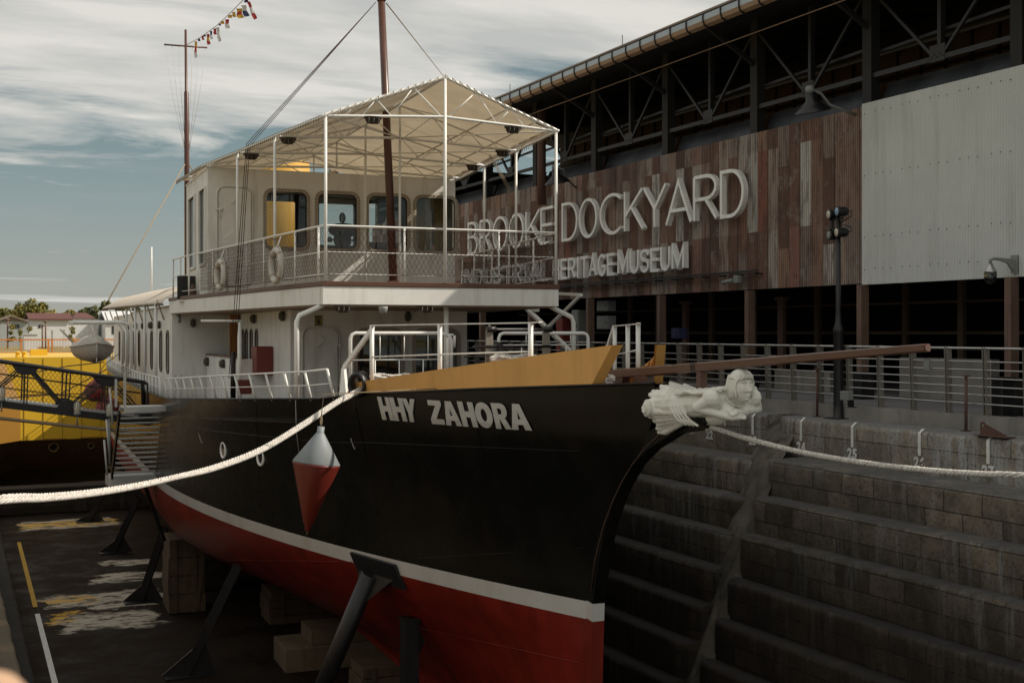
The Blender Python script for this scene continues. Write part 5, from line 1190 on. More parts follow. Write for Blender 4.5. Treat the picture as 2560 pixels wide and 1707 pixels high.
# ---- side rails along the bulwark
def siderail(slist, name, sg_=-1, h=.52, m='pipe_white', lean=.10, rails=(1, .5)):
    r = empty(name); r.parent = ship
    for f_ in rails:
        mb = MB(); mb.tube([(sg_ * (hb(zdk(s), s) - .02 - (lean if s < 12 else 0) * f_), s, zdk(s) + h * f_) for s in slist], .02 if f_ == 1 else .011, 6); mb.build('rail', m, r)
    for s in slist:
        mb = MB(); b = hb(zdk(s), s) - .02; mb.tube([(sg_ * b, s, zdk(s) - .02), (sg_ * (b - (lean if s < 12 else 0)), s, zdk(s) + h)], .026 if s < 12 else .03, 7); mb.build('post', m, r)
    return r
siderail([-1.9 + .88 * k for k in range(14)], 'side_railing', lean=-.13); siderail([-1.9 + .83 * k for k in range(14)], 'side_railing', 1)
siderail([11.2 + .95 * k for k in range(34)] + [44.2, 44.8, 45.3, 45.7, 45.95], 'stern_railing', lean=0)
# raised bow rails
for sg_ in (-1, 1):
    r = empty('bow_railing'); r.parent = ship; sl_ = (-3.0, -4.9, -6.9) if sg_ < 0 else (-2.9, -4.3, -5.5)
    xs_ = [hb(zdk(s), s) - .12 for s in sl_] if sg_ < 0 else [hb(zdk(s), s) - .1 for s in sl_]
    top_ = [(sg_ * x, s, 1.63 + .01 * k) for k, (x, s) in enumerate(zip(xs_, sl_))]
    mb = MB(); t_ = top_ + [(top_[-1][0] * .93, top_[-1][1] - .22, top_[-1][2] + .01)]
    for a, b in zip(t_, t_[1:]): mb.beam(a, b, .07, .02)
    mb.build('flat_rail', 'white', r)
    mb = MB(); mb.tube([(x, y, z - .55 + .06 * k) for k, (x, y, z) in enumerate(top_)], .014, 6); mb.build('rail', 'pipe_white', r)
    for x, y, z in top_: mb = MB(); mb.tube([(x, y, zdk(y)), (x, y, z)], .04, 10); mb.build('post', 'pipe_white', r)
    a = Vector((sg_ * (hb(.3, -1.95) - .14), -1.95, zdk(-1.95) + .53)); b = Vector(top_[0]); mb = MB(); mb.prism([a + Vector((0, 0, -.05)), a + Vector((0, 0, .05)), b + Vector((0, 0, .01)), b + Vector((0, 0, -.09))], (sg_ * -.05, 0, 0)); mb.prism([a + Vector((0, .08, 0)), a + Vector((0, -.1, .0)), (sg_ * (hb(.4, -2.3) - .02), -2.4, zdk(-2.3)), (sg_ * (hb(.4, -2.1) - .02), -2.1, zdk(-2.3))], (sg_ * -.05, 0, 0)); mb.build('sloping_rail', 'white', r)
# fairlead
fl_ = S(893, 962, a=-2.62); mb = MB(); ax = Vector((-.72, -.69, 0)).normalized(); e1 = Vector((0, 0, 1)); e2 = ax.cross(e1)
rows = []
for k, (t, r0) in enumerate(((-.16, .20), (-.16, .24), (-.05, .21), (.03, .225), (.06, .19), (.03, .15), (-.1, .14))): rows.append([fl_ + ax * t + (e1 * math.sin(2 * PI * j / 24) + e2 * .8 * math.cos(2 * PI * j / 24)) * r0 for j in range(24)])
mb.grid(rows, True, True); mb.build('fairlead', 'steel_black', ship)
# U shaped guard pipes on the foredeck
def upipe(u0, u1, vt, s, zb_):
    a, b = S(u0, vt, s=s), S(u1, vt, s=s); z = a.z; r_ = .1; r = empty('guard_rail'); r.parent = ship
    mb = MB(); mb.tube([(a.x, s, zb_), (a.x, s, z - r_), (a.x + .03, s, z - .03), (a.x + r_, s, z), (b.x - r_, s, z), (b.x - .03, s, z - .03), (b.x, s, z - r_), (b.x, s, zb_)], .036, 10); mb.build('pipe', 'pipe_white', r)
    zm = z - (.52 if u0 < 1000 else .24); mb = MB(); mb.tube([(a.x, s, zm), (b.x, s, zm)], .014, 6); mb.build('rail', 'pipe_white', r)
    n = 3
    for k in range(1, n + 1): x = lerp(a.x, b.x, k / (n + 1)); mb = MB(); mb.tube([(x, s, zb_), (x, s, zm)], .013, 6); mb.tube([(x + .1, s, zm), (x + .1, s, z)], .011, 6); mb.build('post', 'pipe_white', r)
upipe(876, 1117, 833, -.6, .25); upipe(1247, 1470, 833, -.6, .25); upipe(1120, 1128, 838, -.9, .3)
# windlass
wi = empty('windlass'); wi.parent = ship; ws = -4.6
xa, xb = S(1225, 850, s=ws).x, S(1367, 850, s=ws).x
for x in (xa, xb):
    mb = MB(); mb.prism([(x - .085, ws, .45), (x + .10, ws, .45), (x + .05, ws, 1.55), (x + .0, ws, 1.64), (x - .06, ws, 1.55)], (0, .05, 0)); mb.build('side_plate', 'rail_post', wi)
    mb = MB(); mb.lathe([(.05, -.06), (.05, .1)], (x - .0, ws, 1.56), 10, Vector((1, 0, 0))); mb.build('bearing', 'steel_black', wi)
mb = MB(); mb.tube([(xa, ws, 1.56), (xb, ws, 1.56)], .018, 8); mb.build('shaft', 'rail_steel', wi)
mb = MB(); mb.tube([(xa - .3, ws, 1.27), (xb + .1, ws, 1.27)], .022, 8); mb.tube([(xa - .33, ws - .1, 1.27), (xa - .05, ws - .1, 1.12), (xa - .5, ws - .1, 1.1)], .014, 6); mb.build('shaft', 'steel_black', wi)
mb = MB(); mb.lathe([(.1, -.05), (.33, -.05), (.35, -.045), (.35, .045), (.33, .05), (.1, .05)], (xa + .16, ws + .1, .98), 40, Vector((1, 0, .0)))
for k in range(40): a = 2 * PI * k / 40; mb.box(xa + .11, xa + .21, ws + .1 + .355 * math.cos(a) - .012, ws + .1 + .355 * math.cos(a) + .012, .98 + .355 * math.sin(a) - .012, .98 + .355 * math.sin(a) + .012)
mb.build('gear_wheel', 'steel_black', wi)
mb = MB(); mb.lathe([(.2, -.35), (.12, -.3), (.12, .3), (.2, .35)], ((xa + xb) / 2, ws + .1, .85), 20, Vector((1, 0, 0))); mb.build('drum', 'steel_black', wi)
mb = MB(); mb.tube([(xb - .35, ws, .9), (xb - .35, ws, 1.0), (xb + .0, ws, 1.02), (xb + .02, ws, .8)], .014, 6); mb.build('lever', 'steel_black', wi)
# sidelight screen
sq = S(443, 757, s=11.6); p1 = S(500, 690, s=11.6)
sc_ = empty('sidelight_screen'); sc_.parent = ship
mb = MB(); mb.box(sq.x, p1.x, 11.6, 11.64, sq.z + .08, p1.z); mb.build('back_board', 'steel_black', sc_, .03)
mb = MB(); mb.box(p1.x - .12, p1.x - .09, 11.2, 11.6, sq.z + .1, p1.z - .06); mb.build('side_board', 'pipe_white', sc_); mb = MB(); mb.prism([(sq.x, 11.64, sq.z + .08), (p1.x, 11.64, sq.z + .08), (p1.x, 11.15, sq.z + .08), (sq.x, 11.15, sq.z + .08)], (0, 0, -.05)); mb.build('shelf', 'white', sc_)
p = Vector(((sq.x + p1.x) / 2 + .08, 11.35, sq.z + .08)); mb = MB(); mb.lathe([(.07, 0), (.08, .03), (.07, .08), (.09, .12), (.09, .28), (.06, .33), (.04, .42), (.02, .44)], p, 14); mb.build('lantern', 'rust_metal', sc_)
# deck clutter behind the rail: red bin and post
p = S(614, 985, a=-3.3); mb = MB(); mb.prism([p + Vector((-.14, 0, 0)), p + Vector((.14, 0, 0)), p + Vector((.17, 0, .32)), p + Vector((-.17, 0, .32))], (0, .3, 0)); o = mb.build('fire_bin', 'buoy_red', ship, bevel=.02)
mb = MB(); mb.tube([p + Vector((-.28, 0, -.1)), p + Vector((-.28, 0, .95))], .06, 10); mb.build('deck_post', 'steel_black', ship)
p = S(599, 950, a=-3.2); mb = MB(); mb.tube([(p.x, p.y, -.3), (p.x, p.y, 1.75)], .05, 10); mb.build('davit_post', 'pipe_white', ship)
mb = MB(); mb.tube([(p.x - .9, p.y, 1.78), (p.x + .1, p.y, 1.78)], .03, 8); mb.build('davit_arm', 'pipe_white', ship)
# coiled ropes on the foredeck
def coil(c, r, par, name='rope_coil', m='rope_white'):
    pts = []
    for i in range(90): a = i * .35; rr_ = r * (1 + .15 * math.sin(i * 1.7)); pts.append(Vector(c) + Vector((rr_ * math.cos(a), rr_ * .7 * math.sin(a), .02 * (i // 18) + .02 * math.sin(i))))
    mb = MB(); mb.tube(pts, .028, 6); o = mb.build(name, m, None); return o

# ---- carved figurehead under the bowsprit (part of the ship)
def figurehead():
    mb = MB()
    def cap(p, q_, r1, r2, n=12):
        p = Vector(p); q_ = Vector(q_); d = (q_ - p); pts = [p - d.normalized() * r1 * .8, p - d.normalized() * r1 * .45, p, q_, q_ + d.normalized() * r2 * .45, q_ + d.normalized() * r2 * .8]
        mb.tube(pts, [r1 * .45, r1 * .88, r1, r2, r2 * .88, r2 * .45], n)
    F = lambda u, v, a: S(u, v, a=a)
    Hc = S(1855, 966, a=.0); Hc.z += .0
    # torso, chest, belly
    ch = S(1800, 1002, a=0)
    for a in (-.12, .12):
        cap((a, -10.85, .64), (a, -10.2, .58), .155, .17); cap((a, -10.2, .58), (a * 1.4, -9.8, .54), .17, .20)
    mb.ell((-.10, -11.0, .56), (.10, .10, .10)); mb.ell((.10, -11.0, .56), (.10, .10, .10))
    cap((0, -10.62, .47), (0, -10.2, .42), .12, .13)
    # shoulders and neck
    cap((-.27, -10.93, .70), (.27, -10.93, .70), .10, .10); mb.ell((-.29, -10.93, .70), (.115, .13, .12)); mb.ell((.29, -10.93, .70), (.115, .13, .12))
    cap((0, -10.95, .70), (0, -11.12, .84), .085, .075)
    # arms crossed below the chest
    el_ = Vector((-.42, -10.80, .585)); cap((-.32, -10.93, .68), el_, .082, .062); cap(el_, (-.10, -11.10, .475), .062, .040)
    er_ = Vector((.40, -10.88, .56)); cap((.32, -10.93, .68), er_, .08, .06); cap(er_, (.02, -11.10, .54), .06, .04)
    def hand(w_, d, up_, side):
        w_ = Vector(w_); d = Vector(d).normalized(); up_ = Vector(up_).normalized(); sd = d.cross(up_).normalized()
        cap(w_, w_ + d * .09, .036, .042)
        for k in range(4):
            o = sd * (-.036 + .024 * k); L = (.062, .076, .072, .056)[k]; b_ = w_ + d * .11 + o
            cap(b_, b_ + d * L * .55 - up_ * .006, .0125, .012, 8); cap(b_ + d * L * .55 - up_ * .006, b_ + d * L - up_ * .024, .012, .0095, 8)
        t0 = w_ + d * .03 + sd * side * .036; cap(t0, t0 + d * .035 + sd * side * .025, .014, .013, 8); cap(t0 + d * .035 + sd * side * .025, t0 + d * .075 + sd * side * .03, .013, .01, 8)
    hand((-.10, -11.10, .475), (.9, -.30, .12), (.1, -.6, .75), -1); hand((.02, -11.12, .545), (-.95, -.15, -.02), (-.1, -.6, .75), 1)
    # head
    mb.ell(Hc, (.125, .15, .185), 20); mb.ell(Hc + Vector((0, -.035, -.075)), (.088, .105, .115), 16); mb.ell(Hc + Vector((0, .03, .045)), (.130, .150, .155), 18)
    # skirt: long folds fanning back along the bow
    n = 15
    for i in range(n):
        t = i / (n - 1); ang = lerp(-100, 100, t)      # around the body, port side first at -90
        for dummy in (0,):
            sa_, ca_ = math.sin(rad(ang)), math.cos(rad(ang))
            p0 = Vector((.20 * sa_, -10.1, .55 + .17 * ca_)); p1 = Vector((.30 * sa_, -9.8, .53 + .23 * ca_)); p2 = Vector((.36 * sa_, -9.50 + .05 * math.sin(i * 2.1), .51 + .27 * ca_ + .02 * math.sin(i * 3)))
            cap(p0, p1, .040, .048, 10); cap(p1, p2, .048, .054, 10)
            e_ = (p2 - p1).normalized(); cap(p2, p2 + e_ * .05 + Vector((.025 * sa_, 0, .025 * ca_)), .052, .034, 8)
    for i in range(6):      # lower folds of the skirt, port and starboard
        for sg_ in (-1, 1):
            z = lerp(.46, .20, i / 5); a1 = .36 - .032 * i; cap((sg_ * (.24 - .015 * i), -10.15 + .03 * i, lerp(.48, .34, i / 5)), (sg_ * a1, -9.60 + .03 * math.sin(i * 2), z), .042, .050, 10)
            cap((sg_ * a1, -9.60, z), (sg_ * (a1 + .01), -9.50 + .05 * math.sin(i * 1.7), z - .02), .048, .028, 8)
    # draped bands round the hips
    for k in range(4):
        for sg_ in (-1, 1):
            o_ = .065 * k; P = [(.08, -9.98 - o_, .735), (.25, -9.98 - o_ * 1.1, .68), (.33 - .012 * k, -10.00 - o_ * 1.1, .52), (.285 - .015 * k, -10.10 - o_ * 1.2, .39), (.22 - .01 * k, -10.22 - o_ * 1.2, .33)]
            q5 = []
            for i in range(len(P) - 1):
                for j in range(5):
                    t = j / 5; q5.append(Vector(P[i]).lerp(Vector(P[i + 1]), t))
            q5.append(Vector(P[-1])); q5 = [q5[0]] + [(q5[i - 1] + q5[i] + q5[i + 1]) / 3 for i in range(1, len(q5) - 1)] + [q5[-1]]
            mb.tube([(sg_ * p.x, p.y, p.z) for p in q5], .019, 8)
    # scrolls beside the tail
    for sg_ in (-1, 1):
        for (cz, cs, R_) in ((.50, -9.55, .115),):
            sp_ = []
            for j in range(44): a = j * .32; r_ = R_ * (1 - j / 54); sp_.append(Vector((sg_ * (.42 + .0015 * j), cs + r_ * .8 * math.cos(a), cz + r_ * math.sin(a))))
            mb.tube(sp_, .026, 7); mb.ell((sg_ * .43, cs, cz), (.05, .035, .04), 10); mb.ell((sg_ * .38, cs, cz), (.06, R_ * .9, R_), 12)
    me = bpy.data.meshes.new('fig'); me.from_pydata(mb.v, [], mb.f); t = bpy.data.objects.new('fig', me); C.objects.link(t)
    r = t.modifiers.new('r', 'REMESH'); r.mode = 'VOXEL'; r.voxel_size = .009; sm = t.modifiers.new('s', 'SMOOTH'); sm.factor = .5; sm.iterations = 3
    dg = bpy.context.evaluated_depsgraph_get(); dg.update(); m2_ = bpy.data.meshes.new_from_object(t.evaluated_get(dg)); bpy.data.objects.remove(t)
    gs = lambda x, w_: math.exp(-(x / w_) ** 2)
    for v in m2_.vertices:
        p = v.co - Hc; f_ = -p.y
        if abs(p.x) < .16 and abs(p.z) < .22 and f_ > .02:
            x, z = p.x, p.z; wgt = min(1, (f_ - .02) / .05)
            d = 0.0
            if -.075 < z < .07: k = (0.07 - z) / .125; d += .050 * gs(x, .015 + .011 * max(0, k) ** 2) * max(0, min(1, k)) * (1 if z > -.052 else max(0, 1 - (-.052 - z) / .014))
            d -= .022 * (gs(x - .052, .030) + gs(x + .052, .030)) * gs(z - .028, .022)
            d += .013 * (gs(x - .052, .018) + gs(x + .052, .018)) * gs(z - .024, .011)
            d -= .005 * (gs(x - .052, .026) + gs(x + .052, .026)) * gs(z - .040, .004)
            d += .012 * (gs(x - .050, .034) + gs(x + .050, .034)) * gs(z - .066, .010)
            d += .014 * gs(x, .034) * gs(z + .094, .008) + .014 * gs(x, .026) * gs(z + .114, .009) - .012 * gs(x, .036) * gs(z + .104, .0035) - .006 * gs(x, .012) * gs(z + .078, .008)
            d += .014 * gs(x, .03) * gs(z + .158, .022)
            d += .006 * (gs(x - .06, .03) + gs(x + .06, .03)) * gs(z + .045, .03)
            v.co.y -= d * wgt * 1.45
    m2_.name = 'figurehead'; m2_.materials.clear(); m2_.materials.append(M['figure_cream'])
    for p in m2_.polygons: p.use_smooth = True
    fo = bpy.data.objects.new('figurehead', m2_); C.objects.link(fo); fo.parent = ship; fo['label'] = 'cream carved figurehead of a woman with crossed arms'
    # hair: carved locks over the skull, a fringe and waves flowing back
    hb_ = MB()
    for i in range(34):
        a = lerp(-1.25, 1.25, i / 33); pts = []
        for j in range(9):
            t = j / 8; th_ = lerp(1.18, -.95, t)      # from the brow over the crown to the nape
            rx, ry, rz = .134, .155, .172
            pts.append(Hc + Vector((rx * math.sin(a) * (math.cos(th_ * .35)), .02 - ry * math.sin(th_) * math.cos(a * .75), .03 + rz * math.cos(th_) * math.cos(a * .80) + (0 if abs(a) < .9 else -.01))))
        hb_.tube(pts, [.008, .011] + [.013] * 6 + [.010], 6)
    for i in range(17):     # fringe
        a = lerp(-.9, .9, i / 16); top_ = Hc + Vector((.02 * math.sin(a), -.100, .152)); mid = Hc + Vector((.07 * math.sin(a), -.148 * math.cos(a * .4), .135)); e_ = Hc + Vector((.110 * math.sin(a), -.148 * math.cos(a * .75) + .01, .098 - .02 * abs(math.sin(a))))
        hb_.tube([top_, mid, e_], [.012, .016, .009], 6)
    for sg_ in (-1, 1):     # side locks framing the face down to the jaw
        for i in range(8):
            y0 = -.095 + .028 * i; pts = [Hc + Vector((sg_ * (.075 + .007 * i), y0 - .0, .14)), Hc + Vector((sg_ * .122, y0 + .035, .06)), Hc + Vector((sg_ * .130, y0 + .055, -.03)), Hc + Vector((sg_ * (.118 + .01 * math.sin(i)), y0 + .04 + .012 * i, -.105 - .006 * i)), Hc + Vector((sg_ * .105, y0 + .07 + .02 * i, -.15))]
            hb_.tube(pts, [.010, .014, .016, .015, .006], 6)
    for i in range(16):     # long waves down the back
        a = lerp(-.24, .24, i / 15); pts = []
        for j in range(12):
            t = j / 11; pts.append(Vector((a * (1 + .3 * t) + .025 * math.sin(t * 9 + i), Hc.y + .10 + 1.02 * t, lerp(Hc.z - .02, .80, min(1, t * 1.6)) - .42 * a * a - .05 * t + .018 * math.sin(t * 11 + i * .9))))
        hb_.tube(pts, [.024] * 9 + [.026, .022, .010], 7)
    ho = hb_.build('hair', 'figure_cream', fo, fix=False)
    pl_ = MB()
    for i in range(31):
        a = lerp(-1.35, 1.35, i / 30); x = .155 * math.sin(a); pl_.ell((x, -11.05 - .065 * math.cos(a), .73 - .115 * math.cos(a)), (.009, .009, .009), 6)
    pl_.build('necklace', 'figure_cream', fo)
figurehead()

# ================================================================== LOOSE THINGS ROUND THE SHIP
def toW(p): return OS + EA * p.x + ES * p.y + Vector((0, 0, p.z))
# life rings
ring_proto = None
for (u, v, a, lab, th_) in ((691, 664, -3.02, 'white life ring nearest the bow, hanging on the bridge railing', .02), (551, 687, -3.45, 'white life ring farther aft, hanging on the bridge railing by the wheelhouse door', -.03)):
    c = S(u, v, a=a); 
    if ring_proto is None:
        r = empty('life_ring', (0, 0, 0)); pts = [Vector((0, .325 * math.cos(2 * PI * k / 40), .325 * math.sin(2 * PI * k / 40))) for k in range(40)]
        mb = MB(); mb.tube(pts, .07, 14, closed=True); mb.build('ring', 'ring_white', r)
        for k in range(4): a0 = PI / 4 + k * PI / 2; mb = MB(); mb.tube([Vector((0, .325 * math.cos(a0 + d_), .325 * math.sin(a0 + d_))) for d_ in (-.1, -.03, .03, .1)], .074, 14); mb.build('band', 'tan_shade', r)
        mb = MB(); mb.tube([Vector((-.06 * 0, (.41 + .03 * abs(math.sin(2 * PI * k / 20))) * math.cos(2 * PI * k / 40), (.41 + .03 * abs(math.sin(2 * PI * k / 20))) * math.sin(2 * PI * k / 40))) for k in range(40)], .009, 5, closed=True); mb.build('grab_line', 'rope_white', r)
        mb = MB(); mb.tube([(0, -.02, .36), (.03, -.02, .45), (.09, -.03, .62)], .016, 6); mb.build('hanging_hook', 'pipe_white', r)
        ring_proto = r
    else: r = copy_tree(ring_proto)
    r.location = toW(c); r.rotation_euler = (th_, 0, -PSI + rad(7)); tag(r, lab, 'life ring', 'life rings on the bridge railing')
# day-mark buoy of two cones hanging over the side
best = None
for k in range(200):
    s = -5 + k * .03; c = S(790, 1158, s=s)
    if -c.x > hb(c.z + .1, c.y) + .50: best = c; break
if best is None: best = S(790, 1158, s=-3.0)
bt_ = S(803, 1066, s=best.y); bb_ = S(768, 1330, s=best.y); R_ = (S(848, 1160, s=best.y).x - S(731, 1155, s=best.y).x) / 2
bc = S(790, 1156, s=best.y); axd = (toW(bt_) - toW(bb_)).normalized(); bcw = toW(bt_) - axd * ((toW(bt_) - toW(bc)).length)
by = empty('cone_buoy', toW(bt_), 0, 'grey and red double cone buoy hanging over the black hull side', 'buoy')
Lu = (toW(bt_) - bcw).length; Ld = (bcw - toW(bb_)).length
mb = MB(); mb.lathe([(.055, .0), (.055, -.09), (.075, -.12), (R_, -Lu), (R_ * .985, -Lu - .012)], (0, 0, 0), 40, axd); mb.build('upper_cone', 'buoy_grey', by)
mb = MB(); mb.lathe([(R_ * 1.0, -Lu - .013), (R_ * .985, -Lu - .04), (.075, -Lu - Ld * .88), (.05, -Lu - Ld * .90), (.045, -Lu - Ld * .97), (.01, -Lu - Ld * .985)], (0, 0, 0), 40, axd); mb.build('lower_cone', 'buoy_red', by)
mb = MB(); mb.tube([Vector((0, .0, .02)) + Vector((0, .035 * math.cos(a), .07 + .07 * math.sin(a))) for a in [2 * PI * k / 12 for k in range(12)]], .011, 6, closed=True); mb.tube([Vector((0, 0, .14)), Vector((.04, 0, .5)), toW(Vector((-hb(.33, best.y) - .0, best.y, zdk(best.y) + .05))) - toW(bt_)], .009, 5); mb.build('hanging_line', 'rope_tan', by)
mb = MB(); mb.tube([-axd * (Lu + Ld * .95), -axd * (Lu + Ld * 1.04)], .014, 6); mb.build('tail_pin', 'rust_metal', by)
# thin line hanging from the rail
a, b = hullray(739, 1000, .02), hullray(750, 1150, .02); mb = MB(); mb.tube([toW(a), toW(a.lerp(b, .5) + Vector((-.03, 0, 0))), toW(b)], .008, 5); tag(mb.build('hanging_line', 'rope_white', None), 'thin white line hanging down the hull left of the cone buoy', 'line')

# mooring ropes
def planepts(pix, P, Q, off=Vector((0, 0, 0))):
    P = Vector(P); Q = Vector(Q); nrm = (Q - P).cross(Vector((0, 0, 1))).normalized(); out = []
    for u, v in pix:
        d = ray(u, v); t = (P - CAM).dot(nrm) / d.dot(nrm); out.append(CAM + d * t + off)
    return out
FLW = toW(fl_); ro = empty('mooring_rope', FLW, 0, 'thick white doubled mooring rope running from the fairlead to the left edge', 'rope')
pix = [(893, 975), (840, 1004), (760, 1057), (653, 1121), (540, 1165), (435, 1192), (330, 1214), (218, 1230), (110, 1239), (0, 1243)]
for k, dv in enumerate((0, 1)):
    P_ = planepts([(u, v + (0 if not dv else 9 * (1 - u / 520) if u < 520 else 0) + (4 if dv and u > 520 else 0)) for u, v in pix], (FLW.x, FLW.y, 0), (.75, 16, 0), Vector((.0, -.05 * dv, 0)))
    P_ = [FLW + Vector((.25, .3, .05))] + P_ + [Vector((-.6, 15.0, P_[-1].z + .02)), Vector((-2.2, 13.8, -.1))]
    o = rope_mesh(P_, .038, 'strand', 'rope_white', None, pitch=.20, strands=4, step=.02); addto(o, ro)
bq = toW(S(1785, 1068, a=0)); P_ = planepts([(1785, 1070), (1850, 1091), (1916, 1109), (1990, 1127), (2068, 1142), (2177, 1159), (2340, 1177), (2470, 1185), (2560, 1188)], bq, (10.4, 9.5, 0))
P_ = [toW(Vector((0, -10.35, .27)))] + P_ + [Vector((11.2, 7.4, P_[-1].z + .02)), Vector((12.2, 5, .1))]
r2 = rope_mesh(P_, .035, 'mooring_rope', 'rope_white', None, pitch=.15, strands=4, step=.018); tag(r2, 'white twisted mooring rope from the bow beak across the numbered wall', 'rope')
for (u, v, s_, r_, lab) in ((978, 942, -2.2, .38, 'coil of white rope on the deck behind the aft end of the yellow bulwark'), (1285, 893, -5.2, .34, 'coil of white rope on the deck beside the windlass'), (1508, 945, -8.0, .14, 'small heap of white rope by the bowsprit heel')):
    c = S(u, v, s=s_); pts = []
    for i in range(110): a = i * .31; rr_ = r_ * (1 + .12 * math.sin(i * 1.7)); pts.append(toW(c + Vector((rr_ * math.cos(a), rr_ * math.sin(a), -.12 + .028 * (i // 20) + .015 * math.sin(i * 1.3)))))
    tag(rope_mesh(pts, .03, 'rope_coil', 'rope_white', None, pitch=.12, step=.03, n=5), lab, 'rope')

# steel shores holding the hull
def shore(base, topw, lab, w_=.20, plate_=False, foot=True):
    base = Vector(base); topw = Vector(topw); r = empty('steel_shore', base, 0, lab, 'shore', 'black steel shores along the port side'); d = topw - base
    mb = MB(); mb.tube([Vector((0, 0, .05)), d * .5, d * .985], w_ * .62, 14) if plate_ else mb.beam((0, 0, 0), d, w_, w_ * 1.1); mb.build('beam', 'steel_black', r)
    if foot:
        mb = MB(); mb.box(-.5, .5, -.30, .30, .001, .035); mb.build('foot_plate', 'steel_black', r)
        e = Vector((d.x, d.y, 0)).normalized(); mb = MB(); mb.prism([(0, -.02, .03), e * .75 + Vector((0, -.02, .03)), d * .35 + Vector((0, -.02, 0))], (0, .04, 0)); mb.build('gusset', 'steel_black', r); mb = MB(); mb.prism([(0, -.02, .03), -e * .55 + Vector((0, -.02, .03)), d * .30 + Vector((0, -.02, 0))], (0, .04, 0)); mb.build('gusset', 'steel_black', r)
    return r, d
for (ub, vb_, ut, vt_, lab) in ((220, 1304, 268, 1215, 'black steel shore at the foot of the landing stair'), (282, 1381, 345, 1245, 'farthest black steel shore standing behind the landing stair'), (351, 1504, 412, 1318, 'second farthest black steel shore under the hull'), (461, 1689, 596, 1410, 'black steel shore standing left of the concrete keel block')):
    base = W(ub, vb_, Z=-6.99); top_ = S(ut, vt_, s=toS(base).y - .3); shore(base, toW(top_), lab)
hp = hullray(930, 1424, .05); bs_ = W(719, 1925, Z=-6.99); r, d = shore(bs_, toW(hp), 'nearest black round steel shore with a big head plate on the hull', .27, True)
# head plate that follows the shell
mb = MB(); P4 = [hullray(u, v, .05) for u, v in ((879, 1378), (990, 1410), (1017, 1472), (905, 1440))]
cc = sum((toW(p) for p in P4), Vector()) / 4
W4 = [toW(p) - bs_ for p in P4]; nr = (W4[1] - W4[0]).cross(W4[3] - W4[0]).normalized(); mb.prism(W4, nr * .05 if nr.x < 0 else -nr * .05); mb.build('head_plate', 'steel_black', r)
mid = (W4[0] + W4[2]) / 2
for a, b in ((0, 3), (1, 2)):
    e = (W4[a] + W4[b]) / 2; mb = MB(); mb.prism([mid, e.lerp(mid, .15), d * .80], (0, .03, 0)); mb.build('gusset', 'steel_black', r)
sg6 = S(1025, 1545, s=-2.0); b6 = toW(sg6); r = empty('steel_post', (b6.x, b6.y, -6.99), 0, 'short black steel post in front of the red forefoot', 'post')
h6 = b6.z + 6.99; mb = MB(); mb.box(-.16, .14, -.12, .12, 0, h6); mb.build('shaft', 'steel_black', r, bevel=.01); mb = MB(); mb.prism([(-.18, -.14, h6 + .0), (.16, -.14, h6 - .04), (.16, -.14, h6 + .0), (-.18, -.14, h6 + .05)], (0, .28, 0)); mb.build('cap_plate', 'steel_black', r)
mb = MB(); mb.prism([(.14, 0, h6 - .1), (.30, 0, h6 - .45), (.14, 0, h6 - .8)], (0, .04, 0)); mb.build('gusset', 'steel_black', r)
# keel blocks
def kblock(a0, a1, s0_, s1_, z0, z1, m, name, lab, planks=False, grp=None):
    c = toW(Vector(((a0 + a1) / 2, (s0_ + s1_) / 2, z0))); r = empty(name, c, -PSI, lab, 'keel block', grp); hx, hy = (a1 - a0) / 2, (s1_ - s0_) / 2
    if not planks:
        mb = MB(); mb.box(-hx, hx, -hy, hy, 0, (z1 - z0) * .62); mb.build('base', m, r, bevel=.025); mb = MB(); mb.box(-hx * .62, hx * .9, -hy * .8, hy * .8, (z1 - z0) * .62 + .002, z1 - z0); mb.build('upper_block', m, r, bevel=.02)
    else:
        n = 4; H = (z1 - z0) / n
        for k in range(n): mb = MB(); j = .03 * math.sin(k * 5); mb.box(-hx + j, hx + j, -hy, hy, k * H + .004, (k + 1) * H - .012); mb.build('timber', m, r, bevel=.02)
        for x in (-hx * .75, hx * .3): mb = MB(); mb.box(x, x + .12, -hy - .03, -hy - .002, 0, z1 - z0); mb.build('batten', m, r, bevel=.008)
        mb = MB(); mb.beam((hx * .5, -hy - .045, .1), (hx * .95, -hy - .045, (z1 - z0) * .9), .1, .03, up=Vector((0, 1, 0))); mb.build('brace', m, r)
kblock(-1.9, 1.7, 6.75, 8.3, -6.99, -6.02, 'block_concrete', 'concrete_keel_block', 'concrete keel block with a smaller block on top under the hull', False)
kblock(-.95, .9, 3.0, 4.1, -6.99, -6.02, 'block_wood', 'timber_keel_block', 'timber crate keel block nearest the bow beside the black post', True, 'timber keel blocks')
kblock(-3.85, -2.75, 14.6, 16.2, -6.99, -4.75, 'block_wood', 'timber_keel_block', 'tall timber crate block standing on the floor under the port bilge', True, 'timber keel blocks')
kblock(-2.9, -1.2, 18.0, 19.6, -6.99, -5.2, 'block_wood', 'timber_keel_block', 'dark timber crate block in deep shade behind the tall crate', True, 'timber keel blocks')
kblock(-1.3, 1.3, 12.0, 13.4, -6.99, -6.02, 'block_wood', 'timber_keel_block', 'low timber block under the keel behind the concrete block', True, 'timber keel blocks')

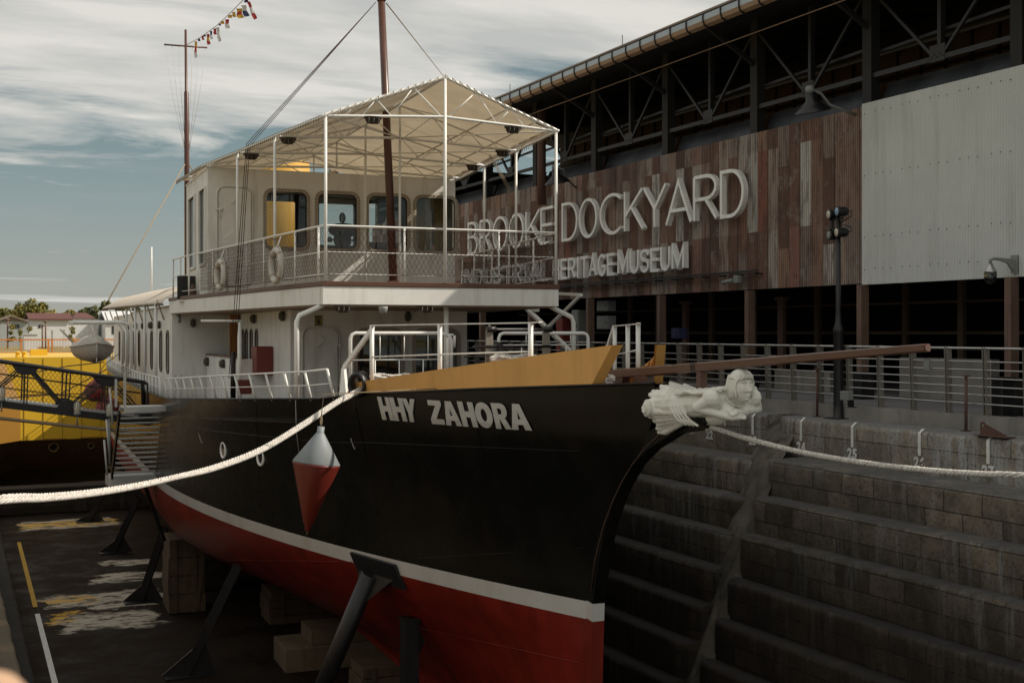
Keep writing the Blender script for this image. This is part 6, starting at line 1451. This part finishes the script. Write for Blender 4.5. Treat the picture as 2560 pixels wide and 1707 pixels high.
# gangway from the left quay to the ship
gw = empty('gangway', (-3, 38, .2), 0, 'black steel truss gangway with mesh sides leading to the ship', 'gangway')
zt_f = lambda x: .01 - .165 * (x - 5.9); zb_f = lambda x: -1.23 - .157 * (x - 6.33)
def gp(name, mb, m): return addto(mb.build(name, m, None), gw)
for Y in (38.0, 39.15):
    mb = MB(); mb.tube([(-4, Y, zt_f(-4)), (5.75, Y, zt_f(5.75)), (5.88, Y, zt_f(5.9) - .06), (5.9, Y, zb_f(5.9))], .055, 8); gp('top_chord', mb, 'steel_black')
    mb = MB(); mb.beam((-4, Y, zb_f(-4)), (6.4, Y, zb_f(6.4)), .10, .20); gp('bottom_chord', mb, 'steel_black')
    tops = [W(u, 930, Y=38).x for u in (63, 269)]; dx = tops[1] - tops[0]; xs_ = [tops[0] - dx, tops[0], tops[1], tops[1] + dx]
    for x in xs_:
        xb0, xb1 = x - dx * .5, x + dx * .5
        mb = MB()
        if x > -4: mb.beam((x, Y, zt_f(x)), (x - .04, Y, zb_f(x)), .036, .036); mb.beam((x + .08, Y, zt_f(x)), (x + .04, Y, zb_f(x)), .036, .036)
        for xx in (xb0, xb1):
            if -4 < xx < 6.1 and x < 6: mb.beam((x, Y, zt_f(x)), (xx, Y, zb_f(xx)), .036, .036); mb.beam((x + .1, Y, zt_f(x)), (xx + .09, Y, zb_f(xx) + .02), .04, .04)
        if -4 < xb1 < 5.8: mb.beam((xb1, Y, zt_f(xb1)), (xb1 - .06, Y, zb_f(xb1)), .036, .036); mb.beam((xb1 + .1, Y, zt_f(xb1)), (xb1 + .04, Y, zb_f(xb1)), .036, .036)
        if x < 6: gp('web_members', mb, 'steel_black')
        mb = MB()
        if -4 < x < 5.9: mb.prism([(x - .3, Y - .03, zt_f(x) - .02), (x + .38, Y - .03, zt_f(x) - .06), (x + .2, Y - .03, zt_f(x) - .28), (x - .12, Y - .03, zt_f(x) - .28)], (0, .06, 0)); gp('gusset', mb, 'steel_black'); mb = MB()
        if -4 < xb1 < 6: mb.prism([(xb1 - .32, Y - .035, zb_f(xb1) + .1), (xb1 + .36, Y - .035, zb_f(xb1) + .05), (xb1 + .14, Y - .035, zb_f(xb1) + .36), (xb1 - .1, Y - .035, zb_f(xb1) + .36)], (0, .07, 0))
        if mb.v: gp('gusset', mb, 'steel_black')
mb = MB(); mb.prism([(-4, 38, zb_f(-4) + .1), (6.4, 38, zb_f(6.4) + .1), (6.4, 38, zb_f(6.4) + .15), (-4, 38, zb_f(-4) + .15)], (0, 1.15, 0)); gp('walkway', mb, 'rail_steel')
mb = MB()
for k in range(90):
    x = -4 + k * .12
    for sg_ in (-1, 1):
        x2 = x + sg_ * .75
        if -4 < x2 < 5.8 and x < 5.8: mb.tube([(x, 38.02, zt_f(x)), (x2, 38.02, zb_f(x2) + .15)], .0055, 3, smooth=False)
for f_ in (.3, .62): mb.tube([(-4, 38.05, lerp(zt_f(-4), zb_f(-4), f_)), (5.8, 38.05, lerp(zt_f(5.8), zb_f(5.8), f_))], .012, 5); mb.tube([(-4, 39.1, lerp(zt_f(-4), zb_f(-4), f_)), (5.8, 39.1, lerp(zt_f(5.8), zb_f(5.8), f_))], .012, 5)
gp('mesh_panel', mb, 'lamp_bronze')
mb = MB(); mb.tube([(x, 37.9, zb_f(x) - .32 - .08 * math.sin((x + 4) / 10 * PI)) for x in [-4 + k * .5 for k in range(21)]], .05, 8); gp('hose', mb, 'rope_tan')
for (u, v, lab) in ((193, 1020, 'round caged lamp on the gangway edge near the middle'), (4, 985, 'round caged lamp on the gangway at the left edge of the view'), (274, 1024, 'round caged lamp on a white stanchion by the landing stair')):
    p = W(u, v, Y=37.8); r = empty('caged_lamp', p, 0, lab, 'lamp', 'caged lamps along the gangway')
    mb = MB(); mb.lathe([(.06, -.16), (.09, -.14), (.095, .02), (.08, .12), (.03, .18)], n=14); mb.build('globe', 'lamp_lens', r); mb = MB(); mb.lathe([(.1, -.2), (.1, -.13), (.02, -.12)], n=12)
    for k in range(4): a = k * PI / 4; mb.tube([Vector((math.cos(a) * .11 * math.cos(b), math.sin(a) * .11 * math.cos(b), .02 + .18 * math.sin(b))) for b in [PI * j / 8 for j in range(9)]], .007, 4)
    mb.tube([(0, 0, -.2), (0, 0, -.5 if 'stanchion' not in lab else -1.6)], .035 if 'stanchion' in lab else .02, 6); mb.build('cage', 'grey_box', r)
# landing stair
st = empty('landing_stair', (5.3, 34.5, -.6), 0, 'white framed steel stair with open treads beside the black hull', 'stair')
def stp(name, mb, m): return addto(mb.build(name, m, None), st)
X0_, X1_ = 4.62, 6.12
mb = MB(); mb.beam((X0_, 33.9, -.52), (X1_ + .1, 33.9, -.52), .08, .13); mb.beam((X0_, 34.8, -.55), (X1_, 34.8, -.55), .08, .1); mb.box(X0_, X1_, 33.9, 34.8, -.50, -.46); stp('platform', mb, 'steel_white_rail')
for x, Y, z1_ in ((W(312, 1010, Y=33.9).x, 33.9, .42), (W(453, 1000, Y=33.9).x, 33.9, .38), (W(290, 1010, Y=34.9).x, 34.9, .25), (W(418, 1000, Y=34.9).x, 34.9, -.05), (W(438, 1000, Y=34.9).x, 34.9, .35)):
    mb = MB(); mb.beam((x, Y, -.5), (x, Y, z1_), .06, .06); stp('stanchion', mb, 'steel_white_rail')
for k in range(13):
    t = k / 12; z = lerp(-.70, -2.45, t); y = lerp(34.9, 36.3, t); mb = MB(); mb.box(X0_ + .05, X1_ - .15, y - .10, y + .12, z, z + .035); stp('tread', mb, 'steel_white_rail')
for x in (X0_, X1_ - .1): mb = MB(); mb.beam((x, 34.8, -.62), (x, 36.4, -2.58), .05, .2); stp('stringer', mb, 'steel_black')
mb = MB(); mb.box(X0_ - .05, X1_ - .1, 36.3, 37.4, -2.85, -2.55); stp('lower_platform', mb, 'steel_white_rail')
for k, (y, z) in enumerate(((35.2, -1.0), (35.9, -1.9), (36.4, -2.5))): mb = MB(); mb.tube([(X0_ - .12, y, z), (X0_ - .2, y, z + 1.0)], .03, 7); stp('handrail_post', mb, 'steel_white_rail')
mb = MB(); mb.beam((X0_ + 1.0, 37.2, -2.85), (X0_ + 1.6, 37.3, -4.6), .10, .10); stp('support_leg', mb, 'steel_black')
# red fenders
for (u, v, r_, lab) in ((237, 978, .34, 'upper dark red ball fender against the yellow hull behind the gangway'), (269, 1022, .40, 'lower dark red ball fender behind the gangway posts')):
    p = W(u, v, Y=42); r = empty('ball_fender', p, 0, lab, 'fender', 'red ball fenders by the stern'); mb = MB(); mb.lathe([(.01, -r_), (r_ * .45, -r_ * .9), (r_ * .8, -r_ * .6), (r_, 0), (r_ * .85, r_ * .52), (r_ * .5, r_ * .86), (r_ * .16, r_ * 1.0), (r_ * .14, r_ * 1.2)], n=24); mb.build('ball', 'fender_red', r)
    mb = MB(); mb.tube([(0, 0, r_ * 1.15), (.3, .1, r_ + .5), (.75, .1, 1.2)], .015, 5); mb.build('line', 'rope_tan', r)

# ship's dinghy slung outboard under its frame
dg_ = empty('dinghy', toW(Vector((-5.6, 20, 1.0))), -PSI, 'cream dinghy with a canvas cover slung under a white tube frame', 'dinghy')
rows = []; NSs = 15
for i in range(NSs):
    t = i / (NSs - 1); y = 4.2 * t; b = .74 * math.sin(PI * min(.5, .06 + t * .62)) ** .8 if t < .75 else .74 * (1 - .25 * (t - .75) / .25); b = max(.02, b * (1 if t > 0 else .03)); zk = -.55 + .22 * (1 - min(1, t * 3)) ** 2; zg = .04 * (1 - t) + .10 * (1 - min(1, t * 2)) ** 2
    rows.append([(sg_ * b * k_, y, lerp(zg, zk, q_)) for sg_, k_, q_ in ((-1, 1, 0), (-1, .96, .3), (-1, .82, .6), (-1, .5, .86), (-1, .0, 1), (1, .5, .86), (1, .82, .6), (1, .96, .3), (1, 1, 0))])
mb = MB(); mb.grid(rows); mb.add(rows[-1], [tuple(range(9))]); mb.build('hull', 'boat_cream', dg_)
mb = MB(); cr_ = []
for i, r_ in enumerate(rows):
    L_, R2 = Vector(r_[0]), Vector(r_[-1]); t = i / (NSs - 1)
    cr_.append([tuple(Vector((lerp(L_.x, R2.x, k / 8) * 1.03, L_.y + (-.03 if i == 0 else 0), L_.z + .01 + (.42 * math.sin(PI * k / 8) ** 1.2 - .05 * abs(math.sin(t * 16 + k * 1.1))) * min(1, t * 3.5 + .15)))) for k in range(9)])
mb.grid(cr_); mb.build('cover', 'boat_cover', dg_)
mb = MB(); mb.tube([r_[0] for r_ in rows], .03, 6); mb.tube([r_[-1] for r_ in rows], .03, 6); mb.build('gunwale', 'boat_cream', dg_); mb = MB(); mb.beam((0, -.02, .12), (0, .12, -.5), .03, .05); mb.build('stem', 'pipe_white', dg_)
for (y,) in ((.9,), (3.4,)): mb = MB(); mb.tube([(-.1, y, .35), (0, y, .85), (.12, y, .35)], .014, 5); mb.build('sling', 'rope_white', dg_)
mb = MB(); mb.tube([(-.75, .9, .2), (-.95, .7, .42), (-1.15, .5, .62)], .03, 6); mb.build('oar_tip', 'pipe_white', dg_)
df = empty('boat_frame'); df.parent = ship
for k in range(8):
    y = 20.4 + .55 * k; mb = MB(); mb.tube([(-6.35, y, 1.84), (-4.75, y, 1.86), (-4.52, y, 1.78), (-4.44, y, 1.55), (-4.44, y, -.2)] if k in (0, 3, 7) else [(-6.35, y, 1.88), (-4.6, y, 1.9)], .045, 8); mb.build('tube', 'pipe_white', df)
mb = MB(); mb.tube([(-6.3, 20.4, 1.8), (-6.3, 24.3, 1.8)], .03, 6); mb.tube([(-4.7, 20.4, 1.8), (-4.7, 24.3, 1.8)], .03, 6); mb.build('long_tube', 'pipe_white', df)

# yellow vessel beyond the dock head
yv = empty('yellow_vessel', (10, 72, -3), 0, 'big yellow steel vessel standing across the far end of the dock', 'vessel')
def yp(name, mb, m, lab=None):
    o = addto(mb.build(name, m, None), yv)
    if lab: o['label'] = lab
    return o
P1 = W(5, 894, Y=70); P2 = W(51, 1007, Y=70); P3 = W(51, 1101, Y=70); zT, zK = P1.z, P3.z
mb = MB(); mb.prism([P1, P2, P3, (17, 70, zK), (17, 70, zT)], (0, .12, 0)); yp('front_plating', mb, 'yellow_ship')
A4, A5 = Vector((-7, 62.8, zT)), Vector((-7, 62.8, zK - .9)); mb = MB(); mb.add([P1, P2, P3, A5, A4], [(0, 1, 2, 3, 4)]); yp('bow_plating', mb, 'yellow_ship_shade')
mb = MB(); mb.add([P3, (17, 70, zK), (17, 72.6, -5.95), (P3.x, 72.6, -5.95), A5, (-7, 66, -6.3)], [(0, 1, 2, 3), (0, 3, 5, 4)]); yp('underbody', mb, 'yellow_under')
mb = MB(); mb.add([P1, (17, 70, zT), (17, 86, zT), (-7, 86, zT), A4], [(0, 1, 2, 3, 4)]); mb.box(-7, 17, 86, 86.1, -6, zT); mb.box(-7.1, -7, 62.8, 86, -6.3, zT); yp('deck', mb, 'yellow_ship')
for u in (44, 60): p = W(u, 893, Y=71); mb = MB(); mb.lathe([(.13, 0), (.11, .05), (.1, .22), (.16, .24), (.16, .3), (.02, .31)], p, 14); yp('bitt', mb, 'yellow_ship')
for (u, v, r_) in ((133, 1114, .28), (226, 1110, .18)):
    p = W(u, v, Y=70.6); mb = MB(); mb.lathe([(r_, -.1), (r_, .35), (r_ * .7, .36), (r_ * .7, .2)], p, 16, Vector((0, -1, -.2))); yp('hawse_pipe', mb, 'yellow_under'); mb = MB(); mb.lathe([(r_ * .68, .25), (r_ * .68, .26)], p, 16, Vector((0, -1, -.2))); yp('hawse_mouth', mb, 'shed_dark')
    mb = MB(); mb.box(p.x - .6, p.x + .6, 69.85, 70.0, p.z + .38, p.z + .45); yp('bracket', mb, 'yellow_ship_shade')
for k, (a, b, c) in enumerate((((0, 996), (150, 985), (300, 905)), ((60, 935), (170, 915), (260, 905)))):
    mb = MB(); mb.tube([W(a[0], a[1], Y=60), W(b[0], b[1], Y=62), W(c[0], c[1], Y=64)], .03, 5); tag(mb.build('mooring_line', 'rope_tan', None), ('long sagging brown mooring line across the lower yellow hull', 'short brown mooring line high across the yellow hull')[k], 'rope')

for (x_, y_, w2, h2, mm_) in ((5.2, 76, .9, .35, 'yellow_ship'), (8.4, 78, 1.4, .5, 'grey_box')):
    mb = MB(); mb.box(x_, x_ + w2, y_, y_ + .8, zT, zT + h2); yp('deck_locker', mb, mm_)
for k in range(5):
    p = W(60 + 48 * k, 1001 + 3 * k, Y=69.93); mb = MB(); mb.box(p.x, p.x + .02, 69.975, 69.998, zK + .05, zT - .05); yp('plate_seam', mb, 'yellow_ship_shade')
mb = MB(); mb.box(P3.x + .02, 16.9, 69.975, 69.998, -1.75, -1.72); yp('plate_seam', mb, 'yellow_ship_shade')
# orange fence beyond the yellow vessel
fe = empty('orange_fence', (0, 92, -.28), 0, 'orange rust coloured railing fence beyond the yellow vessel', 'fence')
def fp(name, mb, m='fence_orange'): return addto(mb.build(name, m, None), fe)
x0_, x1_ = -22, 60
for z, r_ in ((1.03, .06), (.12, .05)): mb = MB(); mb.beam((x0_, 92, z), (x1_, 92, z), r_ * 1.6, r_ * 1.6); fp('rail', mb)
p1_, p2_ = W(53, 870, Y=92).x, W(121, 870, Y=92).x
for k in range(-14, 25):
    x = p1_ + (p2_ - p1_) * k
    if x0_ < x < x1_:
        mb = MB(); mb.beam((x, 92, -.28), (x, 92, 1.03), .13, .1)
        if k % 2: mb.beam((x + .25, 92, -.28), (x + .25, 92, 1.03), .1, .1)
        fp('post', mb)
mb = MB(); x = x0_
while x < x1_: mb.beam((x, 92.02, .12), (x, 92.02, 1.0), .022, .022); x += .19
fp('thin_bars', mb)['kind'] = 'stuff'

# houses far off
def house(name, u0, u1, Y, vr, ve, vb2, roof, wall, lab, kind='gable', depth=9, win=()):
    a = W(u0, ve, Y=Y); b = W(u1, ve, Y=Y); zr_ = W(u0, vr, Y=Y).z; ze_ = a.z; z0_ = -.28; r = empty(name, ((a.x + b.x) / 2, Y, z0_), 0, lab, 'house')
    hx = (b.x - a.x) / 2; mb = MB(); mb.box(-hx * .96, hx * .96, 0, depth, 0, ze_ - z0_ - .02); mb.build('wall', wall, r)
    mb = MB(); e = .4
    if kind == 'ridge': mb.prism([(-hx, -e, ze_ - z0_), (-hx, depth / 2, zr_ - z0_), (-hx, depth + e, ze_ - z0_), (-hx, depth + e, ze_ - z0_ - .15), (-hx, depth / 2, zr_ - z0_ - .18), (-hx, -e, ze_ - z0_ - .15)], (2 * hx, 0, 0))
    elif kind == 'hip': mb.add([(-hx, -e, ze_ - z0_), (hx, -e, ze_ - z0_), (hx, depth + e, ze_ - z0_), (-hx, depth + e, ze_ - z0_), (-hx * .4, depth / 2, zr_ - z0_), (hx * .4, depth / 2, zr_ - z0_)], [(0, 1, 5, 4), (1, 2, 5), (2, 3, 4, 5), (3, 0, 4), (3, 2, 1, 0)])
    else: mb.prism([(-hx, -e, ze_ - z0_), (-hx * .1, -e, zr_ - z0_), (hx, -e, ze_ - z0_), (hx, -e, ze_ - z0_ - .18), (-hx * .1, -e, zr_ - z0_ - .2), (-hx, -e, ze_ - z0_ - .18)], (0, depth + e * 2, 0)); mb.prism([(-hx * .94, 0, ze_ - z0_ - .05), (-hx * .1, 0, zr_ - z0_ - .2), (hx * .94, 0, ze_ - z0_ - .05)], (0, .1, 0))
    mb.build('roof', roof, r)
    for (wu0, wu1, wv0, wv1) in win:
        p, q_ = W(wu0, wv1, Y=Y - .03), W(wu1, wv0, Y=Y - .03); mb = MB(); mb.box(p.x - (a.x + b.x) / 2, q_.x - (a.x + b.x) / 2, -.06, -.005, p.z - z0_, q_.z - z0_); mb.build('window', 'window_dark', r)
house('grey_house', -10, 72, 168, 787, 802, 840, 'roof_sheet', 'house_wall', 'pale blue-grey bungalow with a low gable roof at the far left', 'gable', 9, [(30, 35, 811, 821), (37, 41, 811, 821), (43, 48, 811, 821)])
house('red_roofed_house', 71, 182, 175, 781, 797, 840, 'house_roof', 'house_white', 'long white house under a dark red ridge roof behind the fence', 'ridge', 9, [(96, 101, 812, 820), (104, 108, 812, 820)])
house('hip_roofed_house', 180, 243, 182, 780, 796, 840, 'house_roof', 'house_white', 'white house with a red hipped roof right of the long one', 'hip', 10)
house('white_shed', 262, 345, 178, 776, 800, 840, 'house_white', 'house_white', 'white shed seen through the stern awning posts', 'ridge', 8, [(280, 290, 815, 835)])
house('maroon_roofed_house', 258, 290, 184, 783, 806, 840, 'house_roof', 'house_white', 'small maroon roofed house behind the stern awning', 'gable', 8)
mb = MB(); rows = []
for i in range(14):
    t = i / 13; u = lerp(120, 192, t); rows.append([W(u, lerp(833, 806, math.sin(t * PI * .62)), Y=150 + d_) + Vector((0, 0, -.0)) for d_ in (0, 6)])
mb.grid(rows); ca = empty('carport', (12, 150, -.28), 0, 'curved white canopy shelter in front of the long red roofed house', 'canopy'); addto(mb.build('canopy_sheet', 'house_white', None), ca)
for u in (130, 160, 188): p = W(u, 830, Y=151); mb = MB(); mb.beam((p.x, 151, -.28), (p.x, 151, p.z + .3), .12, .12); addto(mb.build('post', 'house_white', None), ca)
p, q_ = W(60, 848, Y=140), W(94, 836, Y=140); mb = MB(); mb.box(p.x, q_.x, 140, 141, -.28, q_.z); mb.box(p.x - .1, q_.x + .1, 139.9, 141.1, q_.z + .003, q_.z + .08); tag(mb.build('garden_wall', 'house_white', None), 'short white garden wall in the middle of the fence line', 'wall')

# trees and bushes
def tree(u, vtop, Y, wpx, lab, m='leaves', seed=0, trunk=True, grp='trees behind the houses', name='tree', cat='tree', base=-.28):
    rnd = random.Random(seed); top_ = W(u, vtop, Y=Y); wd = wpx * (1.45 if trunk else 1) * Y / f_px; H = top_.z - base
    r = empty(name, (top_.x, Y, base), 0, lab, cat, grp); mb = MB()
    cl = []; nb = 11 if trunk else 5
    for k in range(nb): a = rnd.uniform(0, 2 * PI); d_ = rnd.uniform(0, .36) * wd; zz = rnd.uniform(.42 if trunk else .3, .86) * H; rr_ = rnd.uniform(.16, .27) * min(wd, H); cl.append(Vector((d_ * math.cos(a), d_ * math.sin(a) * .7, zz)) ); cl[-1] = (cl[-1], rr_)
    cl.append((Vector((0, 0, H * .88)), H * .13))
    for c_, rr_ in cl:
        for k in range(int(150)):
            a = rnd.uniform(0, 2 * PI); b = math.acos(rnd.uniform(-1, 1)); q_ = rr_ * rnd.uniform(.55, 1.08); p = c_ + Vector((math.sin(b) * math.cos(a), math.sin(b) * math.sin(a), math.cos(b) * .85)) * q_
            s_ = rnd.uniform(.10, .24) * (H / 6); e1 = Vector((rnd.uniform(-1, 1), rnd.uniform(-1, 1), rnd.uniform(-.6, .6))).normalized() * s_; e2 = e1.cross(Vector((rnd.uniform(-1, 1), rnd.uniform(-1, 1), rnd.uniform(-1, 1)))).normalized() * s_ * .8
            mb.add([p - e1, p + e2, p + e1, p - e2], [(0, 1, 2, 3)])
    mb.build('crown', m, r, fix=False)
    if trunk:
        mb = MB(); mb.tube([(0, 0, 0), (.1, 0, H * .3), (0, 0, H * .6)], [.05 * H, .035 * H, .02 * H], 8)
        for c_, rr_ in cl[:6]: mb.tube([(0.05, 0, H * rnd.uniform(.28, .5)), c_ * .6 + Vector((0, 0, H * .25)), c_], [.02 * H, .014 * H, .008 * H], 6)
        mb.build('trunk', 'trunk', r)
TR = [(10, 768, 200, 46, 'low olive green tree at the far left behind the pale bungalow'), (50, 757, 196, 48, 'olive tree left of the tallest tree'), (79, 746, 192, 44, 'tallest olive green tree above the red roof'), (106, 753, 192, 40, 'broad olive tree right of the tallest one'), (130, 772, 196, 24, 'small olive tree at the right end of the tall clump'), (176, 773, 205, 36, 'small bushy tree between the two red roofs'),
      (216, 768, 208, 34, 'dark green tree behind the hipped roof'), (234, 763, 208, 30, 'pointed dark tree right of the hipped roof'), (266, 750, 205, 26, 'dark tree top beside the end of the stern awning'), (300, 756, 210, 40, 'dark tree behind the stern awning canvas'), (340, 765, 210, 46, 'dark tree seen between the stern awning posts'), (420, 770, 210, 60, 'dark tree behind the after deckhouse')]
for k, (u, v, Y, w_, lab) in enumerate(TR): tree(u, v, Y, w_, lab, 'leaves' if k < 6 else 'leaves_dark', k)
for k, (u, v, w_, lab) in enumerate(((30, 810, 22, 'layered pale shrub in front of the pale bungalow'), (74, 815, 14, 'round green bush between the bungalow and the long house'), (50, 822, 16, 'green bush below the bungalow windows'), (180, 815, 18, 'green bush under the curved canopy'))):
    tree(u, v, 150, w_, lab, 'leaves', 50 + k, False, 'garden bushes by the houses', 'bush', 'bush')
for (u, Y, h_, lab) in ((19, 150, 800, 'thin wooden pole beside the pale bungalow'), (114, 148, 805, 'dark utility pole in front of the long white house'), (106, 148, 815, 'short lamp pole in front of the long white house')):
    p = W(u, h_, Y=Y); mb = MB(); mb.tube([(p.x, Y, -.28), (p.x, Y, p.z)], .09, 6); mb.lathe([(.2, 0), (.2, .1), (.05, .2)], (p.x, Y, p.z), 8); tag(mb.build('pole', 'shed_column', None), lab, 'pole')

# signal flags between the masts
FLG = [((539 - 539) + 465.7, 114)]
line_px = [(466, 113), (500, 95), (539, 67), (575, 34), (606, 3), (680, -80), (780, -200), (945, -380)]
LP = [toW(S(u, v, a=0)) for u, v in line_px]; LP[-1] = toW(S(940, -380, a=0))
fw = empty('signal_flags', LP[0], 0, 'string of small coloured signal flags rising from the signal mast', 'flags')
mb = MB(); mb.tube(LP, .018, 4); addto(mb.build('line', 'rope_tan', None), fw)
ms.data.update()
def flag(zx, zy, w_, h_, cols, lean=.15):
    u, v = 380 + zx / 3.267, zy / 3.267; p = toW(S(u, v, a=0)); t = (p - CAM).dot(FW); k = t / f_px / 3.267; rt = RT
    n = len(cols)
    fo_ = None
    for j, c_ in enumerate(cols):
        mb = MB(); rows = []
        for i in range(4):
            f_ = (j + i / 3) / n; rows.append([p + rt * ((x - .5) * w_ * k + lean * h_ * k * f_ + .12 * w_ * k * math.sin(f_ * 7 + x)) + FW * (.12 * w_ * k * math.sin(x * 5 + f_ * 5)) - Vector((0, 0, h_ * k * f_ * (1 - .1 * x))) for x in (0, .33, .66, 1)])
        mb.grid(rows)
        o = mb.build('flag' if fo_ is None else 'stripe', 'flag_' + c_, None)
        if fo_ is None: addto(o, fw); fo_ = o
        else: o.parent = fo_
for a in ((357, 340, 20, 140, ['yellow', 'red', 'white'], 0), (383, 318, 20, 22, ['blue']), (410, 296, 18, 34, ['red'], .3), (428, 286, 22, 16, ['blue']), (455, 280, 24, 90, ['red', 'yellow', 'red'], .1), (480, 255, 18, 72, ['blue', 'white'], .1), (512, 235, 24, 52, ['red'], .1), (535, 225, 22, 122, ['white', 'white'], .15), (552, 195, 20, 18, ['blue']), (574, 174, 30, 26, ['yellow']), (610, 160, 32, 78, ['red', 'white'], .1), (635, 124, 34, 26, ['yellow']), (665, 100, 26, 44, ['yellow'], .2), (708, 72, 46, 82, ['yellow', 'red', 'yellow'], .2), (745, 45, 40, 96, ['white', 'blue'], .3), (785, 15, 26, 150, ['red', 'white', 'red'], .4), (768, -5, 34, 30, ['blue'])): flag(*a)
# blurred rail end right by the camera
c0 = CAM + ray(-40, 1790) * .75; c1 = CAM + ray(-500, 2000) * .8
mb = MB(); d = (c1 - c0); mb.tube([c0 - d.normalized() * .026, c0 - d.normalized() * .018, c0, c1], [.010, .022, .030, .031], 20); nr_ = mb.build('handrail', 'stone_tan', None); tag(nr_, 'blurred tan handrail end in the bottom left corner close to the camera', 'handrail')
